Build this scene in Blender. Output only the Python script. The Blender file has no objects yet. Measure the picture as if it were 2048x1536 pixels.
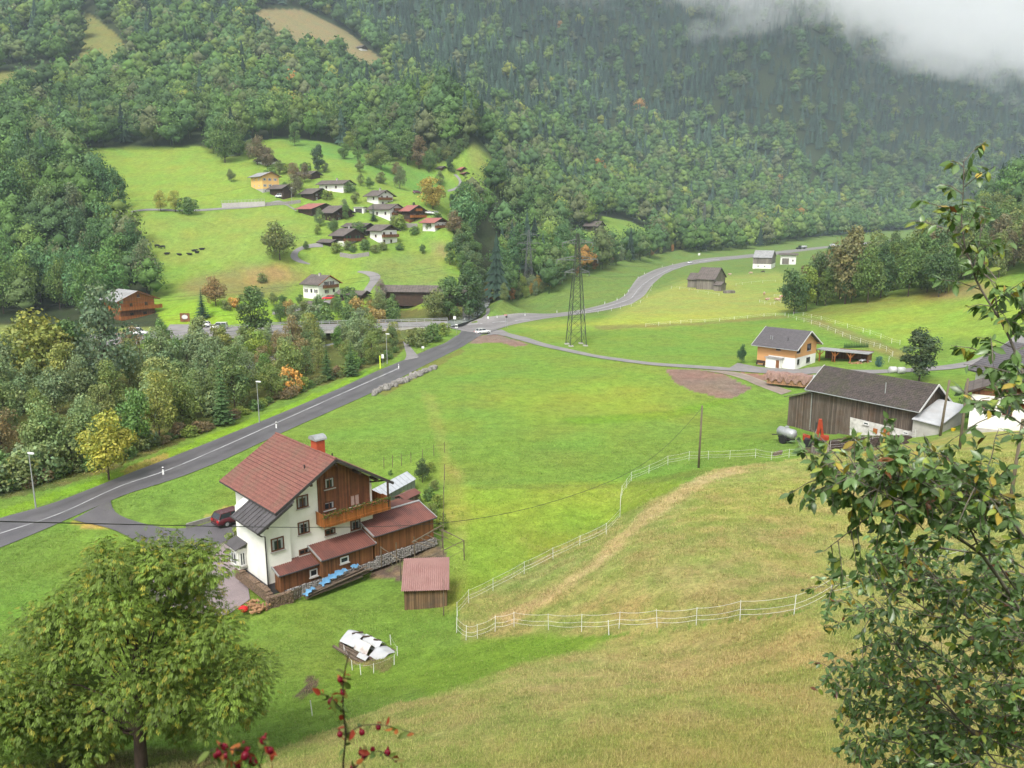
import bpy, math, random
import numpy as np
from math import radians, sin, cos, pi, tan, atan2
from mathutils import Vector, Matrix

# ---------------------------------------------------------------- camera, sky, sun, exposure
sc = bpy.context.scene
H = 30.0; PITCH = radians(11.98); FPX = 1593.0
cam_d = bpy.data.cameras.new("camera"); cam = bpy.data.objects.new("camera", cam_d)
sc.collection.objects.link(cam); sc.camera = cam
cam.location = (0, 0, H); cam.rotation_euler = (radians(90) - PITCH, 0, 0)
cam_d.sensor_width = 36; cam_d.lens = 36 * FPX / 2048
cam_d.clip_start = 0.1; cam_d.clip_end = 12000
cam_d.dof.use_dof = True; cam_d.dof.focus_distance = 70; cam_d.dof.aperture_fstop = 5.6

world = bpy.data.worlds.new("World"); sc.world = world; world.use_nodes = True
wn = world.node_tree; wn.nodes.clear()
sky = wn.nodes.new("ShaderNodeTexSky"); sky.sky_type = 'NISHITA'; sky.sun_disc = False
SUN_EL, SUN_AZ = radians(52), radians(200)
sky.sun_elevation = SUN_EL; sky.sun_rotation = SUN_AZ; sky.dust_density = 3; sky.air_density = 1.0
hs = wn.nodes.new("ShaderNodeHueSaturation"); hs.inputs['Saturation'].default_value = 0.12
bg = wn.nodes.new("ShaderNodeBackground"); bg.inputs['Strength'].default_value = 0.15
wo = wn.nodes.new("ShaderNodeOutputWorld")
wn.links.new(sky.outputs[0], hs.inputs['Color']); wn.links.new(hs.outputs[0], bg.inputs[0]); wn.links.new(bg.outputs[0], wo.inputs[0])
sun_d = bpy.data.lights.new("sun", 'SUN'); sun = bpy.data.objects.new("sun", sun_d); sc.collection.objects.link(sun)
sun_d.energy = 1.5; sun_d.angle = radians(14); sun_d.color = (1, 0.96, 0.9)
_sd = Vector((sin(SUN_AZ) * cos(SUN_EL), cos(SUN_AZ) * cos(SUN_EL), sin(SUN_EL)))
sun.rotation_euler = _sd.to_track_quat('Z', 'Y').to_euler()
sc.view_settings.view_transform = 'Standard'; sc.view_settings.look = 'None'
sc.view_settings.exposure = 1.03; sc.view_settings.gamma = 1
sc.render.engine = 'CYCLES'
sc.cycles.max_bounces = 26; sc.cycles.diffuse_bounces = 3; sc.cycles.glossy_bounces = 2
sc.cycles.transmission_bounces = 3; sc.cycles.volume_bounces = 1; sc.cycles.transparent_max_bounces = 6
sc.cycles.use_adaptive_sampling = True; sc.cycles.adaptive_threshold = 0.02
sc.cycles.use_denoising = True

# ---------------------------------------------------------------- pixel <-> world
def ray(u, v):
    a = (u - 1024) / FPX; b = -(v - 768) / FPX
    d = np.array([a, cos(PITCH) + b * sin(PITCH), -sin(PITCH) + b * cos(PITCH)])
    return d / d[1]
def at(u, v, Y): return np.array([0, 0, H]) + ray(u, v) * Y
def atz(u, v, z):
    r = ray(u, v); return np.array([0, 0, H]) + r * ((z - H) / r[2])
def proj(x, y, z):
    z = z - H; d = y * cos(PITCH) - z * sin(PITCH); up = y * sin(PITCH) + z * cos(PITCH)
    d = np.where(np.abs(d) < .5, .5, d)
    return 1024 + FPX * x / d, 768 - FPX * up / d
rng = np.random.default_rng(7); random.seed(7)

# ---------------------------------------------------------------- terrain height
OFF = 20.0
CP = []
def P_(u, v, Y): CP.append(tuple(at(u, v, Y)))
def Z_(u, v, z): CP.append(tuple(atz(u, v, z)))
def W_(x, y, z): CP.append((x, y, z))
# slope under the camera
for a in [(0,-15,38),(-12,-15,38),(12,-15,38),(0,0,28.3),(-14,0,28),(16,0,28),(0,4,25.2),(0,8,22.2),(0,14,17.6),(-14,8,21),(16,8,22.5),(-12,14,16.5),(14,14,18.2),(-18,22,10.5),(-30,20,11),(30,20,16.5),(40,0,28),(-40,0,27),(-40,25,6),(45,30,14),(60,50,10),(70,20,20),(-60,30,4),(-60,0,22),(50.8,98.8,1.7),(48.5,102,1.0),(45.6,106.1,.1),(42.1,111,-.7),(39.8,114.3,-.8),(-63,268,3.2),(-58,262,3),(-70,270,3.4),(-66,258,3),(-38,250,0),(-30,252,0),(-38,257,.3),(-20,258,0),(-34,262,0.5),(90,60,10),(90,0,28),(-90,0,20),(-90,35,2)]: W_(*a)
for a in [(1024,1536,22),(1500,1536,19),(2000,1536,18),(300,1536,30),(0,1536,32),(560,1480,34),(800,1400,39.5),(1024,1400,32),(1400,1400,26),(1800,1400,24),(900,1290,49),(1107,1270,46),(1300,1260,42),(1585,1230,36),(1850,1130,50),(1450,1320,34),
          (915,1245,53),(1150,1120,59),(1290,1000,75),(1400,1100,52),(1300,1180,47),(1600,1000,66),(1600,1100,52),(1800,1000,62),(1900,920,72),(2048,900,72),(2048,1050,52),(1450,940,84),(1600,905,90),(1750,905,84),(1520,930,85)]: P_(*a)
for a in [(1240,1030,.5),(1100,1110,.6),(1000,1190,.5),(1300,950,.5),(700,1300,.2),(0,1400,.5),(300,1400,1.2),(540,1400,1.4),(600,1250,0),(850,1230,.2),(450,1300,0),
          (240,970,0),(0,1070,0),(-300,1150,0),(540,900,0),(700,800,0),(940,670,0),(940,1100,0),(1160,640,0),(1290,580,0),(1100,1000,0),(1300,900,0),(1000,850,0),(1300,780,.3),(1152,695,0),(1560,860,.2),(1577,852,-.6),(1520,735,.2),(1640,725,.4),(1640,872,-.2),(1740,872,.8),(1825,868,1.9),(1930,860,4),(2048,850,5),(2200,850,7),(1900,745,1.6),(1735,742,1),(2020,692,3.5),(2200,650,7),
          (1400,700,0),(1380,525,0),(1412,580,0),(1530,535,0),(1000,620,0),(1500,510,1),(1400,640,0),(1600,560,.3),
          (600,860,0),(300,800,0),(0,900,0),(0,720,.5),(400,720,0),(-400,800,0),(-400,1000,0),(700,720,0),(0,660,1.2),(260,655,1),(405,655,1.2),(520,650,1),(700,640,1),(830,640,.5),
          (1620,625,1.5),(1700,615,4),(1900,600,7.5),(1950,560,11.5),(2100,570,13),(1800,660,2.6),(1900,660,3.6),
          (560,630,2),(640,600,3.2),(740,600,3.5),(850,600,3),(330,610,3.5),(450,600,6)]: Z_(*a)
for a in [(1750,500,560),(1850,520,420),(2048,450,330),(2048,405,400),(2250,420,300),(2250,350,420),(1900,480,620),(1800,478,830),(1850,465,1000),(1700,470,900),(1480,495,680),
          # left meadow and hamlet hill
          (450,560,272),(350,500,300),(560,520,290),(300,430,330),(200,420,350),(200,305,445),(330,300,455),(450,320,430),(500,385,372),(320,360,395),(400,420,345),(600,470,315),
          (700,545,285),(640,556,284),(760,585,262),(750,480,312),(850,470,322),(880,540,292),(900,400,390),(905,460,325),(620,420,348),(680,385,372),(640,340,412),(760,330,440),(830,385,400),(600,292,465),(760,295,500),(930,355,452),(990,335,490),(950,300,530),(860,350,450),
          (100,480,300),(0,480,300),(0,380,340),(100,380,350),(-300,400,320),(-300,560,260),(100,600,262),
          # ravine and far bank
          (935,590,262),(970,570,335),(960,500,420),(1000,600,292),(1060,570,350),(1150,540,400),(1280,515,520),(1000,470,520),(1100,460,560),(1190,465,520),(1250,450,600),(1300,478,590),(1350,440,760),(1400,490,690),
          # mountain
          (0,200,560),(-300,200,560),(0,0,820),(200,150,620),(250,50,740),(450,200,580),(450,80,780),(600,20,960),(720,100,900),(620,60,900),(800,200,760),(800,50,1120),(1000,250,780),(1000,100,1120),(1000,400,590),(1100,350,730),(1200,400,760),(700,230,620),(1000,0,1350),(300,250,520),(100,250,510),
          (1400,440,900),(1700,445,1120),(1550,400,1030),(2048,395,1350),(2400,380,1400),(1400,250,1230),(1400,100,1480),(1400,0,1650),(1250,200,1250),(1600,170,1330),(1640,70,1420),(1560,300,1230),(1750,230,1560),(1780,140,1720),(1900,150,1820),(1730,320,1350),(1850,260,1600),(1900,330,1450),(2048,200,1750),(2048,80,1980),(2400,200,1700),(1650,-60,1700),(1850,-100,2700),(1850,60,2350),(1750,-150,2400),(2000,-200,2900),(2048,-50,2350),(1400,-150,1950),(1000,-150,1700),(600,-150,1300),(200,-150,1100),(-300,-100,900),(-700,100,600),(-700,400,330)]: P_(*a)
CP = np.array(CP)
def warp(x, y):
    D = np.maximum(y + OFF, 3.0); return x / D, np.log(D)
ca, cl = warp(CP[:,0], CP[:,1]); cs = CP[:,2] / (CP[:,1] + OFF)
KC = 0.06
def phi(a, l, b, m):
    return np.sqrt(((a[:,None]-b[None])*1.6)**2 + ((l[:,None]-m[None])*1.0)**2 + KC*KC)
K = phi(ca, cl, ca, cl); n_ = len(CP)
A = np.zeros((n_+3, n_+3)); A[:n_,:n_] = K - 2e-4*np.eye(n_); A[:n_,n_] = 1; A[:n_,n_+1] = ca; A[:n_,n_+2] = cl; A[n_:,:n_] = A[:n_,n_:].T
wts = np.linalg.solve(A, np.concatenate([cs, [0,0,0]]))
NA, NL = 860, 880
A0, A1 = -1.12, 1.12; L0, L1 = math.log(4.0), math.log(3400.0)
ga = np.linspace(A0, A1, NA); gl = np.linspace(L0, L1, NL)
TAB = np.zeros((NL, NA))
for i in range(NL):
    TAB[i] = phi(ga, np.full(NA, gl[i]), ca, cl) @ wts[:n_] + wts[n_] + wts[n_+1]*ga + wts[n_+2]*gl[i]
GD = np.exp(gl)[:,None] * np.ones((1,NA)); GX = GD * ga[None]; GY = GD - OFF
GZ = TAB * GD
GZ = np.where(np.abs(GZ) < 0.25, GZ*0.4, GZ)
def smooth_noise(x, y, s, seed):
    r = np.random.default_rng(seed); tot = 0
    for k in range(6):
        th = r.uniform(0, 2*pi); f = r.uniform(.6, 1.5)/s; ph = r.uniform(0, 2*pi)
        tot = tot + np.sin((x*cos(th)+y*sin(th))*f*2*pi + ph + 1.3*np.sin((x*sin(th)-y*cos(th))*f*3.1+ph*2))
    return tot / 6
hillw = np.clip((GZ-3)/12, 0, 1)
GZ = GZ + hillw*(smooth_noise(GX,GY,28,1)*.35 + smooth_noise(GX,GY,11,2)*.10)*np.clip(GY/60,.1,1) + np.clip((GY-600)/600,0,1)*hillw*smooth_noise(GX,GY,170,3)*14
GZ = GZ + smooth_noise(GX,GY,7,4)*.03
def seg_dist(x, y, pts):
    best = np.full(np.shape(x), 1e9)
    for (x0,y0),(x1,y1) in zip(pts[:-1], pts[1:]):
        dx, dy = x1-x0, y1-y0; t = np.clip(((x-x0)*dx+(y-y0)*dy)/(dx*dx+dy*dy+1e-9), 0, 1)
        best = np.minimum(best, np.hypot(x-x0-t*dx, y-y0-t*dy))
    return best
RIV = [tuple(atz(u,v,-2)[:2]) for u,v in [(985,552),(970,575),(962,608),(935,636),(865,656),(790,670),(640,694),(480,735),(330,800),(200,880),(0,950),(-300,1040)]]
dr = seg_dist(GX, GY, RIV)
near_r = (dr < 12) & (GZ < 7)
GZ = np.where(near_r, np.minimum(GZ, np.where(dr < 3.4, -2.6, -2.6 + (dr-3.4)*.62)), GZ)
def height(x, y):
    x = np.asarray(x, float); y = np.asarray(y, float)
    D = np.maximum(y+OFF, 4.01); a = np.clip((x/D-A0)/(A1-A0)*(NA-1), 0, NA-1.001); l = np.clip((np.log(D)-L0)/(L1-L0)*(NL-1), 0, NL-1.001)
    i = a.astype(int); j = l.astype(int); fa = a-i; fl = l-j
    return (GZ[j,i]*(1-fa)+GZ[j,i+1]*fa)*(1-fl) + (GZ[j+1,i]*(1-fa)+GZ[j+1,i+1]*fa)*fl
_YS = np.exp(np.linspace(math.log(9), math.log(3000), 2600))
def gp(u, v, dz=0.0):
    """ground point seen at pixel (u, v)"""
    r = ray(u, v); zz = H + r[2]*_YS; hh = height(r[0]*_YS, _YS) + dz
    k = np.nonzero(zz <= hh)[0]
    if len(k) == 0: Y = 2500
    else:
        k = k[0]
        if k == 0: Y = _YS[0]
        else:
            d0 = zz[k-1]-hh[k-1]; d1 = hh[k]-zz[k]; Y = _YS[k-1] + (_YS[k]-_YS[k-1])*d0/(d0+d1+1e-9)
    p = np.array([r[0]*Y, Y, 0.0]); p[2] = float(height(p[0], p[1])); return p
def gpz(u, v): p = gp(u, v); return (float(p[0]), float(p[1]), float(p[2]))
def inpoly(u, v, poly):
    c = np.zeros(np.shape(u), bool); n = len(poly); j = n-1
    for i in range(n):
        xi, yi = poly[i]; xj, yj = poly[j]
        if yi != yj:
            t = ((yi > v) != (yj > v)) & (u < (xj-xi)*(v-yi)/(yj-yi)+xi)
            c ^= t
        j = i
    return c

# ---------------------------------------------------------------- materials
MATS = {}
def new_mat(name):
    m = bpy.data.materials.new(name); m.use_nodes = True; MATS[name] = m
    nt = m.node_tree; nt.nodes.clear(); out = nt.nodes.new('ShaderNodeOutputMaterial'); b = nt.nodes.new('ShaderNodeBsdfPrincipled')
    nt.links.new(b.outputs[0], out.inputs[0]); b.inputs['Specular IOR Level'].default_value = 0.3
    return m, nt, b
def N(nt, t, **kw):
    n = nt.nodes.new(t)
    for k, v in kw.items():
        if k in n.inputs: n.inputs[k].default_value = v
        else: setattr(n, k, v)
    return n
def mixc(nt, f, a, b, mode='MIX'):
    m = nt.nodes.new('ShaderNodeMix'); m.data_type = 'RGBA'; m.blend_type = mode
    for s, v in ((0, f), (6, a), (7, b)):
        if hasattr(v, 'is_linked') or hasattr(v, 'node'): nt.links.new(v, m.inputs[s])
        else: m.inputs[s].default_value = v if s == 0 else (tuple(v)+(1,) if len(v) == 3 else v)
    return m.outputs[2]
def ramp(nt, src, lo, hi):
    r = nt.nodes.new('ShaderNodeMapRange'); r.inputs[1].default_value = lo; r.inputs[2].default_value = hi
    nt.links.new(src, r.inputs[0]); return r.outputs[0]
def surf(name, c1, c2=None, scale=3.0, stretch=(1,1,1), rough=.8, bump=.0, bscale=None, lines=0, linew=.08, linec=.45, fine=0, fscale=40, metal=0, dirt=None, dscale=.6, rows=0, cols=0):
    """noise-mixed colour, optional board lines (per metre), weather blotches, tile joints"""
    m, nt, b = new_mat(name); tc = nt.nodes.new('ShaderNodeTexCoord'); mp = N(nt, 'ShaderNodeMapping'); mp.inputs[3].default_value = stretch
    nt.links.new(tc.outputs['Object'], mp.inputs[0])
    no = N(nt, 'ShaderNodeTexNoise', Scale=scale, Detail=5.0, Roughness=.6); nt.links.new(mp.outputs[0], no.inputs[0])
    c2 = c2 or tuple(x*.75 for x in c1)
    col = mixc(nt, ramp(nt, no.outputs[0], .33, .67), c1, c2)
    if dirt:
        n2 = N(nt, 'ShaderNodeTexNoise', Scale=dscale, Detail=6.0, Roughness=.65); nt.links.new(tc.outputs['Object'], n2.inputs[0])
        col = mixc(nt, ramp(nt, n2.outputs[0], .48, .72), col, dirt)
    sep = nt.nodes.new('ShaderNodeSeparateXYZ'); nt.links.new(tc.outputs['Object'], sep.inputs[0])
    hsrc = None
    if lines:
        ad = N(nt, 'ShaderNodeMath', operation='ADD'); nt.links.new(sep.outputs[0], ad.inputs[0]); nt.links.new(sep.outputs[1], ad.inputs[1])
        ml = N(nt, 'ShaderNodeMath', operation='MULTIPLY'); nt.links.new(ad.outputs[0], ml.inputs[0]); ml.inputs[1].default_value = lines
        fr = N(nt, 'ShaderNodeMath', operation='FRACT'); nt.links.new(ml.outputs[0], fr.inputs[0])
        lt = N(nt, 'ShaderNodeMath', operation='LESS_THAN'); nt.links.new(fr.outputs[0], lt.inputs[0]); lt.inputs[1].default_value = linew
        fl = N(nt, 'ShaderNodeMath', operation='FLOOR'); nt.links.new(ml.outputs[0], fl.inputs[0])
        wn_ = N(nt, 'ShaderNodeTexWhiteNoise', noise_dimensions='1D'); nt.links.new(fl.outputs[0], wn_.inputs['W'])
        k = ramp(nt, wn_.outputs[0], 0, 1); k.node.inputs[3].default_value = .62; k.node.inputs[4].default_value = 1.3
        cc = nt.nodes.new('ShaderNodeCombineColor'); [nt.links.new(k, cc.inputs[i]) for i in range(3)]
        col = mixc(nt, 1.0, col, cc.outputs[0], 'MULTIPLY')
        col = mixc(nt, lt.outputs[0], col, tuple(x*linec for x in c1))
    for cnt, ax in ((rows, 1), (cols, 0)):
        if cnt:
            ml = N(nt, 'ShaderNodeMath', operation='MULTIPLY'); nt.links.new(sep.outputs[ax], ml.inputs[0]); ml.inputs[1].default_value = cnt
            fr = N(nt, 'ShaderNodeMath', operation='FRACT'); nt.links.new(ml.outputs[0], fr.inputs[0])
            lt = N(nt, 'ShaderNodeMath', operation='LESS_THAN'); nt.links.new(fr.outputs[0], lt.inputs[0]); lt.inputs[1].default_value = .14
            f2 = N(nt, 'ShaderNodeMath', operation='MULTIPLY'); nt.links.new(lt.outputs[0], f2.inputs[0]); f2.inputs[1].default_value = .55
            col = mixc(nt, f2.outputs[0], col, tuple(x*.35 for x in c1))
    if fine:
        n3 = N(nt, 'ShaderNodeTexNoise', Scale=fscale, Detail=3.0); nt.links.new(tc.outputs['Object'], n3.inputs[0])
        k = ramp(nt, n3.outputs[0], .3, .7); k.node.inputs[3].default_value = 1-fine; k.node.inputs[4].default_value = 1+fine
        cc = nt.nodes.new('ShaderNodeCombineColor'); [nt.links.new(k, cc.inputs[i]) for i in range(3)]
        col = mixc(nt, 1.0, col, cc.outputs[0], 'MULTIPLY')
    nt.links.new(col, b.inputs['Base Color']); b.inputs['Roughness'].default_value = rough; b.inputs['Metallic'].default_value = metal
    if bump:
        bp = N(nt, 'ShaderNodeBump', Strength=bump, Distance=.05); n4 = N(nt, 'ShaderNodeTexNoise', Scale=bscale or scale*3, Detail=4.0)
        nt.links.new(mp.outputs[0], n4.inputs[0]); nt.links.new(n4.outputs[0], bp.inputs['Height']); nt.links.new(bp.outputs[0], b.inputs['Normal'])
    return m
plaster = surf('white_plaster', (.78,.77,.72), (.70,.69,.64), scale=.8, rough=.9, dirt=(.6,.585,.54), dscale=.35)
plaster_old = surf('old_plaster', (.62,.60,.56), (.48,.46,.43), scale=1.6, rough=.95, dirt=(.30,.28,.25), dscale=.9, fine=.1)
plaster_yellow = surf('yellow_plaster', (.72,.46,.16), (.66,.42,.15), scale=.6, rough=.9)
plinth = surf('grey_plinth', (.10,.09,.095), scale=2)
concrete = surf('concrete', (.42,.40,.37), (.34,.32,.30), scale=1.5, rough=.9, fine=.1)
wood_brown = surf('brown_boards', (.20,.085,.032), (.15,.06,.022), scale=1.2, stretch=(6,6,.5), rough=.75, lines=7, linec=.45, dirt=(.13,.05,.025), dscale=.7)
wood_clad = surf('red_brown_cladding', (.155,.062,.030), (.115,.044,.022), scale=1.2, stretch=(3,3,.7), rough=.75, lines=6.5, linec=.5, dirt=(.20,.085,.035), dscale=.9)
wood_orange = surf('orange_boards', (.34,.12,.028), (.26,.085,.02), scale=2, stretch=(5,5,.5), rough=.6, lines=8, linec=.5)
wood_pale = surf('pale_larch_boards', (.58,.31,.13), (.52,.27,.11), scale=1, rough=.75, stretch=(.6,.6,8))
wood_grey = surf('weathered_grey_boards', (.15,.118,.094), (.085,.064,.050), scale=1.3, stretch=(5,5,.35), rough=.9, lines=4.5, linew=.13, linec=.3, dirt=(.10,.058,.036), dscale=.45, bump=.4)
wood_silver = surf('silver_grey_boards', (.25,.22,.19), (.17,.15,.13), scale=1, stretch=(4,4,.4), rough=.9, lines=3.0, linew=.15, linec=.35, dirt=(.14,.12,.10), dscale=.5)
wood_dark = surf('dark_log_wall', (.062,.038,.027), (.038,.023,.017), scale=1, stretch=(.6,.6,5), rough=.85, dirt=(.085,.045,.028), dscale=.8)
wood_log = surf('round_timber', (.16,.12,.09), (.10,.075,.055), scale=5, rough=.9)
tile_red = surf('red_concrete_tiles', (.215,.090,.068), (.155,.064,.052), scale=2.2, rough=.75, cols=3.3, fine=.22, fscale=9, dirt=(.15,.088,.062), dscale=.6)
tile_redplain = surf('plain_red_roofing', (.34,.125,.10), (.26,.095,.075), scale=1, rough=.7, cols=3, dirt=(.20,.09,.075))
tile_grey = surf('grey_concrete_tiles', (.115,.105,.110), (.085,.078,.083), scale=2, rough=.65, cols=3.2, fine=.18, fscale=8)
tile_brown = surf('mossy_brown_tiles', (.082,.066,.060), (.050,.041,.038), scale=1.6, rough=.85, cols=3, fine=.4, fscale=6, dirt=(.062,.062,.036), dscale=.5)
roof_old = surf('old_grey_brown_roofing', (.15,.125,.11), (.10,.082,.074), scale=1.2, rough=.85, rows=1.6, cols=1.1, dirt=(.07,.055,.048), dscale=.5, fine=.15, fscale=3)
roof_pale = surf('pale_grey_roofing', (.33,.33,.33), (.24,.24,.24), scale=.8, rough=.6, cols=1.2, dirt=(.2,.19,.18))
roof_metal = surf('dark_sheet_metal_roofing', (.085,.078,.08), (.07,.064,.066), scale=1, rough=.45, dirt=(.06,.055,.055), dscale=1)
corr_red = surf('red_brown_corrugated_sheet', (.17,.066,.050), (.120,.047,.038), scale=1.5, stretch=(1,.4,1), rough=.55, dirt=(.085,.040,.036), dscale=.6)
corr_pink = surf('faded_pink_corrugated_sheet', (.30,.175,.155), (.25,.14,.125), scale=1, rough=.6, dirt=(.25,.13,.115), dscale=1.2)
trim_white = surf('white_trim', (.62,.61,.60), rough=.5)
trim_dark = surf('dark_metal_trim', (.05,.045,.045), rough=.5)
frame_brown = surf('brown_window_frame', (.14,.05,.02), rough=.5)
frame_white = surf('white_window_frame', (.7,.7,.68), rough=.5)
galv = surf('galvanised_steel', (.40,.41,.41), (.30,.31,.31), scale=4, rough=.45, metal=.4)
galv_rust = surf('rusty_corrugated_iron', (.52,.52,.50), (.42,.42,.41), scale=1.5, rough=.5, dirt=(.30,.13,.06), dscale=1.1)
tin_white = surf('weathered_white_tin', (.46,.47,.48), (.36,.37,.38), scale=1.2, rough=.4, dirt=(.42,.41,.40), dscale=1)
pylon_mat = surf('green_grey_painted_steel', (.055,.068,.048), (.04,.05,.036), scale=2, rough=.6)
arm_mat = surf('bare_galvanised_arm', (.15,.16,.15), (.11,.12,.11), rough=.5)
far_steel = surf('grey_steel', (.13,.135,.135), rough=.6)
curtain_m = surf('net_curtain', (.34,.35,.35), (.25,.26,.27), scale=6)
brick_red = surf('red_brick', (.40,.075,.03), (.33,.06,.025), scale=3, rough=.85)
shutter_green = surf('green_shutter_paint', (.03,.12,.05), rough=.5)
shutter_dark = surf('dark_maroon_shutter_paint', (.06,.018,.018), rough=.5)
cloth_blue = surf('blue_tarpaulin', (.12,.27,.42), (.08,.20,.34), scale=2, rough=.4)
cloth_brown = surf('brown_tarpaulin', (.30,.19,.15), (.20,.12,.10), scale=2.5, rough=.5, bump=.6)
logs_end = surf('sawn_log_ends', (.42,.24,.12), (.20,.11,.06), scale=7, rough=.9, fine=.4, fscale=14)
firewood = surf('split_firewood', (.22,.15,.10), (.08,.055,.04), scale=8, rough=.95, fine=.4, fscale=12)
stone = surf('river_stone', (.30,.28,.26), (.19,.175,.165), scale=4, rough=.95, fine=.15)
stone_d = surf('dark_mortar', (.07,.065,.06), scale=4)
boulder_m = surf('grey_boulder_stone', (.27,.255,.235), (.13,.12,.105), scale=2.5, rough=.95, fine=.15)
rope_w = surf('white_plastic', (.78,.78,.76), rough=.5)
orange_p = surf('orange_paint', (.33,.05,.018), (.22,.03,.012), scale=3, rough=.5)
red_paint = surf('red_paint', (.50,.02,.02), rough=.3)
yellow_p = surf('yellow_green_plastic', (.60,.75,.05), rough=.5)
black_r = surf('black_rubber', (.018,.018,.018), rough=.8)
dirt_m = surf('dark_manure', (.050,.032,.022), (.025,.016,.012), scale=3, rough=.95, bump=1)
bark = surf('brown_bark', (.085,.06,.045), (.045,.032,.025), scale=6, stretch=(1,1,.3), rough=.95, bump=.5)
bark_pale = surf('grey_bark', (.20,.17,.14), (.12,.10,.085), scale=8, stretch=(1,1,.3), rough=.9)
pole_w = surf('weathered_pole_wood', (.17,.135,.09), (.10,.08,.055), scale=3, stretch=(3,3,.3), rough=.9)
cable_m = surf('dark_cable', (.03,.03,.03), rough=.6)
cow_black = surf('black_hide', (.012,.011,.011), rough=.7)
cow_brown = surf('red_and_white_hide', (.30,.10,.04), (.62,.56,.48), scale=1.1, rough=.8)
cow_dark = surf('dark_brown_hide', (.05,.03,.02), rough=.8)
hip_red = surf('crimson_berry_skin', (.30,.012,.03), (.20,.01,.03), scale=30, rough=.25)
m_, nt_, b_ = new_mat('window_glass'); b_.inputs['Base Color'].default_value = (.02,.025,.03,1); b_.inputs['Roughness'].default_value = .08; b_.inputs['Specular IOR Level'].default_value = .6; glass = m_
def paint(name, c, rough=.25, coat=.5):
    m, nt, b = new_mat(name); b.inputs['Base Color'].default_value = (*c,1); b.inputs['Roughness'].default_value = rough; b.inputs['Coat Weight'].default_value = coat; return m
car_white = paint('white_car_paint', (.75,.75,.74)); car_silver = paint('silver_car_paint', (.62,.62,.60)); car_red = paint('red_car_paint', (.55,.015,.02)); car_wine = paint('dark_red_car_paint', (.075,.009,.015)); lens_red = paint('red_lamp_lens', (.5,.01,.01)); lens_clear = paint('clear_lamp_lens', (.7,.7,.7))

def foliage_mat(name, rough=.55, transl=.25, spec=.3):
    m, nt, b = new_mat(name)
    at_ = N(nt, 'ShaderNodeAttribute', attribute_name='col'); oi = nt.nodes.new('ShaderNodeObjectInfo')
    col = mixc(nt, 1.0, at_.outputs['Color'], oi.outputs['Color'], 'MULTIPLY')
    nt.links.new(col, b.inputs['Base Color']); b.inputs['Roughness'].default_value = rough; b.inputs['Specular IOR Level'].default_value = spec
    if transl:
        tr = nt.nodes.new('ShaderNodeBsdfTranslucent'); nt.links.new(col, tr.inputs[0]); mx = nt.nodes.new('ShaderNodeMixShader'); mx.inputs[0].default_value = transl
        out = [n for n in nt.nodes if n.type == 'OUTPUT_MATERIAL'][0]
        nt.links.new(b.outputs[0], mx.inputs[1]); nt.links.new(tr.outputs[0], mx.inputs[2]); nt.links.new(mx.outputs[0], out.inputs[0])
    return m
leaf_m = foliage_mat('foliage'); leaf_far = foliage_mat('distant_foliage', .9, 0, .1); grass_m = foliage_mat('grass_blades', .7, .3, .2); leaf_gloss = foliage_mat('glossy_leaf', .34, .22, .5)

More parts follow.
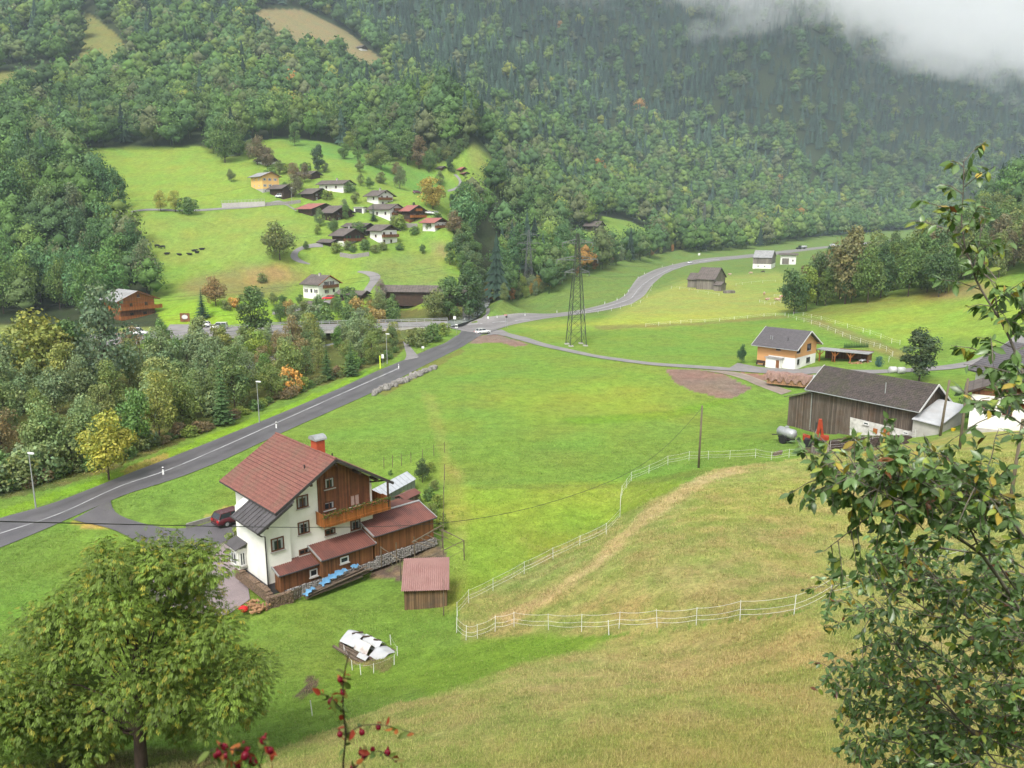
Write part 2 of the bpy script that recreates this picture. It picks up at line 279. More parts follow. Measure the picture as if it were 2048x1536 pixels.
# ---------------------------------------------------------------- mesh helpers
def link(o, parent=None):
    sc.collection.objects.link(o)
    if parent is not None: o.parent = parent
    return o
def tag(o, label=None, cat=None, group=None, kind=None):
    if label: o['label'] = label
    if cat: o['category'] = cat
    if group: o['group'] = group
    if kind: o['kind'] = kind
    return o
def empty(name, loc, rz=0, label=None, cat=None, group=None):
    o = bpy.data.objects.new(name, None); o.location = loc; o.rotation_euler = (0, 0, rz); o.empty_display_size = .2
    link(o); return tag(o, label, cat, group)
class MB:
    def __init__(s): s.v = []; s.f = []; s.smooth = False
    def add(s, vs, fs):
        b = len(s.v); s.v += [tuple(map(float, q)) for q in vs]; s.f += [tuple(b+i for i in f) for f in fs]; return s
    def box(s, x0, x1, y0, y1, z0, z1):
        return s.add([(x0,y0,z0),(x1,y0,z0),(x1,y1,z0),(x0,y1,z0),(x0,y0,z1),(x1,y0,z1),(x1,y1,z1),(x0,y1,z1)],
                     [(0,3,2,1),(4,5,6,7),(0,1,5,4),(1,2,6,5),(2,3,7,6),(3,0,4,7)])
    def obox(s, c, ax, ay, az):
        c = np.array(c, float); ax, ay, az = [np.array(q, float)/2 for q in (ax, ay, az)]
        vs = [c+i*ax+j*ay+k*az for k in (-1,1) for i, j in ((-1,-1),(1,-1),(1,1),(-1,1))]
        return s.add(vs, [(0,3,2,1),(4,5,6,7),(0,1,5,4),(1,2,6,5),(2,3,7,6),(3,0,4,7)])
    def bar(s, p0, p1, w, h=None, up=(0,0,1)):
        p0 = np.array(p0, float); p1 = np.array(p1, float); d = p1-p0; L = np.linalg.norm(d); h = h or w
        if L < 1e-6: return s
        d /= L; up = np.array(up, float); x = np.cross(d, up)
        if np.linalg.norm(x) < 1e-3: x = np.cross(d, (1,0,0))
        x /= np.linalg.norm(x); y = np.cross(x, d)
        return s.obox((p0+p1)/2, x*w, d*L, y*h)
    def tube(s, pts, rad, n=6, caps=True):
        pts = [np.array(p, float) for p in pts]
        if not hasattr(rad, '__len__'): rad = [rad]*len(pts)
        rings = []; px_ = None
        for i, p in enumerate(pts):
            d = pts[min(i+1, len(pts)-1)] - pts[max(i-1, 0)]; d = d/(np.linalg.norm(d)+1e-9)
            if px_ is None:
                x = np.cross(d, (0,0,1));
                if np.linalg.norm(x) < 1e-2: x = np.cross(d, (1,0,0))
            else: x = px_ - d*(px_@d)
            x /= np.linalg.norm(x)+1e-9; px_ = x; y = np.cross(d, x)
            rings.append([p+rad[i]*(x*cos(2*pi*k/n)+y*sin(2*pi*k/n)) for k in range(n)])
        vs = [q for r in rings for q in r]; fs = []
        for i in range(len(pts)-1):
            for k in range(n): fs.append((i*n+k, i*n+(k+1)%n, (i+1)*n+(k+1)%n, (i+1)*n+k))
        if caps: fs.append(tuple(range(n))[::-1]); fs.append(tuple((len(pts)-1)*n+k for k in range(n)))
        return s.add(vs, fs)
    def cyl(s, c, r, h, n=12, axis=(0,0,1)):
        c = np.array(c, float); a = np.array(axis, float); return s.tube([c, c+a*h], r, n)
    def prism(s, poly, y0, y1):  # poly in x,z ; extruded along y
        n = len(poly); vs = [(x,y0,z) for x,z in poly]+[(x,y1,z) for x,z in poly]
        return s.add(vs, [tuple(range(n)), tuple(range(2*n-1, n-1, -1))]+[(i,(i+1)%n+0,(i+1)%n+n,i+n)[::-1] for i in range(n)])
    def loft(s, rings, caps=True):
        n = len(rings[0]); vs = [q for r in rings for q in r]; fs = []
        for i in range(len(rings)-1):
            for k in range(n): fs.append((i*n+k, i*n+(k+1)%n, (i+1)*n+(k+1)%n, (i+1)*n+k))
        if caps: fs.append(tuple(range(n))[::-1]); fs.append(tuple((len(rings)-1)*n+k for k in range(n)))
        return s.add(vs, fs)
    def ball(s, c, r, n=8, m=6, sq=(1,1,1)):
        rings = []
        for i in range(1, m): 
            t = pi*i/m; rings.append([(c[0]+r*sq[0]*sin(t)*cos(2*pi*k/n), c[1]+r*sq[1]*sin(t)*sin(2*pi*k/n), c[2]-r*sq[2]*cos(t)) for k in range(n)])
        return s.loft(rings)
    def build(s, name, mat, parent=None, smooth=False, loc=None, rz=0):
        me = bpy.data.meshes.new(name); me.from_pydata(s.v, [], s.f)
        me.materials.append(mat)
        if smooth: me.shade_smooth()
        me.validate(); o = bpy.data.objects.new(name, me); link(o, parent)
        if loc is not None: o.location = loc
        o.rotation_euler[2] = rz
        return o
def np_mesh(name, V, F, col=None, mat=None, smooth=False):
    """V (n,3); F (m,k) int array"""
    me = bpy.data.meshes.new(name); V = np.asarray(V, np.float32); F = np.asarray(F, np.int32); k = F.shape[1]
    me.vertices.add(len(V)); me.vertices.foreach_set('co', V.ravel())
    me.loops.add(F.size); me.loops.foreach_set('vertex_index', F.ravel())
    me.polygons.add(len(F)); me.polygons.foreach_set('loop_start', np.arange(0, F.size, k, dtype=np.int32)); me.polygons.foreach_set('loop_total', np.full(len(F), k, np.int32))
    me.update(calc_edges=True)
    if col is not None:
        c = me.color_attributes.new('col', 'FLOAT_COLOR', 'POINT'); c4 = np.ones((len(V),4), np.float32); c4[:,:3] = col; c.data.foreach_set('color', c4.ravel())
    if mat: me.materials.append(mat)
    if smooth: me.shade_smooth()
    return me
def copy_tree(o, parent=None):
    c = o.copy(); sc.collection.objects.link(c)
    if parent is not None: c.parent = parent
    for ch in list(o.children): copy_tree(ch, c)
    return c

# ---------------------------------------------------------------- ground
U, Vp = proj(GX, GY, GZ)
wob = smooth_noise(GX, GY, 6, 11); 
jx = (smooth_noise(GX, GY, 9, 12)*.35 + smooth_noise(GX, GY, 2.5, 13)*.18)*FPX/np.maximum(GY, 20); jy = (smooth_noise(GX, GY, 8, 14)*.3+smooth_noise(GX, GY, 2.2, 15)*.15)*FPX/np.maximum(GY, 20)*.5
Uj, Vj = U+jx, Vp+jy
BR = np.array((.134,.222,.036)); TAN = np.array((.255,.275,.085)); OLV = np.array((.20,.245,.045)); STRAW = np.array((.42,.33,.16)); DKG = np.array((.07,.115,.022)); BROWN = np.array((.17,.105,.075)); YG = np.array((.20,.26,.035)); DIRT = np.array((.10,.075,.062)); FORE = np.array((.036,.050,.022))
C = np.zeros(GX.shape+(3,)) + BR
def zone(poly, c, f=1.0, jit=True, feather=0):
    m = inpoly(Uj if jit else U, Vj if jit else Vp, poly).astype(float)*f; m *= (GY > 4)
    C[:] = C*(1-m[...,None]) + np.array(c)*m[...,None]
def zone_soft(poly, c, f=1.0, n=5, spread=14):
    m = np.zeros(GX.shape)
    for k in range(n):
        ox, oy = spread*cos(2.4*k)*((k+.5)/n)**.5, spread*.6*sin(2.4*k)*((k+.5)/n)**.5
        m += inpoly(Uj+ox, Vj+oy, poly)
    m = m/n*f*(GY > 4); C[:] = C*(1-m[...,None]) + np.array(c)*m[...,None]
# hillside behind and far slopes
far = np.clip((GY-230)/60, 0, 1)*(Vp < 660)
zone_soft([(-400,700),(-400,-400),(2600,-400),(2600,395),(1990,400),(1850,455),(1500,485),(1380,497),(1290,512),(1100,550),(1000,600),(880,640),(560,640),(340,655)], FORE, 1, 1, 0)
MEAD = [(150,330),(165,302),(330,300),(400,292),(430,318),(480,312),(500,285),(545,278),(640,283),(700,298),(740,310),(800,318),(850,318),(870,330),(900,320),(925,300),(935,285),(960,300),(1000,345),(1010,370),(960,390),(915,400),(905,470),(930,520),(930,565),(900,600),(860,640),(560,645),(340,665),(310,620),(295,560),(280,480),(255,440),(200,415),(175,380),(160,350)]
zone(MEAD, (.175,.290,.026))
zone_soft([(160,300),(400,295),(500,330),(500,380),(440,410),(250,415),(180,380)], (.20,.305,.026), .8)
zone_soft([(540,275),(700,295),(860,345),(920,380),(850,395),(700,330),(600,300)], (.125,.275,.035), .9)
zone_soft([(270,430),(560,425),(640,470),(560,520),(330,530),(285,470)], (.195,.285,.035), .9)
zone_soft([(380,560),(480,530),(570,525),(620,555),(560,590),(430,600),(350,590)], (.20,.19,.055), .85, 7, 20)
zone_soft([(480,540),(560,530),(590,560),(500,575)], (.24,.16,.07), .7, 7, 14)
zone_soft([(720,520),(860,500),(900,550),(860,580),(740,560)], (.17,.235,.045), .8)
zone_soft([(860,480),(900,490),(895,520),(870,515)], (.24,.17,.08), .6)
zone_soft([(935,285),(960,300),(1005,350),(990,375),(950,345)], (.20,.23,.045), .9)
zone([(165,20),(190,35),(240,75),(262,118),(200,140),(150,160),(95,175),(40,200),(-60,210),(-60,150),(70,138),(160,118),(165,80)], (.155,.165,.048))
zone([(495,30),(533,17),(608,20),(666,50),(690,60),(720,85),(772,125),(768,142),(735,140),(680,100),(600,95),(540,75)], (.19,.165,.075))
zone([(1120,465),(1185,462),(1205,432),(1260,443),(1320,470),(1290,492),(1230,510),(1150,500)], (.17,.29,.03))
zone([(1265,418),(1330,428),(1375,445),(1340,455),(1280,440)], (.17,.29,.03))
# valley fields
zone_soft([(1180,655),(1290,590),(1370,560),(1560,545),(1620,600),(1560,630),(1300,655)], (.285,.33,.055), .9)
zone_soft([(1460,560),(1580,555),(1560,590),(1480,580)], (.21,.31,.04), .7)
zone_soft([(1010,650),(1200,640),(1250,652),(1100,665)], (.25,.30,.05), .6)
zone_soft([(1600,630),(1950,560),(2060,560),(2060,660),(1800,690)], (.19,.275,.040), .9)
zone_soft([(1590,625),(1740,598),(1950,565),(1990,590),(1800,612),(1640,640)], (.15,.165,.035), .85)
zone_soft([(1840,590),(1960,562),(1990,585),(1900,600)], (.26,.20,.09), .6)
zone_soft([(1590,632),(1640,640),(1750,680),(1840,718),(1830,732),(1760,705),(1640,655)], (.18,.17,.065), .7, 5, 5)
zone_soft([(1180,652),(1400,645),(1560,630),(1590,635),(1400,650),(1200,660)], (.17,.15,.055), .7, 5, 3)
zone_soft([(980,780),(1250,730),(1420,770),(1380,830),(1150,850),(980,830)], YG, .5, 9, 55)
zone_soft([(1130,770),(1300,770),(1330,815),(1200,825)], (.22,.28,.035), .4, 9, 40)
zone_soft([(1120,838),(1330,822),(1470,792),(1480,800),(1340,838),(1150,850)], (.11,.22,.015), .55, 5, 5)
zone_soft([(840,780),(870,790),(900,900),(890,930),(870,880)], (.24,.26,.065), .4, 5, 8)
zone_soft([(890,975),(1400,960),(1240,1040),(1080,1130),(920,1220),(890,1200)], (.21,.285,.035), .9)
zone_soft([(885,900),(930,960),(940,1100),(920,1220),(890,1230)], (.25,.265,.06), .45, 7, 14)
zone_soft([(940,973),(1230,968),(1400,940),(1430,945),(1250,976),(960,981)], (.125,.16,.035), .6, 5, 3)
# spur and near slope
zone([(915,1245),(935,1190),(1100,1105),(1215,1050),(1300,1000),(1380,960),(1430,938),(1540,925),(1620,912),(1760,898),(1860,885),(1900,860),(2100,860),(2100,1300),(1690,1190),(1560,1232),(1300,1262),(1100,1280),(930,1285)], TAN)
zone_soft([(1240,1030),(1400,945),(1330,985),(1250,1045)], (.17,.24,.04), .8)
zone_soft([(1430,960),(1640,925),(1680,980),(1500,1060),(1380,1080),(1340,1040)], (.27,.29,.07), .7, 9, 30)
zone_soft([(1700,880),(2100,860),(2100,960),(1750,930)], (.24,.27,.06), .7, 9, 25)
zone_soft([(980,1240),(1040,1215),(1180,1130),(1290,1020),(1400,955),(1470,935),(1500,940),(1420,965),(1300,1040),(1200,1130),(1080,1215),(1030,1250)], STRAW, .9, 7, 8)
zone_soft([(1300,1080),(1600,1060),(1680,1190),(1300,1240),(1150,1230)], (.31,.27,.095), .6, 9, 40)
zone([(500,1560),(560,1500),(700,1440),(850,1395),(1020,1330),(1160,1290),(1300,1262),(1560,1235),(1700,1190),(2200,1190),(2200,1700),(500,1700)], (.29,.285,.092))
zone_soft([(930,1275),(1080,1268),(1220,1275),(1180,1300),(1020,1335),(860,1395),(820,1370)], (.15,.25,.03), .9)
zone_soft([(560,1550),(900,1480),(1300,1440),(1700,1430),(2100,1450),(2100,1600),(560,1600)], (.29,.29,.075), .7, 9, 40)
zone_soft([(1060,1330),(1500,1260),(1650,1280),(1650,1330),(1300,1380),(1000,1400)], (.37,.31,.13), .55, 9, 30)
zone_soft([(640,1000+370),(760,1300),(900,1290),(900,1330),(780,1400)], (.15,.26,.03), .5)
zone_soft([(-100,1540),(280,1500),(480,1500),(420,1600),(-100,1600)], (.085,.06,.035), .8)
# bare earth patches
zone([(935,688),(955,672),(990,668),(1010,673),(1060,690),(1030,693),(1000,685)], (.20,.145,.115))
zone([(1330,738),(1400,740),(1445,746),(1480,765),(1505,776),(1470,795),(1440,797),(1380,780),(1350,765)], (.19,.135,.105))
zone([(1482,746),(1545,748),(1545,762),(1515,762)], (.215,.130,.10))
zone([(750,785),(850,730),(925,697),(930,702),(870,735),(770,792)], (.14,.15,.04), .8)
zone([(1600,905),(1600,890),(1700,872),(1760,870),(1760,900),(1640,910)], DIRT*.6)
zone([(740,1155),(745,1120),(790,1110),(888,1078),(888,1125),(800,1160)], (.13,.09,.075))
zone([(690,1280),(790,1320),(770,1345),(700,1330)], (.16,.12,.07), .7)
zone([(582,1395),(600,1375),(612,1368),(608,1352),(622,1350),(634,1362),(622,1385),(602,1400)], (.085,.062,.052))
zone([(380,1060),(460,1020),(480,1030),(490,1080),(440,1100)], (.22,.26,.05), .5)
zone([(140,1040),(200,1038),(225,1052),(215,1060),(150,1052)], (.42,.27,.07), .7)
zone([(395,1035),(455,1010),(475,1015),(430,1035)], (.32,.28,.08), .8)
# woodland floor near the river
riv_zone = dr < 30
RVZ = [(-300,1010),(0,1000),(120,975),(250,930),(420,860),(560,800),(690,755),(790,715),(830,680),(960,640),(960,600),(700,635),(420,690),(-300,740)]
zone(RVZ, (.10,.115,.032))
zone([(0,1020),(200,955),(400,878),(600,800),(800,715),(600,812),(300,930),(200,970),(0,1036)], (.165,.29,.022), .9)
zone([(230,945),(330,905),(340,915),(260,950)], (.30,.22,.06), .7)
zone_soft([(-200,652),(60,648),(200,655),(330,655),(340,668),(60,680),(-200,690)], (.17,.205,.055), .9, 5, 4)
zone([(380,690),(440,690),(470,725),(400,735)], (.20,.125,.06), .8)
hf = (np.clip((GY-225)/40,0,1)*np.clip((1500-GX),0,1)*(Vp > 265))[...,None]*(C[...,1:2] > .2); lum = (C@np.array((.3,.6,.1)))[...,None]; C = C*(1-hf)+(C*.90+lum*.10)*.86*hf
for k in range(3):
    mul = 1 + (.10, .10, .07)[k]*smooth_noise(GX, GY, 14, 21+k) + .08*smooth_noise(GX, GY, 3.3, 24); C[...,k] *= mul
sm_ = np.clip((C[...,0]/C[...,1]-.72)/.2, 0, 1)*(GY < 110); q1 = np.clip(smooth_noise(GX, GY, 4.2, 71)*1.6+smooth_noise(GX, GY, 1.3, 72)*.9, -1, 1)[...,None]*sm_[...,None]
C = C*(1-np.clip(-q1,0,1)*.5)+np.array((.165,.235,.045))*np.clip(-q1,0,1)*.5; C = C*(1-np.clip(q1,0,1)*.45)+np.array((.36,.255,.115))*np.clip(q1,0,1)*.45
zone_soft([(980,1240),(1040,1215),(1180,1130),(1290,1020),(1400,955),(1470,935),(1500,940),(1420,965),(1300,1040),(1200,1130),(1080,1215),(1030,1250)], STRAW, .75, 7, 8)
band = np.clip(smooth_noise(GX*.8, GY*1.0, 40, 30), -1, 1); C[...,0] *= 1+.10*band
idx = (np.arange(NL-1)[:,None]*NA + np.arange(NA-1)[None]).ravel()
F4 = np.stack([idx, idx+1, idx+NA+1, idx+NA], 1)
m, nt, b = new_mat('meadow_ground')
a_ = N(nt, 'ShaderNodeAttribute', attribute_name='col'); geo = nt.nodes.new('ShaderNodeNewGeometry')
n1 = N(nt, 'ShaderNodeTexNoise', Scale=5.0, Detail=8.0, Roughness=.75); n2 = N(nt, 'ShaderNodeTexNoise', Scale=.55, Detail=6.0, Roughness=.65); n3 = N(nt, 'ShaderNodeTexNoise', Scale=.12, Detail=4.0, Roughness=.6)
mpg = N(nt, 'ShaderNodeMapping'); mpg.inputs[3].default_value = (1,1.0,.5); nt.links.new(geo.outputs['Position'], mpg.inputs[0])
for n in (n1,n2,n3): nt.links.new(mpg.outputs[0], n.inputs[0])
def greyf(src, lo, hi, a, b2):
    k = ramp(nt, src, lo, hi); k.node.inputs[3].default_value = a; k.node.inputs[4].default_value = b2
    cc = nt.nodes.new('ShaderNodeCombineColor'); [nt.links.new(k, cc.inputs[i]) for i in range(3)]; return cc.outputs[0]
col = mixc(nt, 1.0, a_.outputs['Color'], greyf(n1.outputs[0], .3, .7, .62, 1.38), 'MULTIPLY')
col = mixc(nt, 1.0, col, greyf(n2.outputs[0], .3, .7, .78, 1.22), 'MULTIPLY')
warm = mixc(nt, 1.0, col, (1.08,.98,.96), 'MULTIPLY'); col = mixc(nt, ramp(nt, n3.outputs[0], .42, .62), col, warm)
nt.links.new(col, b.inputs['Base Color']); b.inputs['Roughness'].default_value = .95; b.inputs['Specular IOR Level'].default_value = .1
n5 = N(nt, 'ShaderNodeTexNoise', Scale=1.7, Detail=7.0, Roughness=.7); nt.links.new(mpg.outputs[0], n5.inputs[0]); col = mixc(nt, 1.0, col, greyf(n5.outputs[0], .33, .67, .80, 1.2), 'MULTIPLY'); nt.links.new(col, b.inputs['Base Color'])
bp = N(nt, 'ShaderNodeBump', Strength=.9, Distance=.12); nt.links.new(n1.outputs[0], bp.inputs['Height']); nt.links.new(bp.outputs[0], b.inputs['Normal'])
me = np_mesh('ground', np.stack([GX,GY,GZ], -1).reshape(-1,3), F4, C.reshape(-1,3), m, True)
ground = link(bpy.data.objects.new('ground', me)); tag(ground, 'green and straw coloured meadows, slopes and mountainside', None, None, 'structure')

# ---------------------------------------------------------------- roads
def asph(name, c, c2, rough=.55):
    m, nt, b = new_mat(name); geo = nt.nodes.new('ShaderNodeNewGeometry')
    n1 = N(nt, 'ShaderNodeTexNoise', Scale=.35, Detail=5.0, Roughness=.6); n2 = N(nt, 'ShaderNodeTexNoise', Scale=14.0, Detail=4.0)
    uv = N(nt, 'ShaderNodeAttribute', attribute_name='col')
    for n in (n1,n2): nt.links.new(geo.outputs['Position'], n.inputs[0])
    col = mixc(nt, ramp(nt, n1.outputs[0], .35, .65), c, c2)
    col = mixc(nt, 1.0, col, uv.outputs['Color'], 'MULTIPLY')
    k = ramp(nt, n2.outputs[0], .3, .7); k.node.inputs[3].default_value = .82; k.node.inputs[4].default_value = 1.18
    cc = nt.nodes.new('ShaderNodeCombineColor'); [nt.links.new(k, cc.inputs[i]) for i in range(3)]; col = mixc(nt, 1.0, col, cc.outputs[0], 'MULTIPLY')
    nt.links.new(col, b.inputs['Base Color']); b.inputs['Roughness'].default_value = rough; return m
asphalt = asph('wet_asphalt', (.088,.082,.088), (.115,.108,.112), .42); asphalt_l = asph('light_asphalt', (.23,.215,.21), (.18,.17,.165), .8); gravel_m = asph('gravel_track', (.27,.22,.18), (.20,.165,.13), .95)
water_m = asph('stream_water', (.34,.36,.35), (.08,.10,.09), .25)
line_m = asph('white_road_paint', (.38,.38,.38), (.20,.20,.20), .7)
def resample(pts, n):
    pts = np.array(pts, float)[:, :2]; d = np.r_[0, np.cumsum(np.hypot(*(pts[1:]-pts[:-1]).T))]; t = np.linspace(0, d[-1], n)
    return np.stack([np.interp(t, d, pts[:,0]), np.interp(t, d, pts[:,1])], 1)
def smooth_pl(p, it=2):
    p = np.array(p, float)
    for _ in range(it):
        q = p.copy(); q[1:-1] = (p[:-2]+2*p[1:-1]+p[2:])/4; p = q
    return p
def strip(name, L, R, mat, dz, label, cols=9, zfix=None, tracks=False, world=False, kind='structure', n=None, sm=6):
    if not world: L = [gp(*q) for q in L]; R = [gp(*q) for q in R]
    Lw = np.array(L, float); ln = np.sum(np.hypot(*(Lw[1:,:2]-Lw[:-1,:2]).T)); n = n or int(max(12, min(400, ln/1.2)))
    Lr = smooth_pl(resample(L, n), sm); Rr = smooth_pl(resample(R, n), sm)
    V = []; Cc = []
    for i in range(n):
        for k in range(cols):
            t = k/(cols-1); p = Lr[i]*(1-t)+Rr[i]*t; z = height(p[0], p[1])+dz if zfix is None else (zfix(p[0],p[1]) if callable(zfix) else zfix)
            V.append((p[0], p[1], z))
            s = 1.0
            if tracks: s = 1 - .22*math.exp(-((t-.25)/.07)**2) - .22*math.exp(-((t-.72)/.07)**2) + (.25 if (t < .04 or t > .96) else 0)
            Cc.append((s,s,s))
    F = [(i*cols+k, i*cols+k+1, (i+1)*cols+k+1, (i+1)*cols+k) for i in range(n-1) for k in range(cols-1)]
    V = np.array(V); F = np.array(F)
    a = V[F[0,1]]-V[F[0,0]]; bb = V[F[0,3]]-V[F[0,0]]
    if np.cross(a, bb)[2] < 0: F = F[:, ::-1]
    o = link(bpy.data.objects.new(name, np_mesh(name, V, F, np.array(Cc), mat, True))); tag(o, label, None, None, kind); return o
MR_U = [(-260,1120),(0,1036),(100,1011),(202,970),(305,930),(420,885),(560,828),(687,774),(750,744),(804,722),(850,702),(890,687),(920,668),(928,657)]
MR_L = [(-260,1200),(0,1097),(93,1058),(190,1015),(262,984),(340,963),(450,920),(560,868),(650,828),(738,789),(849,731),(923,695),(956,674),(1000,660)]
strip('main_road', MR_U, MR_L, asphalt, .07, 'wet grey two lane road running up from the lower left', 17, tracks=True)
strip('valley_road', [(880,643),(993,636),(1117,626),(1167,619),(1233,602),(1254,588),(1275,556),(1302,543),(1341,530),(1381,522),(1420,516),(1502,508.5),(1609,497),(1700,488),(1802,477)],
      [(880,652),(960,668),(1012,652),(1144,630.5),(1223,619),(1262,609),(1291,590),(1305,569),(1328,549),(1368,532),(1420,524),(1502,515),(1609,502),(1700,491.5),(1802,479.5)], asphalt_l, .09, 'pale road curving away through the valley meadow', 11, tracks=True, n=300)
strip('side_road', [(985,664),(1002,659),(1017,667),(1091,688),(1196,711.5),(1302,726),(1420,733),(1518,742),(1645,737),(1736,742),(1793,739),(1868,734),(1938,724),(1993,700),(2035,667),(2100,630)],
      [(970,672),(993,668.5),(1020,676),(1082,693),(1196,717),(1302,731.5),(1420,739.5),(1538,748),(1627,747),(1740,749),(1793,746),(1868,742),(1938,735),(2010,712),(2060,680),(2130,640)], asphalt_l, .11, 'narrow pale lane passing the timber houses', 7)
strip('driveway', [(222,1000),(215,1022),(250,1040),(300,1052),(370,1068),(430,1045),(470,1020)], [(146,1041),(190,1046),(215,1052),(260,1075),(330,1120),(430,1100),(500,1060)], asphalt, .10, 'wet tarmac driveway leading to the big house', 9)
strip('yard_gravel', [(280,1060),(330,1070),(400,1075),(480,1060)], [(300,1200),(380,1225),(450,1235),(500,1200)], asph('pale_purple_gravel', (.26,.21,.21), (.2,.165,.165), .95), .08, 'pale gravel yard beside the big house', 7, n=20, sm=1)
strip('farm_track', [(1440,742),(1482,745),(1530,764),(1584,783)], [(1400,741),(1454,748),(1510,770),(1563,790)], gravel_m, .10, 'rutted gravel track branching from the lane', 7, tracks=True)
strip('gravel_forecourt', [(1475,727),(1515,735),(1590,740),(1650,733)], [(1450,742),(1500,745),(1570,746),(1655,742)], asphalt_l, .13, 'pale forecourt before the timber house', 5, n=20, sm=1)
_z2 = lambda a, b: (480+a/4.452, 280+b/4.452)
strip('village_lane', [_z2(*q) for q in [(1075,1375),(1140,1290),(1165,1240),(1140,1205),(1080,1185),(1040,1180)]], [_z2(*q) for q in [(1150,1375),(1220,1275),(1262,1215),(1250,1190),(1150,1172),(1060,1168)]], asphalt_l, .12, 'steep lane climbing towards the village', 5)
strip('village_lane', [_z2(*q) for q in [(740,915),(640,922),(560,940),(480,975),(440,1030),(452,1075),(540,1100),(620,1110)]], [_z2(*q) for q in [(740,955),(660,955),(590,965),(530,985),(505,1025),(522,1060),(585,1088),(625,1103)]], asphalt_l, .12, 'hairpin lane below the dark farmhouses', 5)
strip('village_lane', [_z2(*q) for q in [(1850,446),(1930,425),(1970,385),(1950,345),(1900,310)]], [_z2(*q) for q in [(1850,462),(1950,440),(2000,390),(1975,345),(1925,305)]], asphalt_l, .14, 'thin lane curving up the high meadow', 4)
strip('village_lane', [(262,423),(350,420),(444,416),(520,410),(560,400),(590,418)], [(262,426),(350,423.5),(444,419.5),(525,414),(570,409),(594,424)], asphalt_l, .16, 'lane along the terrace below the yellow house', 4)
strip('village_lane', [(545,621),(582,616),(611,612),(640,604),(670,597)], [(545,630),(585,624),(620,618),(650,610),(685,602)], asphalt_l, .12, 'lane to the white house with the red car', 4)
strip('footpath', [(806,683),(810,700),(814,712),(808,722)], [(813,683),(822,696),(833,708),(838,716)], asphalt_l, .10, 'short path dropping below the road bridge', 4)
strip('footpath', [(962,640),(972,628),(972,618),(960,615)], [(968,640),(979,628),(980,616),(966,612)], asphalt_l, .10, 'small path beside the stream', 4)
cen = [(-260,1160),(0,1068),(110,1035),(240,972),(327,946),(450,893),(600,826),(700,781),(798,737)]
strip('road_marking', [(u,v-.9) for u,v in cen], [(u,v+.9) for u,v in cen], line_m, .10, 'worn white centre line of the main road', 2)
vc = [(1144,628.2),(1223,611),(1262,598),(1283,572),(1305,556),(1341,538),(1381,527),(1440,518.5)]
strip('road_marking', [(u-.6,v-.3) for u,v in vc], [(u+.6,v+.4) for u,v in vc], line_m, .13, 'white centre line of the curving valley road', 2)
for q in [((930,650),(965,648)),((985,646),(1015,643)),((1030,642),(1060,639.5))]:
    strip('road_marking', [(q[0][0],q[0][1]-.5),(q[1][0],q[1][1]-.5)], [(q[0][0],q[0][1]+.5),(q[1][0],q[1][1]+.5)], line_m, .13, 'white dash painted at the junction', 2, n=12)
rp = resample([(x,y) for x,y in RIV], 160); rp = smooth_pl(rp, 4); tn = np.gradient(rp, axis=0); tn /= np.linalg.norm(tn, axis=1)[:,None]; nn = np.stack([-tn[:,1], tn[:,0]], 1)
strip('stream', (rp+nn*3.2), (rp-nn*3.2), water_m, 0, 'shallow whitewater stream under the trees', 5, zfix=-2.15, world=True, n=160)

# ---------------------------------------------------------------- building kit
def window(root, face_o, ex, en, a, z, w, h, fm=frame_brown, shutters=None, mull=1, label=None, sill=True, closed=None, curtain=None):
    """window at distance a along wall direction ex from face_o, outward normal en"""
    ex = np.array(ex, float); en = np.array(en, float); c = np.array(face_o, float)+ex*a; c[2] += z+h/2
    up = np.array((0,0,1.)); t = .09; m = MB()
    for s in (-1,1):
        m.obox(c+ex*s*(w/2-t/2)+en*.02, ex*t, en*.09, up*h); m.obox(c+up*s*(h/2-t/2)+en*.02, ex*(w-2*t), en*.085, up*t)
    for k in range(mull): m.obox(c+ex*((k+1)/(mull+1)-.5)*w+en*.02, ex*.07, en*.08, up*(h-2*t))
    fr = m.build('window', fm, root)
    MB().obox(c-en*.005, ex*(w-.06), en*.05, up*(h-.06)).build('pane', closed or glass, fr)
    if curtain is None: curtain = root is globals().get('hb') and w > .9 and closed is None
    if curtain:
        k = (int(abs(a*31+z*17)) % 3); mm = MB()
        for s in ((-1,1) if k else (1,)): mm.obox(c+ex*s*(w*.34)+en*.021, ex*w*.17, en*.01, up*(h-.22))
        mm.obox(c+up*(h*.33)+en*.021, ex*w*.72, en*.008, up*h*.14); mm.build('curtain', curtain_m, fr)
    if sill: MB().obox(c-up*(h/2+.05)+en*.07, ex*(w+.16), en*.17, up*.06).build('sill', concrete, fr)
    if shutters:
        for s in (-1,1): MB().obox(c+ex*s*(w/2+w*.24)+en*.035, ex*w*.42, en*.05, up*h).build('shutter', shutters, fr)
    return fr
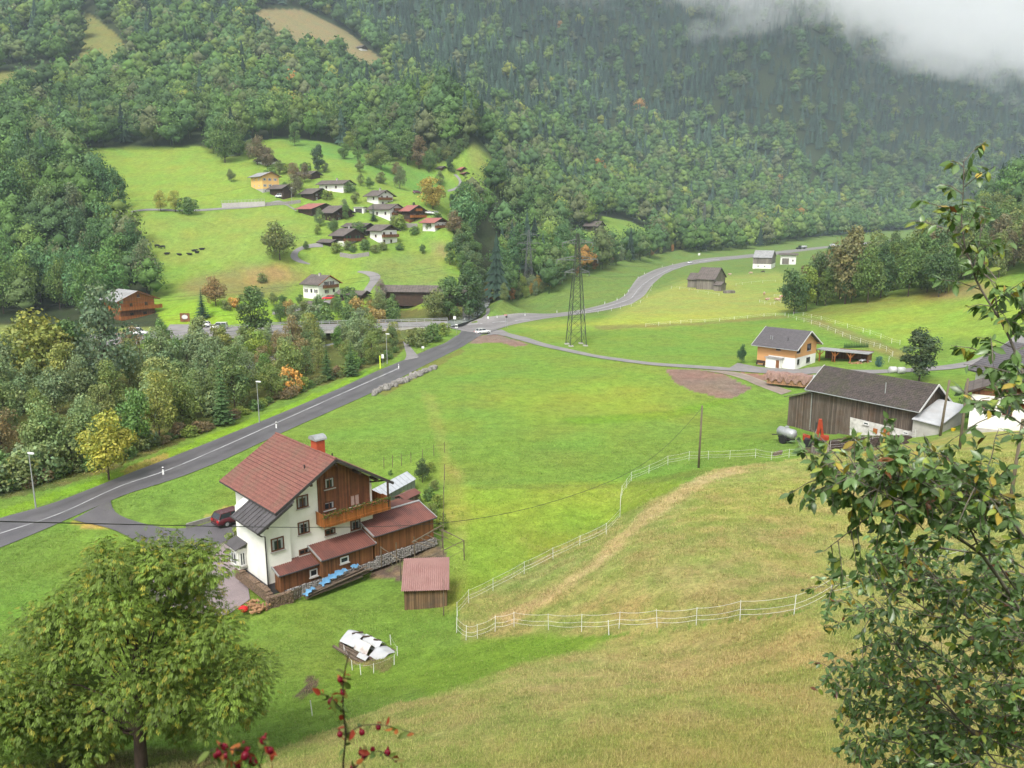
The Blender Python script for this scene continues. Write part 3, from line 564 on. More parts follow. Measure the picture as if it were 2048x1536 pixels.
def roof_slab(m, x0, x1, ye, ze, yr, zr, th=.16, rows=0):
    """sloping slab from eave (ye,ze) to ridge (yr,zr); rows>0 gives overlapping courses"""
    ye, ze, yr, zr = map(float, (ye, ze, yr, zr)); L = math.hypot(yr-ye, zr-ze); uy, uz = (yr-ye)/L, (zr-ze)/L
    sg = 1 if yr > ye else -1; ny, nz = -uz*sg*1.0, abs(uy)
    if not rows:
        m.add([(x0,ye,ze),(x1,ye,ze),(x1,yr,zr),(x0,yr,zr),(x0,ye+ny*th,ze+nz*th),(x1,ye+ny*th,ze+nz*th),(x1,yr+ny*th*0,zr+th/nz),(x0,yr,zr+th/nz)],
              [(0,1,2,3),(7,6,5,4),(0,4,5,1),(1,5,6,2),(2,6,7,3),(3,7,4,0)]); return
    for k in range(rows):
        a, b2 = L*k/rows, L*(k+1)/rows+.05
        if k == rows-1: b2 = L
        p = [(ye+uy*a, ze+uz*a), (ye+uy*b2, ze+uz*b2)]; t0, t1 = th+.035, th-.005
        if k == rows-1: t1 = th
        pts = [(p[0][0], p[0][1]), (p[1][0], p[1][1]), (p[1][0]+ny*t1, p[1][1]+nz*t1), (p[0][0]+ny*t0, p[0][1]+nz*t0)]
        m.add([(x0,)+q for q in pts]+[(x1,)+q for q in pts], [(0,1,2,3),(7,6,5,4),(0,4,5,1),(1,5,6,2),(2,6,7,3),(3,7,4,0)])
def balcony(root, face_o, ex, en, a0, a1, z, d=1.0, h=.95, mat=None, flowers=False, zbot=0):
    ex = np.array(ex, float); en = np.array(en, float); o = np.array(face_o, float); up = np.array((0,0,1.)); mat = mat or wood_brown
    w = a1-a0; m = MB(); mid = o+ex*(a0+a1)/2; mid[2] += z
    m.obox(mid+en*d/2-up*.06, ex*w, en*d, up*.12)
    n = max(2, int(w/.13))
    for k in range(n): m.obox(mid+ex*((k+.5)/n-.5)*w+en*(d-.03)+up*(h/2-.04), ex*(w/n*.86), en*.03, up*(h-.05))
    nd = max(1, int(d/.14))
    for s in (-1,1):
        for k in range(nd): m.obox(mid+ex*s*(w/2-.02)+en*((k+.5)/nd*d)+up*(h/2-.04), ex*.03, en*(d/nd*.86), up*(h-.05))
        m.obox(mid+ex*s*(w/2-.02)+en*d/2+up*h, ex*.07, en*d, up*.07)
    m.obox(mid+en*(d-.02)+up*h, ex*(w+.06), en*.12, up*.08); m.obox(mid+en*(d-.0)+up*.1, ex*w, en*.06, up*.1)
    return m.build('balcony', mat, root)
def gable_house(name, label, cat, loc, th, L, W, hw, t=.5, oh=.8, og=.7, low=None, upm=None, split=None, roofm=None, trim=None, rows=0, wins=(), balcs=(), chims=(), group=None, asym=0, gable_up=None, base=1.5, doors=(), thick=.16):
    """loc = ground point below the wall corner between the front long side (-Y) and right gable (+X); building extends to -X and +Y"""
    r = empty(name, loc, th, label, cat, group); low = low or plaster; roofm = roofm or roof_old; trim = trim or trim_dark
    hr = hw + t*(W/2+asym*W/2); yr = W/2*(1+asym)   # ridge position from front
    tb = (hr-hw)/(W-yr) if asym else t
    sp = split if split is not None else hw
    MB().box(-L,0,0,W,-base,min(sp,hw)).build('lower_wall' if upm else 'wall', low, r)
    um = upm or low; e = .03 if upm else 0
    if not upm: e = -.002
    m = MB()
    if sp < hw: m.prism([(0,0)],0,0) if False else None
    yz = [(-e, sp), (W+e, sp), (W+e, hw), (yr, hr-.02), (-e, hw)] if sp < hw else [(-e, hw), (W+e, hw), (yr, hr-.02)]
    n = len(yz); vs = [(e, y, z) for y, z in yz]+[(-L-e, y, z) for y, z in yz]
    m.add(vs, [tuple(range(n)), tuple(range(2*n-1, n-1, -1))]+[(i, i+n, (i+1) % n+n, (i+1) % n) for i in range(n)])
    m.build('upper_wall' if upm else 'gable', um, r)
    m = MB(); x0, x1 = -L-og, og
    roof_slab(m, x0, x1, -oh, hw-t*oh, yr, hr, thick, rows); roof_slab(m, x0, x1, W+oh, hw-tb*oh, yr, hr, thick, rows)
    ro = m.build('roof', roofm, r)
    for x in (x0-.02, x1+.02):   # barge boards, gutters
        m = MB()
        for ya, za in ((-oh-.02, hw-t*oh), (W+oh+.02, hw-tb*oh)): m.bar((x, ya, za+.06), (x, yr, hr+.08), .05, .26)
        m.build('barge_board', trim, r)
    for y, za in ((-oh-.07, hw-t*oh), (W+oh+.07, hw-tb*oh)): MB().tube([(x0, y, za+.02), (x1, y, za+.02)], .07, 6).build('gutter', trim_dark if trim != trim_white else galv, r)
    m = MB()   # purlins
    for y in (0, yr, W):
        z = (hw if y != yr else hr)-.16
        m.box(-.01, og-.06, y-.08, y+.08, z-.1, z+.06)
    m.build('rafter_end', wood_dark if upm is None else um, r)
    F = {'F': ((0,0,0), (-1,0,0), (0,-1,0)), 'R': ((0,0,0), (0,1,0), (1,0,0)), 'L': ((-L,W,0), (0,-1,0), (-1,0,0))}
    def fo(face, z):
        o, ex, en = F[face]; o = np.array(o, float)
        if upm and z >= sp-.05: o = o+np.array(en)*e
        return o, ex, en
    for wd in wins:
        face, a, z, w, h = wd[:5]; kw = wd[5] if len(wd) > 5 else {}
        o, ex, en = fo(face, z); window(r, o, ex, en, a, z, w, h, **kw)
    for bd in balcs:
        face, a0, a1, z = bd[:4]; kw = bd[4] if len(bd) > 4 else {}
        o, ex, en = fo(face, z); balcony(r, o, ex, en, a0, a1, z, **kw)
    for dd in doors:
        face, a, w, h, dm = dd[:5]; z = dd[5] if len(dd) > 5 else 0
        o, ex, en = fo(face, z); ex = np.array(ex, float); en = np.array(en, float); c = o+ex*a; c[2] += z+h/2
        MB().obox(c+en*.02, ex*w, en*.07, (0,0,h)).build('door', dm, r)
    for cx, cy, s, hh, cm in chims:
        zz = hr - abs(cy-yr)*t; ch = MB().box(cx-s/2, cx+s/2, cy-s/2, cy+s/2, zz-.4, zz+hh).build('chimney', cm, ro)
        MB().box(cx-s/2-.06, cx+s/2+.06, cy-s/2-.06, cy+s/2+.06, zz+hh+.003, zz+hh+.08).build('chimney_cap', trim_dark, ch)
    return r, (L, W, hw, hr, yr)
def solve_dim(Cp, d, u):
    """distance along unit dir d from Cp so that the point shows at column u"""
    a = (u-1024)/FPX; k = lambda p: p[1]*cos(PITCH)-(p[2]-H)*sin(PITCH)
    return (a*k(Cp)-Cp[0])/(d[0]-a*d[1]*cos(PITCH))
def auto_dims(uv, uL, uR, vE, th, Cp=None):
    Cp = gp(*uv) if Cp is None else np.array(Cp, float); r = np.array((cos(th), sin(th), 0)); q = np.array((-sin(th), cos(th), 0))
    L = solve_dim(Cp, -r, uL); W = solve_dim(Cp, q, uR)
    rr = ray(uv[0], vE); hw = H+rr[2]*Cp[1]-Cp[2]
    return Cp, L, W, hw

# ---------------------------------------------------------------- the big house in the foreground (local X along gable front, Y back along ridge)
hb = empty('chalet_house', (-14.604, 63.35, 0), radians(42.41), 'large white and timber chalet with red tiled roof and flower balcony', 'house')
g0 = .956; TL = 10.84; T = .594; ZR = 10.04
MB().box(-4.6,4.1,g0+.3,TL-.9,-.8,7.2).build('wall', plaster, hb)
m = MB(); m.add([(x,y,z) for y in (g0+.3,TL-.9) for x,z in ((-4.6,7.2),(4.1,7.2),(4.1,7.45),(0,9.95),(-4.6,7.22))], [(0,1,2,3,4),(9,8,7,6,5),(0,5,6,1),(1,6,7,2),(2,7,8,3),(3,8,9,4),(4,9,5,0)]); m.build('gable', plaster, hb)
m = MB(); m.add([(x,y,z) for y in (g0,6.3) for x,z in ((-6.24,.62),(-4.0,.62),(-4.0,7.5),(-6.24,5.95))], [(0,1,2,3),(7,6,5,4),(0,4,5,1),(1,5,6,2),(2,6,7,3),(3,7,4,0)]); m.build('side_wing', plaster, hb)
MB().box(-6.2,-4.05,g0+.04,6.26,-.8,.62).build('plinth', plinth, hb)
m = MB(); yy = g0+.3-.06   # timber cladding on the gable
m.add([(x,y,z) for y in (yy, yy+.1) for x,z in ((-1.2,4.9),(3.85,4.9),(3.85,7.52),(0,9.85),(-1.2,9.12))], [(0,1,2,3,4),(9,8,7,6,5),(0,5,6,1),(1,6,7,2),(2,7,8,3),(3,8,9,4),(4,9,5,0)]); m.build('timber_cladding', wood_clad, hb)
m = MB(); roof_slab(m, -1, 1, 0, 0, 1, 1) if False else None
def rslab(x_e, x_r, zr, y0, y1, t, th=.16, rows=0):  # slab in rotated axes: slope along X, length along Y
    mm = MB(); roof_slab(mm, -y1, -y0, x_e, zr-t*abs(x_r-x_e), x_r, zr, th, rows); mm.v = [(y, -x, z) for x, y, z in mm.v]; return mm
m = rslab(-5.55, 0, ZR, 0, TL, T, .14, 19); m2 = rslab(5.53, 0, ZR, 0, TL, T, .14, 19); m.add(m2.v, m2.f)
hr_ = m.build('roof', tile_red, hb)
m = MB().tube([(0,-.01,ZR+.17),(0,TL+.01,ZR+.17)], .11, 8); m.build('ridge_cap', tile_red, hr_)
lx, lr_ = -7.14, -4.0
m = rslab(lx, lr_, ZR-T*4.0-.2, -.15, 5.0, T, .07)
for k in range(9):
    y = -.1+k*.6; m.bar((lx, y, ZR-T*7.14-.2+.1), (lr_, y, ZR-T*4-.2+.1), .03, .06)
m.build('lower_roof', roof_metal, hb)
m = MB(); m.bar((-5.57,-.03,ZR-T*5.55+.05),(0,-.03,ZR+.06),.05,.24); m.bar((5.55,-.03,ZR-T*5.53+.05),(0,-.03,ZR+.06),.05,.24); m.bar((lx-.02,-.18,ZR-T*7.14-.2),(-4.2,-.18,ZR-T*4.2-.2),.05,.2); m.build('barge_board', trim_dark, hb)
m = MB().tube([(lx-.07,-.15,ZR-T*7.14-.18),(lx-.07,5.0,ZR-T*7.14-.18)],.07,6); m.build('gutter', trim_dark, hb)
MB().tube([(lx-.05,.0,ZR-T*7.14-.25),(-6.7,.4,5.1),(-6.2,g0-.08,4.8),(-6.2,g0-.08,.1)],.055,6).build('drainpipe', trim_dark, hb)
for s in (-1,1): MB().tube([(s*5.58,0,ZR-T*5.55+.02),(s*5.58,TL,ZR-T*5.55+.02)],.07,6).build('gutter', trim_dark, hb)
for x,z in ((-4.4,ZR-T*4.4-.2),(-2.3,ZR-T*2.3-.2),(2.3,ZR-T*2.3-.2),(4.0,ZR-T*4-.2),(-6.3,ZR-T*6.3-.42),(0,ZR-.25)): MB().box(x-.09,x+.09,.05,g0+.3,z-.16,z+.05).build('purlin', wood_dark, hb)
MB().bar((3.9,g0+.25,7.0),(4.9,.1,7.2),.12).build('roof_brace', wood_dark, hb)
ch = MB().box(-.05,.75,3.1,4.1,9.3,11.0).build('chimney', brick_red, hr_)
m = MB(); m.tube([(-.22,3.6,11.12),(.92,3.6,11.12)], .05, 6)
m.loft([[(x, 3.6+.62*cos(a), 11.13+.36*sin(a)) for a in np.linspace(-.1, pi+.1, 10)] for x in (-.22,.92)]); 
for x in (0,.7): m.box(x-.04,x+.04,3.15,4.05,11.0,11.2)
m.build('chimney_cowl', galv, ch)
for x,y in ((-1.7,2.3),(1.9,4.0)): MB().tube([(x,y,ZR-T*abs(x)),(x,y,ZR-T*abs(x)+.5)],.06,6).build('vent_pipe', trim_dark, hr_)
FW = lambda e: (np.array((0, g0+.3-e, 0)), (1,0,0), (0,-1,0))
o, ex, en = FW(.06)
window(hb, o, ex, en, -.08, 7.35, .95, .98); window(hb, o, ex, en, -.2, 5.5, 1.0, .72); window(hb, o, ex, en, 2.3, 5.2, 1.0, 1.05, closed=surf('closed_blind',(.42,.30,.26),lines=0))
o, ex, en = FW(0)
window(hb, o, ex, en, -2.6, 6.25, 1.05, 1.08); window(hb, o, ex, en, -2.62, 3.97, 1.05, 1.08); window(hb, o, ex, en, -2.65, 2.15, 1.05, .5); window(hb, o, ex, en, -.2, 3.2, 1.0, .55); window(hb, o, ex, en, 2.3, 2.95, 1.0, .95)
window(hb, (0,g0,0), (1,0,0), (0,-1,0), -5.15, 3.33, 1.12, 1.1)
balcony(hb, (0,g0+.3,0), (1,0,0), (0,-1,0), -1.45, 5.15, 4.6, d=1.35, h=.98, mat=wood_orange)
MB().box(3.9,5.1,1.2,6.0,4.48,4.6).box(5.05,5.1,1.2,6.0,4.6,5.55).build('side_gallery', wood_orange, hb)
for x in (4.95,): MB().box(x-.07,x+.07,-.1,.04,4.6,7.1).build('balcony_post', wood_dark, hb)
# bay window on the side wing
m = MB().box(-7.0,-6.24,4.6,6.2,.9,2.7); m.build('bay', plaster, hb); m = rslab(-7.3,-6.2,3.15,4.3,6.5,.35,.08); m.build('bay_roof', roof_metal, hb)
window(hb, (-7.0,5.4,0), (0,-1,0), (-1,0,0), 0, 1.2, 1.2, 1.2, frame_white); window(hb, (-6.62,4.6,0), (1,0,0), (0,-1,0), 0, 1.2, .5, 1.2, frame_white)
# annexes: lean-to roofs stepping along the gable front (front walls y=yf)
def annex(x0, x1, yf, ze, yt, zt, wb, mat_w=wood_brown, oh=.25):
    MB().add([(x,y,z) for x in (x0,x1) for y,z in ((yf,wb),(yt,wb),(yt,zt-.05),(yf,ze-.05))], [(0,1,2,3),(7,6,5,4),(0,4,5,1),(1,5,6,2),(2,6,7,3),(3,7,4,0)]).build('annex_wall', mat_w, hb)
    s = (zt-ze)/(yt-yf); y0 = yf-oh; z0 = ze-s*oh; n = int((x1-x0+.4)/.09); vs = []; 
    for k in range(n+1):
        x = x0-.2+(x1-x0+.4)*k/n; dz = .022*(1 if k % 2 else -1)
        vs += [(x,y0,z0+dz),(x,yt,zt+dz)]
    MB().add(vs, [(2*k,2*k+2,2*k+3,2*k+1) for k in range(n)]).build('annex_roof', corr_red, hb)
    MB().bar((x0-.22,y0,z0+.0),(x0-.22,yt,zt+.0),.1,.14).build('verge_board', galv, hb); MB().bar((x1+.22,y0,z0),(x1+.22,yt,zt),.08,.12).build('verge_board', galv, hb)
    MB().tube([(x0-.2,y0-.05,z0-.04),(x1+.2,y0-.05,z0-.04)],.06,6).build('gutter', trim_dark, hb)
annex(-5.55,-2.15,.0,1.72,g0+.3,2.12,.02); annex(-2.15,2.75,-.75,2.25,g0+.3,2.82,.5)
annex(2.95,9.3,-.75,2.92,1.75,3.66,.55)
for x0,x1 in ((4.2,9.3),):
    MB().add([(x,y,z) for x in (x0,x1) for y,z in ((1.75,.0),(5.0,.0),(5.0,3.0),(1.75,3.6))], [(0,1,2,3),(7,6,5,4),(0,4,5,1),(1,5,6,2),(2,6,7,3),(3,7,4,0)]).build('annex_wall', wood_brown, hb)
    n = 60; vs = []
    for k in range(n+1):
        x = x0-.15+(x1-x0+.4)*k/n; dz = .022*(1 if k % 2 else -1); vs += [(x,1.75,3.66+dz),(x,5.25,2.95+dz)]
    MB().add(vs, [(2*k,2*k+2,2*k+3,2*k+1) for k in range(n)]).build('annex_roof', corr_red, hb)
MB().tube([(2.8,1.75,3.72),(9.55,1.75,3.72)],.09,6).build('ridge_cap', galv, hb)
window(hb, (0,0,0), (1,0,0), (0,-1,0), -2.6, .55, .7, .65, frame_white, mull=0); window(hb, (0,-.75,0), (1,0,0), (0,-1,0), -.1, 1.25, .8, .55, frame_white, mull=0)
# rubble stone base
def stone_wall(name, x0, x1, y0, y1, z0a, z0b, zt, parent=None, sz=.2, mat=stone, seed=1):
    r = random.Random(seed); m = MB(); m.add([(x0,y0+.06,z0a),(x1,y0+.06,z0b),(x1,y1,z0b),(x0,y1,z0a),(x0,y0+.06,zt),(x1,y0+.06,zt),(x1,y1,zt),(x0,y1,zt)], [(0,3,2,1),(4,5,6,7),(0,1,5,4),(1,2,6,5),(2,3,7,6),(3,0,4,7)])
    core = m.build(name, stone_d, parent); m = MB(); x = x0+sz*.3
    while x < x1:
        zb = z0a+(z0b-z0a)*(x-x0)/(x1-x0); z = zb+r.uniform(0,.1)
        while z < zt:
            s = sz*r.uniform(.35,.6); m.ball((x+r.uniform(-.05,.05), y0+.05, z+s*.3), s, 6, 4, (r.uniform(.8,1.25), .55, r.uniform(.55,.8))); z += s*1.15
        x += sz*.85
    m.build('stone', mat, core, True); return core
stone_wall('stone_base', -5.6, 2.9, -.98, -.74, -.6, -.2, .56, hb, .24, seed=3)
stone_wall('stone_base', 2.9, 9.4, -1.0, -.74, -.2, .1, .86, hb, .26, seed=4)
stone_wall('stone_base', -6.4, -5.6, -.98, -.6, -.8, -.6, .3, hb, .24, seed=5)
# flowers on the balcony rail
def leaf_cloud(n, fn, size, cols, seed, up=.3):
    r = np.random.default_rng(seed); c = fn(r, n); nrm = r.normal(size=(n,3)); nrm[:,2] += up; nrm /= np.linalg.norm(nrm, axis=1)[:,None]
    t = np.cross(nrm, r.normal(size=(n,3))); t /= np.linalg.norm(t, axis=1)[:,None]; b = np.cross(nrm, t); s = size*r.uniform(.6,1.3,(n,1))
    V = np.stack([c-t*s, c-b*s*.6, c+t*s, c+b*s*.6], 1).reshape(-1,3); F = np.arange(4*n).reshape(-1,4)
    cc = np.array(cols)[r.integers(0, len(cols), n)]*r.uniform(.75,1.25,(n,1)); return V, F, np.repeat(cc, 4, 0)
def cloud_obj(name, n, fn, size, cols, seed, parent=None, mat=None):
    V, F, c = leaf_cloud(n, fn, size, cols, seed); return link(bpy.data.objects.new(name, np_mesh(name, V, F, c, mat or leaf_m)), parent)
G1, G2, G3 = (.07,.13,.025), (.05,.10,.02), (.11,.16,.03)
fl = cloud_obj('window_box_plants', 1500, lambda r, n: np.stack([r.uniform(-1.5,5.15,n), -.15+r.normal(0,.1,n), 5.6+r.normal(0,.10,n)-.15*(r.random(n)<.2)], 1), .055, [G1,G2,G3,G1,G3,G1,G2,(.4,.08,.10)], 5)
fl.location = hb.location; fl.rotation_euler = hb.rotation_euler; tag(fl, 'flowers and green trailing plants along the chalet balcony rail', 'balcony flowers')
def place(o, x, y, z, rz=0):  # place in the big house's frame
    c, s = cos(radians(42.41)), sin(radians(42.41)); o.location = (-14.604+x*c-y*s, 63.35+x*s+y*c, z); o.rotation_euler[2] = radians(42.41)+rz; return o

# ---------------------------------------------------------------- barn, timber house, right-hand house
W6 = dict(fm=frame_white)
rb, d_ = gable_house('barn', 'long weathered timber barn with mossy brown roof and stained plaster base', 'barn', (51.99,99.64,2.5), radians(-54.77), 14.94, 6.93, 3.40, .717, .76, .87,
    low=wood_grey, roofm=tile_brown, trim=trim_white, rows=17, base=3.8, thick=.12)
m = MB()
m.add([(x,y,z) for y in (-.06,.02) for x,z in ((.05,-2.2),(.05,-.02),(-8.9,.12),(-8.7,-3.2))], [(0,1,2,3),(7,6,5,4),(0,4,5,1),(1,5,6,2),(2,6,7,3),(3,7,4,0)]); m.box(.0,.06,0,6.9,-2.2,-.1)
m.build('plaster_base', plaster_old, rb)
o, ex, en = (0,-.06,0), (-1,0,0), (0,-1,0)
window(rb, o, ex, en, 6.5, -.45, .75, .38, frame_white, mull=0); window(rb, o, ex, en, .95, -.5, .7, .3, frame_white, mull=0)
for a, w, z0, z1 in ((5.1,.6,-1.35,-.65),(3.5,.9,-1.6,-.3)): MB().box(-a-w/2,-a+w/2,-.13,-.05,z0,z1).build('door', wood_orange, rb)
MB().box(-14.2,-13.0,-.05,.0,-3.0,-1.7).build('byre_shade_panel', trim_dark, rb)  # dark panel paints the shade inside the byre opening, wall stays uncut
m = MB(); m.add([(x,y,z) for y in (-.02,6.0) for x,z in ((-14.9,-3.6),(-14.9,2.55),(-18.9,1.15),(-18.9,-3.9))], [(0,1,2,3),(7,6,5,4),(0,4,5,1),(1,5,6,2),(2,6,7,3),(3,7,4,0)]); m.build('side_shed', wood_grey, rb)
m = MB(); m.add([(x,y,z+dz) for dz in (0,.09) for x,y,z in ((-14.5,-.5,2.78),(-14.5,6.2,2.78),(-19.5,6.2,1.05),(-19.5,-.5,1.05))], [(0,1,2,3),(7,6,5,4),(0,4,5,1),(1,5,6,2),(2,6,7,3),(3,7,4,0)]); m.build('side_shed_roof', roof_old, rb)
MB().tube([(-15.75,-.8,2.75),(-15.1,-.1,2.4),(-15.0,-.1,-3.0)],.06,6).build('drainpipe', galv, rb)
MB().tube([(-4.8,.9,3.9),(-4.8,.9,5.6)],.07,8).build('vent_pipe', galv, rb)
m = MB(); m.add([(.05,-.9,1.9),(3.7,-.9,1.75),(3.7,5.5,3.5),(.05,5.5,3.7)], [(0,1,2,3)]); m.add([(.05,-.9,1.84),(3.7,-.9,1.69),(3.7,5.5,3.44),(.05,5.5,3.64)], [(3,2,1,0)])
m.build('tin_roof', tin_white, rb)
MB().add([(x,y,z) for x in (.07,3.4) for y,z in ((-.5,-2.5),(5.3,-2.5),(5.3,3.35),(-.5,1.75))], [(0,1,2,3),(7,6,5,4),(0,4,5,1),(1,5,6,2),(2,6,7,3),(3,7,4,0)]).build('block_shed', concrete, rb)

ot, d_ = gable_house('timber_house', 'small larch clad house on white base with grey tiled roof', 'house', (55.74,154.43,.2), radians(-44.81), 8.05, 9.23, 4.46, .571, 1.0, .9,
    low=plaster, upm=wood_pale, split=2.2, roofm=tile_grey, trim=trim_white, rows=16, thick=.13,
    wins=[('F',3.6,3.35,1.0,.4,dict(mull=0)), ('R',5.75,3.1,1.7,1.4,dict(fm=trim_dark,mull=1)), ('R',1.2,3.1,1.4,1.0,dict(fm=trim_dark)), ('R',5.8,.6,1.6,1.1,dict(fm=trim_dark,mull=1)), ('R',1.4,.75,.9,1.1,dict(fm=trim_dark))])
MB().box(-8.06,-5.6,-.03,.02,0,2.25).build('larch_panel', wood_pale, ot)
m = MB(); m.box(-5.6,-2.6,-1.1,0,-.5,1.85); m.build('porch', plaster, ot); MB().box(-5.8,-2.2,-1.4,0,1.85,2.0).build('porch_roof', roof_pale, ot); MB().box(-3.4,-2.7,-1.14,-1.09,0,1.6).build('door', wood_brown, ot)
for x,y in ((-6.0,1.2),(-5.5,1.0)): MB().tube([(x,y,5.0),(x,y,6.0)],.07,6).build('vent_pipe', galv, ot)
MB().tube([(-2.3,1.2,5.0),(-2.3,1.2,5.9)],.07,6).build('vent_pipe', trim_dark, ot)

rh, d_ = gable_house('farmhouse', 'white farmhouse at the right edge with broad grey tiled roof', 'house', (69.3,100.6,4.5), radians(-75), 11.5, 13, 4.2, .50, .9, .9,
    low=plaster, roofm=tile_grey, trim=trim_dark, rows=18, wins=[('F',9,1.4,1.2,1.3,dict(fm=frame_white)),('F',3,1.4,1.2,1.3,dict(fm=frame_white))])
r_ = rh; 
cr = empty('outhouse', (54.3,91.8,4.9), radians(-31), 'white rendered outbuilding with timber gable beside the grey roofed farmhouse', 'outbuilding')
MB().box(0,8,0,6,-1.5,.45).build('plinth', concrete, cr); MB().box(.02,7.98,.02,5.98,.45,4.55).build('wall', plaster, cr)
m = MB(); m.add([(x,y,z) for y in (-.02,6.0) for x,z in ((0,4.45),(8,4.45),(8,4.7),(4,6.35),(0,4.6))], [(0,1,2,3,4),(9,8,7,6,5),(0,5,6,1),(1,6,7,2),(2,7,8,3),(3,8,9,4),(4,9,5,0)]); m.build('gable', wood_clad, cr)
m = MB(); m.bar((-1.0,-.9+4,3.45),(4,-.9+4,5.75),.12,8.6) if False else None
m = rslab(-.8,4,6.6,-.5,6.5,.45,.12); m2 = rslab(8.8,4,6.6,-.5,6.5,.45,.12); m.add(m2.v, m2.f); m.build('roof', roof_old, cr)
m = MB(); m.bar((-.85,-.52,4.5),(4,-.52,6.66),.06,.22); m.bar((8.85,-.52,4.5),(4,-.52,6.66),.06,.22); m.build('barge_board', wood_dark, cr)
window(cr, (0,0,0),(1,0,0),(0,-1,0), 1.5, 2.9, .7, .95); window(cr, (0,0,0),(1,0,0),(0,-1,0), 3.8, 2.3, 1.0, 1.2)

# ---------------------------------------------------------------- village on the hill
Z2 = lambda a, b: (480+a/4.452, 280+b/4.452)
def vh(name, label, cat, cz, uLz, uRz, vEz, deg=-40, **kw):
    uv = Z2(*cz); Cp, L, W, hw = auto_dims(uv, Z2(uLz,0)[0], Z2(uRz,0)[0], Z2(0,vEz)[1], radians(deg), kw.pop('Cp', None))
    hw = kw.pop('hw', hw); L = min(max(L, 2), 24); W = min(max(W, 2), 18)
    wf = kw.pop('wf', []); kw['wins'] = kw.get('wins', []) + [(f, (L if f != 'R' else W)*a, hw*z, w, h, o) for f, a, z, w, h, o in wf]
    bf = kw.pop('bf', []); kw['balcs'] = [(f, (L if f != 'R' else W)*a, (L if f != 'R' else W)*b, hw*z, o) for f, a, b, z, o in bf]
    cf = kw.pop('cf', []); kw['chims'] = [(-L*a, W*b, s, h, cm) for a, b, s, h, cm in cf]
    kw.setdefault('og', 1.15); kw.setdefault('oh', 1.15)
    if 'splitf' in kw: kw['split'] = hw*kw.pop('splitf')
    return gable_house(name, label, cat, tuple(Cp), radians(deg), L, W, hw, **kw)
DW = dict(fm=frame_brown); WW = dict(fm=frame_white, sill=False)
sh = dict(fm=frame_white, shutters=shutter_dark)
gable_house('village_house', 'white house with dark shutters and red car beside it', 'house', (-63.61,262.44,3.0), radians(-33.46), 7.28, 9.4, 4.82, .527, .78, .88, roofm=roof_old, trim=wood_orange, base=3,
    wins=[('F',5.8,1.9,.8,1.1,sh),('F',1.2,1.9,.8,1.1,sh),('F',3.3,1.9,.8,1.2,dict(fm=trim_dark)),('R',3.6,1.6,.9,1.1,sh),('R',6.8,1.7,.9,1.2,dict(fm=shutter_dark)),('R',3.7,4.2,1.0,1.2,sh),('R',6.1,4.2,1.0,1.2,sh)], balcs=[('R',2.0,8.2,3.4,dict(mat=wood_brown,d=1.1))], chims=[(-3.5,4.2,.6,1.0,concrete)])
grey = dict(fm=trim_white, sill=False, shutters=concrete)
vh('village_house', 'tall pale orange house with grey shutters and grey roof', 'house', (205,470), 105, 352, 318, -50, low=plinth if False else concrete, upm=plaster_yellow, splitf=.24, roofm=roof_pale, t=.42, trim=frame_brown, base=3,
    wf=[('F',.3,.36,.8,1.0,WW),('F',.7,.36,.8,1.0,WW),('F',.3,.72,.8,1.0,WW),('F',.7,.72,.8,1.0,WW)]+[('R',a,z,.8,1.1,grey) for a in (.14,.45,.78) for z in (.36,.72)]+[('R',.15,.05,.9,.9,dict(fm=frame_white))])
vh('shed', 'dark plank shed with the white car beneath it, below the orange house', 'shed', (385,530), 270, 482, 425, -42, low=wood_dark, roofm=roof_old, base=3)
vh('village_house', 'dark brown log house with two rows of small white framed windows', 'house', (655,543), 548, 788, 470, -42, low=wood_dark, roofm=roof_old, base=3, wf=[('R',a,z,.8,.9,WW) for a in (.22,.6,.85) for z in (.16,.62)])
vh('village_barn', 'large dark timber barn below the tall hillside tree', 'barn', (635,352), 460, 715, 300, -40, low=wood_dark, roofm=roof_old, base=3)
vh('village_house', 'low white house with grey roof half hidden above the orange house', 'house', (232,228), 145, 330, 175, -38, low=plaster, upm=wood_dark, splitf=.7, roofm=roof_old, base=3, wf=[('F',.3,.2,.8,.9,DW),('F',.7,.2,.8,.9,DW),('R',.4,.2,.8,.9,DW)])
vh('village_house', 'long white house with wide brown roof above the garden trees', 'house', (922,472), 708, 1010, 385, -28, roofm=roof_old, base=3, t=.42, wf=[('F',.3,.5,.9,1.1,DW),('F',.7,.5,.9,1.1,DW),('R',.4,.6,.9,1.1,DW)], cf=[(.45,.5,.6,1,concrete)])
vh('village_house', 'white two storey house with flower balcony, highest of the white houses', 'house', (1232,580), 1132, 1365, 490, -42, roofm=roof_old, base=3, t=.5, wf=[('F',.4,.55,.9,1.1,DW),('R',.3,.1,.8,1.1,DW),('R',.7,.1,1.2,1.2,DW),('R',.25,.68,.8,1.1,DW),('R',.6,.68,.8,1.1,DW),('R',.5,1.2,.7,.7,DW)], bf=[('R',.0,.85,.55,dict(mat=wood_brown,d=1.2))], cf=[(.4,.45,.6,1.1,concrete)])
vh('village_house', 'dark brown farmhouse with the pink roofed annex on its left', 'house', (835,728), 730, 1003, 640, -40, low=wood_dark, roofm=roof_old, base=3, wf=[('R',a,z,.9,1.0,WW) for a in (.3,.7) for z in (.15,.55)], bf=[('R',.1,1.0,.5,dict(mat=wood_dark,d=1.2)),('R',.25,.8,.95,dict(mat=wood_dark,d=1.0))])
vh('village_barn', 'open fronted shed with long faded pink roof', 'shed', (640,680), 520, 860, 610, -35, low=wood_dark, roofm=tile_redplain, base=3, t=.3)
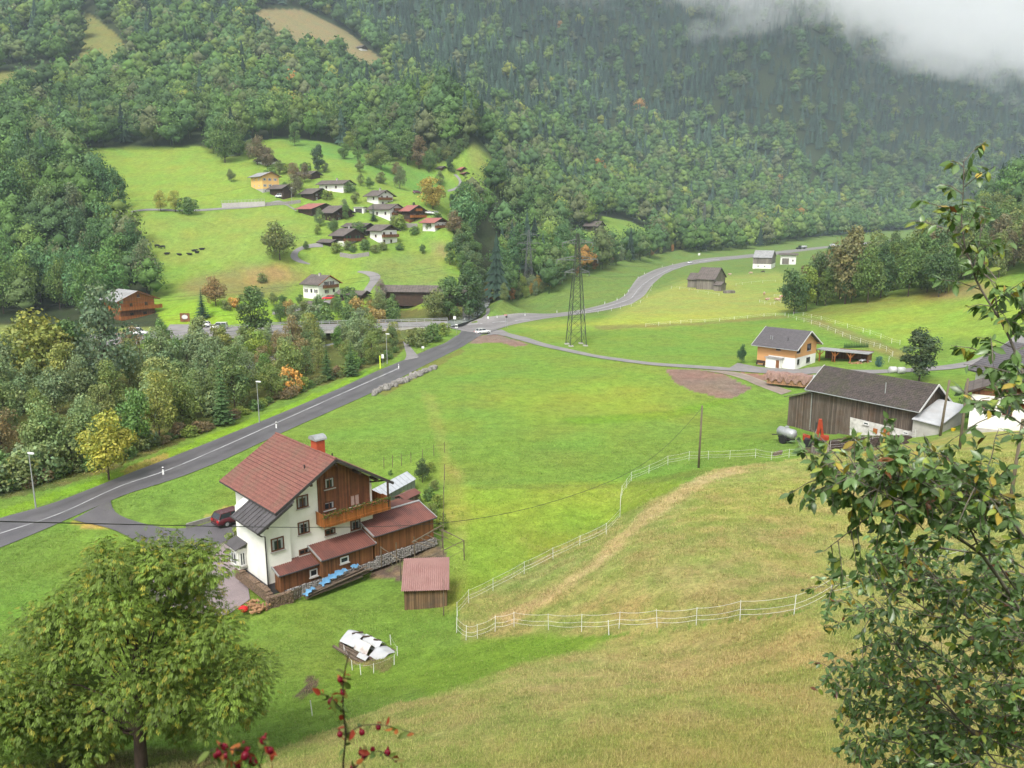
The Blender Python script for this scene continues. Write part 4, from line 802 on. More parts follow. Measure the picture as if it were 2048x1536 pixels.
vh('village_house', 'white house with brown balcony behind the small spruce', 'house', (1335,720), 1150, 1452, 610, -35, roofm=roof_old, base=3, t=.45, upm=None, wf=[('F',.2,.5,.9,1.1,DW),('F',.6,.5,.9,1.1,DW),('R',.3,.55,.9,1.1,DW),('R',.6,.55,.9,1.1,DW)], bf=[('R',.15,.8,.5,dict(mat=wood_brown,d=1.1)),('R',.3,.8,.85,dict(mat=wood_brown,d=1.0))])
vh('village_house', 'brown chalet with red roof and bright orange balcony', 'house', (1515,740), 1445, 1645, 625, -42, low=wood_brown, upm=wood_dark, splitf=.3, roofm=tile_redplain, base=3, t=.48, wf=[('R',a,z,.8,1.0,DW) for a in (.3,.7) for z in (.15,.7)], bf=[('R',-.0,1.0,.45,dict(mat=wood_orange,d=1.3)),('R',.3,.75,.95,dict(mat=wood_orange,d=1.0))], cf=[(.4,.5,.6,1.2,trim_dark)])
vh('garage', 'low white garage with dark open bay between the village houses', 'garage', (1100,655), 1015, 1130, 602, -20, roofm=concrete, base=2, t=.1, og=.2, oh=.2, doors=[('F',2.3,3.2,2.0,trim_dark)])  # door slab is a dark panel painting the shade of the open bay
vh('village_house', 'white and brown house with small red roof at the right end of the village', 'house', (1735,815), 1627, 1840, 730, -42, low=plaster, upm=wood_dark, splitf=.98, roofm=tile_redplain, base=3, t=.45, wf=[('F',.35,.6,.7,.9,DW),('R',.3,.55,.8,.9,WW),('R',.65,.55,.8,.9,WW)], bf=[('R',.0,1.0,.4,dict(mat=wood_brown,d=1.1))])
vh('village_barn', 'big dark barn joined behind the green shuttered farmhouse', 'barn', (1110,850), 935, 1185, 765, -40, low=wood_dark, roofm=roof_old, base=3, t=.45)
vh('village_house', 'dark farmhouse with green shutters above a white ground floor', 'house', (930,955), 826, 1108, 845, -40, low=plaster, upm=wood_dark, splitf=.5, roofm=roof_old, base=3, t=.45, wf=[('R',a,.66,1.1,1.2,dict(fm=trim_dark,shutters=shutter_green)) for a in (.22,.68)]+[('R',a,.14,1.1,1.1,dict(fm=trim_dark,shutters=shutter_green)) for a in (.25,.7)], bf=[('R',-.05,1.0,.5,dict(mat=wood_brown,d=1.2))], cf=[(.4,.5,.5,1.1,concrete)])
vh('village_house', 'white house with brown timber gable beside the green shuttered farmhouse', 'house', (1265,933), 1160, 1400, 800, -38, low=plaster, upm=wood_dark, splitf=.98, roofm=roof_old, base=3, t=.45, wf=[('R',a,z,.9,1.2,DW) for a in (.15,.6) for z in (.12,.62)]+[('F',.5,.5,.8,1.0,DW)], bf=[('R',-.0,1.0,.52,dict(mat=wood_brown,d=1.2))])
vh('shed', 'lean-to shed at the bend of the lane below the farmhouse', 'shed', (815,955), 715, 880, 905, -40, low=wood_dark, roofm=roof_old, base=2, t=.4)
vh('shed', 'low shed with brown shingle roof between white house and covered bridge', 'shed', (1080,1425), 890, 1130, 1405, -20, low=wood_dark, roofm=roof_old, base=2, t=.4, hw=2.0)
vh('shed', 'low shed below the red car with dark brown roof', 'shed', (700,1530), 600, 775, 1490, -35, low=wood_dark, roofm=roof_old, base=2, t=.4, hw=2.0)
vh('hay_hut', 'small brown hut left of two at the top end of the high lane', 'hut', (1795,275), 1745, 1828, 245, -40, low=wood_brown, roofm=roof_old, base=3)
vh('hay_hut', 'small hut with pinkish roof beside the dark oval tree', 'hut', (1965,290), 1915, 2010, 258, -40, low=wood_brown, roofm=tile_redplain, base=3)
vh('hay_hut', 'brown shed just below the pinkish roofed hut', 'hut', (1990,320), 1925, 2028, 295, -40, low=wood_brown, roofm=tile_redplain, base=3, t=.3)
vh('shed', 'grey roofed shed at the wood edge right of the village', 'shed', (1915,640), 1872, 1950, 585, -30, low=wood_dark, roofm=roof_old, base=3)
vh('hay_hut', 'dark hut with white tin roof among high trees', 'hut', (1310,-25), 1240, 1345, -45, -20, low=wood_dark, roofm=tin_white, base=4)
gC = gp(1200,464)
vh('hay_hut', 'lone dark barn on the green slope across the stream', 'barn', (3180,815), 3070, 3240, 762, -30, low=wood_dark, roofm=roof_old, base=3)
vh('hay_hut', 'tiny white hut high up on the tan mountain clearing', 'hut', (1080,-795), 1040, 1135, -830, -30, low=plaster, upm=wood_dark, splitf=.6, roofm=roof_old, base=5)
# chalet by the left road
Cp = gp(272,652); 
gable_house('chalet', 'orange brown timber chalet with long balconies behind riverside trees', 'house', (-109.5,222.0,1.2), radians(-38), 9, 10, 5.6, .42, 1.2, 1.2, low=wood_brown, upm=wood_orange, split=2.6, roofm=roof_pale, trim=wood_brown, base=3,
    wins=[('R',3.2,3.3,1.0,1.2,dict(fm=wood_orange)),('R',7.6,3.3,1.0,1.2,dict(fm=wood_orange)),('R',5.5,5.9,.9,1.0,dict(fm=wood_orange)),('R',3.2,.6,1.1,1.2,{}),('R',7,.6,1.1,1.2,{})], balcs=[('R',-.6,11.6,2.7,dict(mat=wood_orange,d=1.5)),('R',-.6,11.6,.1,dict(mat=wood_orange,d=1.2))])
Z3 = lambda a, b: (1340+a/3.938, 440+b/3.938)
def v3(name, label, cat, cz, uLz, uRz, vEz, deg=-40, **kw):
    a, b = Z3(*cz); t_ = lambda u: (Z3(u,0)[0]-480)*4.452
    return vh(name, label, cat, ((a-480)*4.452, (b-280)*4.452), t_(uLz), t_(uRz), (Z3(0,vEz)[1]-280)*4.452, deg, **kw)
v3('field_barn', 'silver grey timber barn with white base and pale roof', 'barn', (795,385), 650, 865, 298, -25, low=plaster, upm=wood_silver, splitf=.42, roofm=roof_pale, t=.4, og=.3, oh=.4, wf=[('F',.7,.15,.8,.8,WW),('F',.35,.15,.8,.8,WW)])
v3('field_house', 'small white house with brown roof behind the pale roofed barn', 'house', (990,350), 868, 1028, 270, -15, low=plaster, roofm=roof_old, t=.42, wf=[('F',.2,.3,.8,1.0,DW)], doors=[('F',6.0,4.0,3.6,wood_silver)])
v3('field_barn', 'long weathered hay barn with lower wing and grey roof', 'barn', (345,550), 205, 432, 468, -30, low=wood_silver, roofm=roof_old, t=.5, og=.5, oh=.5)
v3('field_barn', 'low grey wing joined to the long weathered hay barn', 'barn', (210,533), 137, 262, 470, -30, low=wood_silver, roofm=roof_old, t=.5, og=.3, oh=.4)
v3('shed', 'small slatted lean-to at the end of the hay barn', 'shed', (400,560), 345, 438, 515, -30, low=wood_silver, roofm=roof_old, t=.3, og=.2, oh=.3)

# covered bridge, road bridge
cb = empty('covered_bridge', (-41.5,259.0,-.5), radians(-7), 'long dark boarded covered bridge with shingle roof over the stream', 'bridge')
MB().box(0,27,0,5,1.6,6.3).build('wall', wood_dark, cb)
m = MB(); roof_slab(m,-1,28,-.9,6.1,2.5,8.0,.15); roof_slab(m,-1,28,5.9,6.1,2.5,8.0,.15); m.build('roof', roof_old, cb); m = MB(); m.add([(x,y,z) for x in (.0,27) for y,z in ((0,6.3),(5,6.3),(2.5,7.95))], [(0,1,2),(5,4,3),(0,3,4,1),(1,4,5,2),(2,5,3,0)]); m.build('gable', wood_dark, cb)
MB().box(-1,1.2,-.3,5.3,-1.5,1.6).box(25.8,28,-.3,5.3,-1.5,1.6).build('abutment', concrete, cb)
b0, b1, b2 = atz(905,642,.9), atz(560,652,1.2), atz(330,662,1.2)
def bridge_pts(v0): return
br = empty('road_bridge', (0,0,0), 0, 'concrete road bridge with grey guardrails crossing the stream', 'bridge')
BU = [atz(u,v,1.15) for u,v in [(895,642),(791,645),(660,648),(520,652),(430,660)]]; BL = [atz(u,v,1.15) for u,v in [(895,652),(799,655),(680,660),(540,664),(440,672)]]
m = MB()
for (a0,a1),(c0,c1) in zip(zip(BU[:-1],BU[1:]), zip(BL[:-1],BL[1:])):
    dn = np.array((0,0,-.75)); m.add([a0,a1,c1,c0,a0+dn,a1+dn,c1+dn,c0+dn], [(0,1,2,3),(7,6,5,4),(3,2,6,7),(0,4,5,1)])
m.build('deck', concrete, br)
strip('bridge_road', [p[:2] for p in BU], [p[:2] for p in BL], asphalt_l, 0, 'pale roadway over the bridge', 5, zfix=1.2, world=True)
for nm, PL in (('rail',BU),('rail',BL)):
    m = MB(); P2 = resample([p[:2] for p in PL], 30)
    for i, p in enumerate(P2):
        m.box(p[0]-.05,p[0]+.05,p[1]-.05,p[1]+.05,1.15,2.0)
        if i: 
            for z in (1.6,1.98): m.bar((*P2[i-1],z),(*p,z),.05,.14)
    m.build('guardrail', galv, br)
strip('left_road', [(-200,684),(0,677),(22,676),(120,672),(300,664),(430,659),(560,650)], [(-200,735),(0,722),(60,716),(170,704),(330,682),(450,672),(560,660)], asphalt_l, .13, 'pale road continuing left behind the riverside trees', 7, tracks=True)
strip('parking_yard', [(340,650),(400,650),(450,650)], [(330,662),(400,662),(460,663)], asphalt_l, .16, 'parking yard beside the chalet', 5, n=16, sm=1)
# terrace wall and small walls
def wall_path(name, label, pts, h, th, mat, cat='wall', rail=False):
    P3 = [gp(*p) for p in pts]; m = MB()
    for a, c in zip(P3[:-1], P3[1:]): z = min(a[2], c[2])-1; m.add([(a[0],a[1],a[2]-1.5),(c[0],c[1],c[2]-1.5),(c[0],c[1]+th,c[2]-1.5),(a[0],a[1]+th,a[2]-1.5),(a[0],a[1],a[2]+h),(c[0],c[1],c[2]+h),(c[0],c[1]+th,c[2]+h),(a[0],a[1]+th,a[2]+h)], [(0,3,2,1),(4,5,6,7),(0,1,5,4),(1,2,6,5),(2,3,7,6),(3,0,4,7)])
    o = m.build(name, mat); tag(o, label, cat); 
    if rail:
        m = MB(); P2 = resample(P3, 14); zz = np.interp(np.linspace(0,1,14), np.linspace(0,1,len(P3)), [p[2] for p in P3])
        for i in range(14):
            m.box(P2[i][0]-.04,P2[i][0]+.04,P2[i][1]-.04,P2[i][1]+.04,zz[i]+h-.1,zz[i]+h+1)
            if i: m.bar((*P2[i-1],zz[i-1]+h+1),(*P2[i],zz[i]+h+1),.06,.08); m.bar((*P2[i-1],zz[i-1]+h+.5),(*P2[i],zz[i]+h+.5),.05,.06)
        m.build('railing', galv, o)
    return o
wall_path('retaining_wall', 'pale concrete retaining wall with railing below the orange house', [(444,417),(480,415),(530,413)], 2.2, .4, concrete, rail=True)
wall_path('garden_wall', 'dark stone garden wall below the log house', [Z2(230,585),Z2(400,578),Z2(540,560)], 1.4, .4, stone)
wall_path('garden_wall', 'grey stone wall under the village gardens', [Z2(1420,772),Z2(1580,775)], 1.4, .4, stone)
wall_path('garden_wall', 'stone wall holding the shrub bank below the farmhouse', [Z2(890,1040),Z2(1000,1058),Z2(1150,1035)], 1.6, .4, stone)
wall_path('driveway_wall', 'low stone kerb wall along the wet driveway', [(372,1057),(430,1040),(470,1022)], .45, .3, stone)

# ---------------------------------------------------------------- fences
def fence(name, label, pts, h=1.1, ropes=(.95,.55,.3), mat=rope_w, pr=.021, rr=.008, sag=.06, group=None, postname='post', lean=.05, worldpts=False):
    P3 = [np.array(q, float) if worldpts else gp(*q) for q in pts]; r = empty(name, tuple(P3[0]), 0, label, 'fence', group); o = P3[0]; tops = []
    rd = random.Random(len(pts)*7+int(P3[0][0]))
    for p in P3:
        hh = h*rd.uniform(.93,1.07); dx, dy = rd.uniform(-lean,lean), rd.uniform(-lean,lean); a = p-o; t = a+np.array((dx,dy,hh)); tops.append((a,t))
        MB().tube([a-np.array((0,0,.2)), t], [pr, pr*.8], 5).build(postname, mat, r)
    for z in ropes:
        m = MB()
        for (a,t),(c,d) in zip(tops[:-1], tops[1:]):
            p0 = a+(t-a)*z; p1 = c+(d-c)*z; pts_ = [p0+(p1-p0)*k/4-np.array((0,0,sag*4*(k/4)*(1-k/4))) for k in range(5)]; m.tube(pts_, rr, 4, False)
        m.build('rope', mat, r)
    return r
Z5 = lambda a, b: (860+a/2.4976, 880+b/2.4976)
fence('rope_fence', 'white rope fence across the near tan slope with leaning posts', [Z5(*q) for q in [(133,965),(180,1000),(237,995),(325,957),(420,935),(592,948),(757,958),(943,943),(1136,938),(1330,925),(1548,902),(1817,877)]]+[(1660,1195),(1722,1172),(1786,1160),(1848,1146),(1930,1130)], 1.15, lean=.12, sag=.1)
fence('rope_fence', 'white rope fence following the upper edge of the straw coloured spur', [Z5(*q) for q in [(133,965),(137,880),(193,815),(315,753),(470,670),(615,597),(747,532),(880,472),(948,392),(950,315),(960,275),(982,240),(1005,205),(1093,168),(1188,125),(1293,103),(1390,98),(1497,95),(1625,90),(1704,102),(1793,88),(1870,85)]], 1.1)
fence('paddock_fence', 'white post fence beside the manure heap of the barn', [(1660,900),(1710,893),(1745,884),(1790,878),(1830,876),(1852,866),(1870,858),(1905,850)], 1.1)
fence('pasture_fence', 'line of white posts left of the muddy track behind the timber house', [Z3(*q) for q in [(930,768),(995,790),(1055,805),(1112,822),(1180,842),(1243,867),(1302,892),(1360,918),(1420,942),(1500,968),(1605,1000),(1652,1012),(1703,1035),(1752,1075),(1722,1120)]], 1.15, (.9,.5), pr=.034, rr=.010)
fence('pasture_fence', 'line of white posts on the slope right of the muddy track', [Z3(*q) for q in [(970,752),(1047,757),(1112,773),(1190,789),(1300,820),(1397,852),(1520,888),(1575,903),(1660,935),(1745,972),(1810,985)]], 1.15, (.9,.5), pr=.034, rr=.010)
fence('pasture_fence', 'long low fence dividing the two valley meadows', [Z3(*q) for q in [(-190,842),(-90,832),(0,822),(85,815),(165,811),(275,806),(390,797),(505,786),(610,776),(740,763),(830,758),(905,757)]], 1.0, (.9,.5), pr=.036, rr=.012)
fence('pasture_fence', 'short white fence in front of the hay barn', [Z3(*q) for q in [(10,540),(75,545),(150,555),(220,570),(300,585),(385,597)]], 1.0, (.9,), pr=.042, rr=.014)
fence('pasture_fence', 'white posts behind the hay barn near the dark cow', [Z3(*q) for q in [(520,517),(570,510),(640,503),(730,495),(830,487)]], 1.0, (.9,), pr=.042, rr=.014)
fence('pasture_fence', 'small white corral around the brown and white cattle', [Z3(*q) for q in [(705,650),(745,662),(790,672),(820,665),(870,650),(880,610),(820,605)]], 1.0, (.9,.5), pr=.036, rr=.012)
fence('roadside_fence', 'white wire fence along the inside of the road bend', [(880+a/3.793,440+b/3.793) for a, b in [(1100,725),(1200,710),(1300,690),(1370,675),(1450,655),(1520,630),(1570,590),(1600,540),(1610,505)]], 1.0, (.9,), pr=.042, rr=.014)
fence('garden_fence', 'tall thin wire fence with weathered poles beside the big house garden', [(889,960),(888,1010),(887,1060),(887,1110),(888,1170),(887,1232)], 1.9, (.95,.6,.3), mat=pole_w, pr=.05, rr=.012, sag=.02)
fence('garden_fence', 'rough pole fence behind the vegetable garden', [(768,938),(785,935),(803,932),(822,926),(845,920),(868,912),(889,905)], 1.5, (.8,), mat=pole_w, pr=.04, rr=.012, sag=.02)
fence('wire_fence', 'thin wire fence sloping below the stone base of the big house', [(518,1222),(545,1212),(600,1200),(660,1180),(725,1160)], .9, (.9,.6,.3), mat=far_steel, pr=.02, rr=.008, sag=.02)
for i, (q, l) in enumerate([((625,1432),'lone white stake in the grass below the tin covered frame'),((1218,1270),'thin crooked white stake below the rope fence')]):
    p = gp(*q); tag(MB().tube([(0,0,-.1),(-.07,0,.95)], [.03,.025], 6).build('stake', rope_w, loc=tuple(p)), l, 'stake')
def post(name, q, h, w, mat, label, group, cap=None):
    p = gp(*q); o = MB().box(-w/2,w/2,-w/3,w/3,-.1,h).build(name, mat, loc=tuple(p)); tag(o, label, 'marker post', group)
    if cap: MB().box(-w/2-.004,w/2+.004,-w/3-.004,w/3+.004,h*.72,h*.88).build('reflector_band', cap, o)
    return o
MLAB = ['white marker post on the main road beside the big house roof', 'white marker post on the main road above the big house roof', 'white marker post on the main road near the boulders']
for q, l in zip([(327,950),(553,857),(797.5,738)], MLAB): post('marker_post', q, 1.0, .17, rope_w, l, 'marker posts on the main road', trim_dark)
for a, b in [(188,765),(433,747),(645,730),(887,706),(1095,676),(1250,641),(1343,613),(1400,580),(1428,547),(1503,445),(1550,412),(1685,360),(1765,342)]:
    post('marker_post', (880+a/3.793, 439.5+b/3.793), 1.0, .16, rope_w, 'small white marker post along the far edge of the valley road', 'marker posts along the valley road', trim_dark)
post('marker_post', (760.6,737), 2.6, .22, yellow_p, 'tall yellow green marker post beside the main road', None)
# street lamps
def lamp(q, h, label, d=(.75,-.3)):
    p = gp(*q); r = empty('street_lamp', tuple(p), 0, label, 'street lamp', 'street lamps'); d = np.array((*d,0))
    MB().tube([(0,0,-.1),(0,0,h*.5),(0,0,h)], [.085,.065,.05], 8).build('pole', galv, r)
    MB().loft([[tuple(d*s+np.array((-d[1],d[0],0))*w*k1+np.array((0,0,h+z))) for k1, z in ((-1,0),(1,0),(.8,.12),(-.8,.12))] for s, w in ((-.15,.1),(.3,.2),(.75,.16),(.95,.05))]).build('lamp_head', rope_w, r); return r
lamp((72,1017), 6.0, 'grey street lamp at the left edge by the road'); lamp((519,846), 6.2, 'street lamp beside the road above the red tiled roof'); lamp((774.5,728), 6.2, 'street lamp next to the yellow green marker post')
lamp((584,409), 7.0, 'street lamp below the orange village house')
# signs
def sign(q, h, w, hh, pm, label, poles=1, base=None, top=None):
    p = gp(*q); r = empty('road_sign', tuple(p), 0, label, 'sign')
    for k in range(poles): x = (k-(poles-1)/2)*w*.8; MB().tube([(x,0,-.1),(x,0,h)], .04, 6).build('post', galv, r)
    MB().box(-w/2,w/2,-.07,-.03,h-hh,h).build('panel', pm, r)
    if top: MB().box(-w/2+.04,w/2-.04,-.078,-.07,h-hh*.75,h-hh*.3).build('stripe', top, r)
sign((909.5,655), 3.4, .8, .9, rope_w, 'white square sign at the grass corner of the junction'); sign((913,668), 2.6, .7, 1.0, rope_w, 'white sign with dark symbol below the square sign', top=trim_dark)
sign((1013,656), 3.6, .6, .6, trim_dark, 'dark direction post at the right side of the junction', poles=2); sign((1011,643), 2.2, .8, .35, lens_red, 'red and white arrow board across the junction', top=rope_w)
sign((976,647), 2.2, .5, .7, rope_w, 'small white sign on the traffic island'); sign((766,732), 2.4, .5, .8, rope_w, 'small white board beside the yellow green marker post'); sign((846,702), 1.1, .6, .5, rope_w, 'low white box on the verge below the bridge')
sign((1398,513.5), 2.5, 1.4, 1.5, rope_w, 'white place sign by the far valley road', poles=2)
p = gp(370.5,644); r = empty('notice_board', tuple(p), 0, 'brown board with pale oval beside the chalet hedge', 'sign')
MB().box(-1.3,1.3,-.06,.06,.1,2.4).build('board', wood_brown, r); MB().loft([[(.8*cos(t), y, 1.35+.6*sin(t)) for t in np.linspace(0,2*pi,16,endpoint=False)] for y in (-.09,-.06)]).build('oval_panel', trim_white, r)
# poles
def pole(b_, t_, label, r0=.14, Yt=None):
    p = gp(*b_) if len(b_) == 2 else np.array(b_); q = at(*t_, (Yt or p[1]))-p
    return tag(MB().tube([(0,0,-.4), tuple(q*.5), tuple(q)], [r0, r0*.9, r0*.75], 9).build('wooden_pole', pole_w, loc=tuple(p), smooth=True), label, 'pole')
pole((1397,936), (1404.5,811), 'single wooden pole in the middle of the meadow', .13); pole((1880,872), (1899,760), 'dark leaning wooden pole in front of the white tin roof', .16); pole((1919,898), (1936,757), 'yellowish wooden pole before the white outbuilding', .15); pole((2014,1045), (2046,838), 'thick weathered pole behind the near branches at the right edge', .13)
pole((1045,483), (1045,462), 'far wooden pole', .1) if False else None

# ---------------------------------------------------------------- pylons and cables
def pylon(loc, h, rz, label, hw0=1.75, th=.115, mat=pylon_mat, arms=((.645,3.0),(.755,5.0),(.90,3.7))):
    r = empty('pylon', loc, rz, label, 'pylon', 'lattice pylons'); hw = lambda z: hw0*(1-z/h)*1.0+.22 if z < .62*h else .22+hw0*.38*(1-(z-.62*h)/(.38*h))*.9
    m = MB()
    cs = [(-1,-1),(1,-1),(1,1),(-1,1)]; lv = [0]; z = 0
    while z < h*.97: z += max(.8, hw(z)*2*.85); lv.append(min(z, h*.98))
    for sx, sy in cs:
        for z0, z1 in zip(lv[:-1], lv[1:]): m.bar((sx*hw(z0),sy*hw(z0),z0),(sx*hw(z1),sy*hw(z1),z1), th*1.25)
    m.build('leg_frame', mat, r); m = MB()
    for z0, z1 in zip(lv[:-1], lv[1:]):
        for (ax,ay),(bx,by) in zip(cs, cs[1:]+cs[:1]):
            m.bar((ax*hw(z0),ay*hw(z0),z0),(bx*hw(z1),by*hw(z1),z1), th*.55); m.bar((bx*hw(z0),by*hw(z0),z0),(ax*hw(z1),ay*hw(z1),z1), th*.55)
            m.bar((ax*hw(z1),ay*hw(z1),z1),(bx*hw(z1),by*hw(z1),z1), th*.5)
    m.build('bracing', mat, r)
    for f, L in arms:
        z = f*h; m = MB()
        for s in (-1,1):
            tip = (s*L,0,z+.1)
            for sy in (-1,1): m.bar((s*hw(z),sy*hw(z),z),tip, th*1.25); m.bar((s*hw(z),sy*hw(z),z+.9),tip, th*1.0)
            for k in range(1,4):
                t = k/4; x = s*(hw(z)+(L-hw(z))*t); w_ = hw(z)*(1-t); m.bar((x,-w_,z+.1*t),(x,w_,z+.1*t), th*.4); m.bar((x,w_,z+.1*t),(x,w_,z+.9*(1-t)), th*.4); m.bar((x,-w_,z+.1*t),(x,-w_,z+.9*(1-t)), th*.4)
        m.build('cross_arm', arm_mat if mat is pylon_mat else mat, r)
        for s in (-1,1): MB().tube([(s*(L-.1),0,z+.1),(s*(L-.1),0,z-.45),(s*(L-.1),0,z-.95)], [.05,.11,.05], 6).build('insulator', arm_mat, r)
    MB().tube([(0,0,h*.95),(0,0,h)], .05, 5).build('peak', mat, r)
    for sx in (-1,1):
        for sy in (-1,1): MB().box(sx*hw0-.5,sx*hw0+.5,sy*hw0-.5,sy*hw0+.5,-.5,.22).build('footing', concrete, r)
    return r
PYL = gp(1152,690); PR = radians(12)
pylon(tuple(PYL), 26.3, PR, 'tall green grey lattice pylon standing in the middle of the meadow')
P2b = gp(1057,575); pylon(tuple(P2b), 25, radians(10), 'faint lattice pylon half hidden by trees across the stream', mat=far_steel, th=.10)
P3b = gp(1405,500); pylon(tuple(P3b), 36, radians(60), 'distant lattice pylon before the trees at the end of the valley', 2.4, .14, far_steel)
PL = np.array((-150,120,0)); P0 = PYL
def cable(name, A, B, sag, rad, label, group='power cables', n=30):
    A, B = np.array(A, float), np.array(B, float); m = MB(); m.tube([A+(B-A)*t-np.array((0,0,sag*4*t*(1-t))) for t in np.linspace(0,1,n)], rad, 4, False)
    return tag(m.build(name, cable_m), label, 'cable', group)
ca_ = cos(PR); sa_ = sin(PR)
for f, L, zl in ((.645,3.0,8.5),(.755,5.0,12.5),(.90,3.7,16)):
    for s in (-1,1):
        A = P0+np.array((s*L*ca_, s*L*sa_, f*26.3-.4)); Bq = PL+np.array((s*L*.5, s*L*-.9, zl)); nm = {.645:'lowest',.755:'middle',.90:'upper'}[f]
        cable('power_cable', A, Bq, 5.5, .016, f'thin dark cable from the {nm} arm of the big pylon towards the left')
        Cq = P3b+np.array((s*L*.6, s*L*1.0, f*36)); cable('power_cable', A, Cq, 14, .02, f'thin cable from the {nm} pylon arm to the distant pylon')
cable('power_cable', at(-100,345,300), at(500,372,360), 8, .03, 'faint cable crossing the upper left meadow'); cable('power_cable', at(250,440,340), at(640,470,300), 5, .03, 'faint cable across the cow meadow')
cw = [at(*q) for q in [(-260,1036,16),(0,1043,19),(220,1048,24),(440,1053,30),(660,1056,39),(890,1050,50),(1070,1018,60),(1243,958,72),(1330,900,79),(1404.5,815,gp(1397,936)[1])]]
tt = np.linspace(0, len(cw)-1, 90); cwa = np.array(cw); cwi = np.stack([np.interp(tt, range(len(cw)), cwa[:,k]) for k in range(3)], 1); cwi = smooth_pl(cwi, 30)
tag(MB().tube(list(cwi), .017, 6, False).build('utility_cable', cable_m), 'black utility cable sagging in front of the big house', 'cable')

# ---------------------------------------------------------------- vehicles
def wheel(parent, x, y, r=.33, w=.22, rim=galv):
    MB().tube([(x,y-w/2,r),(x,y+w/2,r)], r, 14).build('wheel', black_r, parent); c = parent.children[-1] if False else None
    MB().tube([(x,y-w/2-.01,r),(x,y+w/2+.01,r)], r*.6, 10).build('rim', rim, bpy.context.scene.objects[-1] if False else parent)
def car(loc, rz, col, label, L=4.3, Wd=1.75, hatch=False, van=False, group=None, slope=0):
    r = empty('car', loc, rz, label, 'car', group); hw = Wd/2
    top = [(-.5,.55),(-.48,.85),(-.36,.93),(-.2,.95),(.18,.93),(.40,.82),(.48,.66),(.5,.45)]
    if hatch: top = [(-.5,.5),(-.49,.92),(-.40,.95),(-.2,.95),(.2,.93),(.40,.82),(.48,.66),(.5,.45)]
    if van: top = [(-.5,.5),(-.5,1.0),(-.4,1.02),(-.2,1.02),(.22,1.0),(.42,.88),(.49,.68),(.5,.45)]
    m = MB(); rings = []
    for x, z in top:
        w = hw*(.9 if abs(x) > .44 else 1); zz = z; rings.append([(x*L,-w*.94,.25),(x*L,-w,.55),(x*L,-w*.9,zz),(x*L,w*.9,zz),(x*L,w,.55),(x*L,w*.94,.25)])
    m.loft(rings); b = m.build('body', col, r, True)
    cab = [(-.40,.93,.0),(-.30,.0,1),(.05,.0,1),(.24,.92,0)] if not hatch else [(-.48,.93,0),(-.41,0,1),(.05,0,1),(.25,.92,0)]
    if van: cab = [(-.495,1.0,0),(-.47,0,1),(.10,0,1),(.28,.98,0)]
    H_ = 1.42 if not van else 1.8; rg = []; rg2 = []
    for x, z, t in cab:
        zt = H_ if t else z; w = hw*(.74 if t else .88); rg.append([(x*L,-hw*.88,.9),(x*L,-w,zt),(x*L,w,zt),(x*L,hw*.88,.9)])
    MB().loft(rg).build('glasshouse', glass, r, False)
    x0, x1 = cab[1][0]*L, cab[2][0]*L; mm = MB(); mm.box(x0-.03,x1+.03,-hw*.75,hw*.75,H_-.02,H_+.035)
    mm.build('car_roof', col, r)
    m = MB()
    for s in (-1,1):
        for xa, za, xb in ((cab[0][0]*L,.93,x0),(cab[3][0]*L,.92,x1),((x0+x1)/2,.92,(x0+x1)/2)): m.bar((xa,s*hw*.885,za),(xb,s*hw*.75,H_),.07,.05)
    m.build('window_pillars', col, r)
    for sx in (-.30,.31):
        for sy in (-1,1):
            wh = MB().tube([(sx*L,sy*(hw-.2),.31),(sx*L,sy*(hw+.01),.31)], .31, 14).build('wheel', black_r, r); MB().tube([(sx*L,sy*(hw),.31),(sx*L,sy*(hw+.02),.31)], .19, 10).build('rim', galv, wh)
    for s in (-1,1):
        MB().box(L*.465,L*.497,s*hw*.62-.2,s*hw*.62+.2,.56,.72).build('headlight', lens_clear, r); MB().box(-L*.503,-L*.475,s*hw*.68-.15,s*hw*.68+.15,.62,.82).build('tail_light', lens_red, r)
        MB().box(x1+.35,x1+.5,s*(hw+.08)-.08,s*(hw+.08)+.08,.92,1.03).build('mirror', col, r)
    return r
def onroad(u, v, dz=.1): p = gp(u, v); return (p[0], p[1], p[2]+dz)
car(onroad(965,668), radians(200-180+12), car_silver, 'silver saloon car at the road junction'); car(onroad(1380,527), radians(232), car_white, 'small white car on the far bend of the valley road', hatch=True)
car(onroad(404,655,.2), radians(185), car_silver, 'silver hatchback parked by the chalet hedge', hatch=True); car(onroad(438,660,.2), radians(185), car_white, 'white van parked right of the silver hatchback', van=True)
car(onroad(657,601,.25), radians(200), car_red, 'red car beside the white shuttered house', hatch=True); car(onroad(470,1045,.12), radians(48), car_wine, 'dark red car in the driveway behind the big house', hatch=True)
car(onroad(559,396,.2), radians(150), car_white, 'white car under the dark plank shed', L=4.0, van=True); car(onroad(853,429,.2), radians(170), car_white, 'white car parked above the red roofed white house', hatch=True); car(onroad(867,430,.2), radians(170), car_silver, 'silver car right of the white one in the village', hatch=True)
car(onroad(1664,492,.2), radians(190), car_white, 'distant white car on the road above the trees', van=True); car(onroad(835,388,.2), radians(10), car_wine, 'dark red car left of the orange brown tree', hatch=True); car(onroad(277,672,.3), radians(10), car_white, 'white car glimpsed between riverside trees below the chalet', van=True)
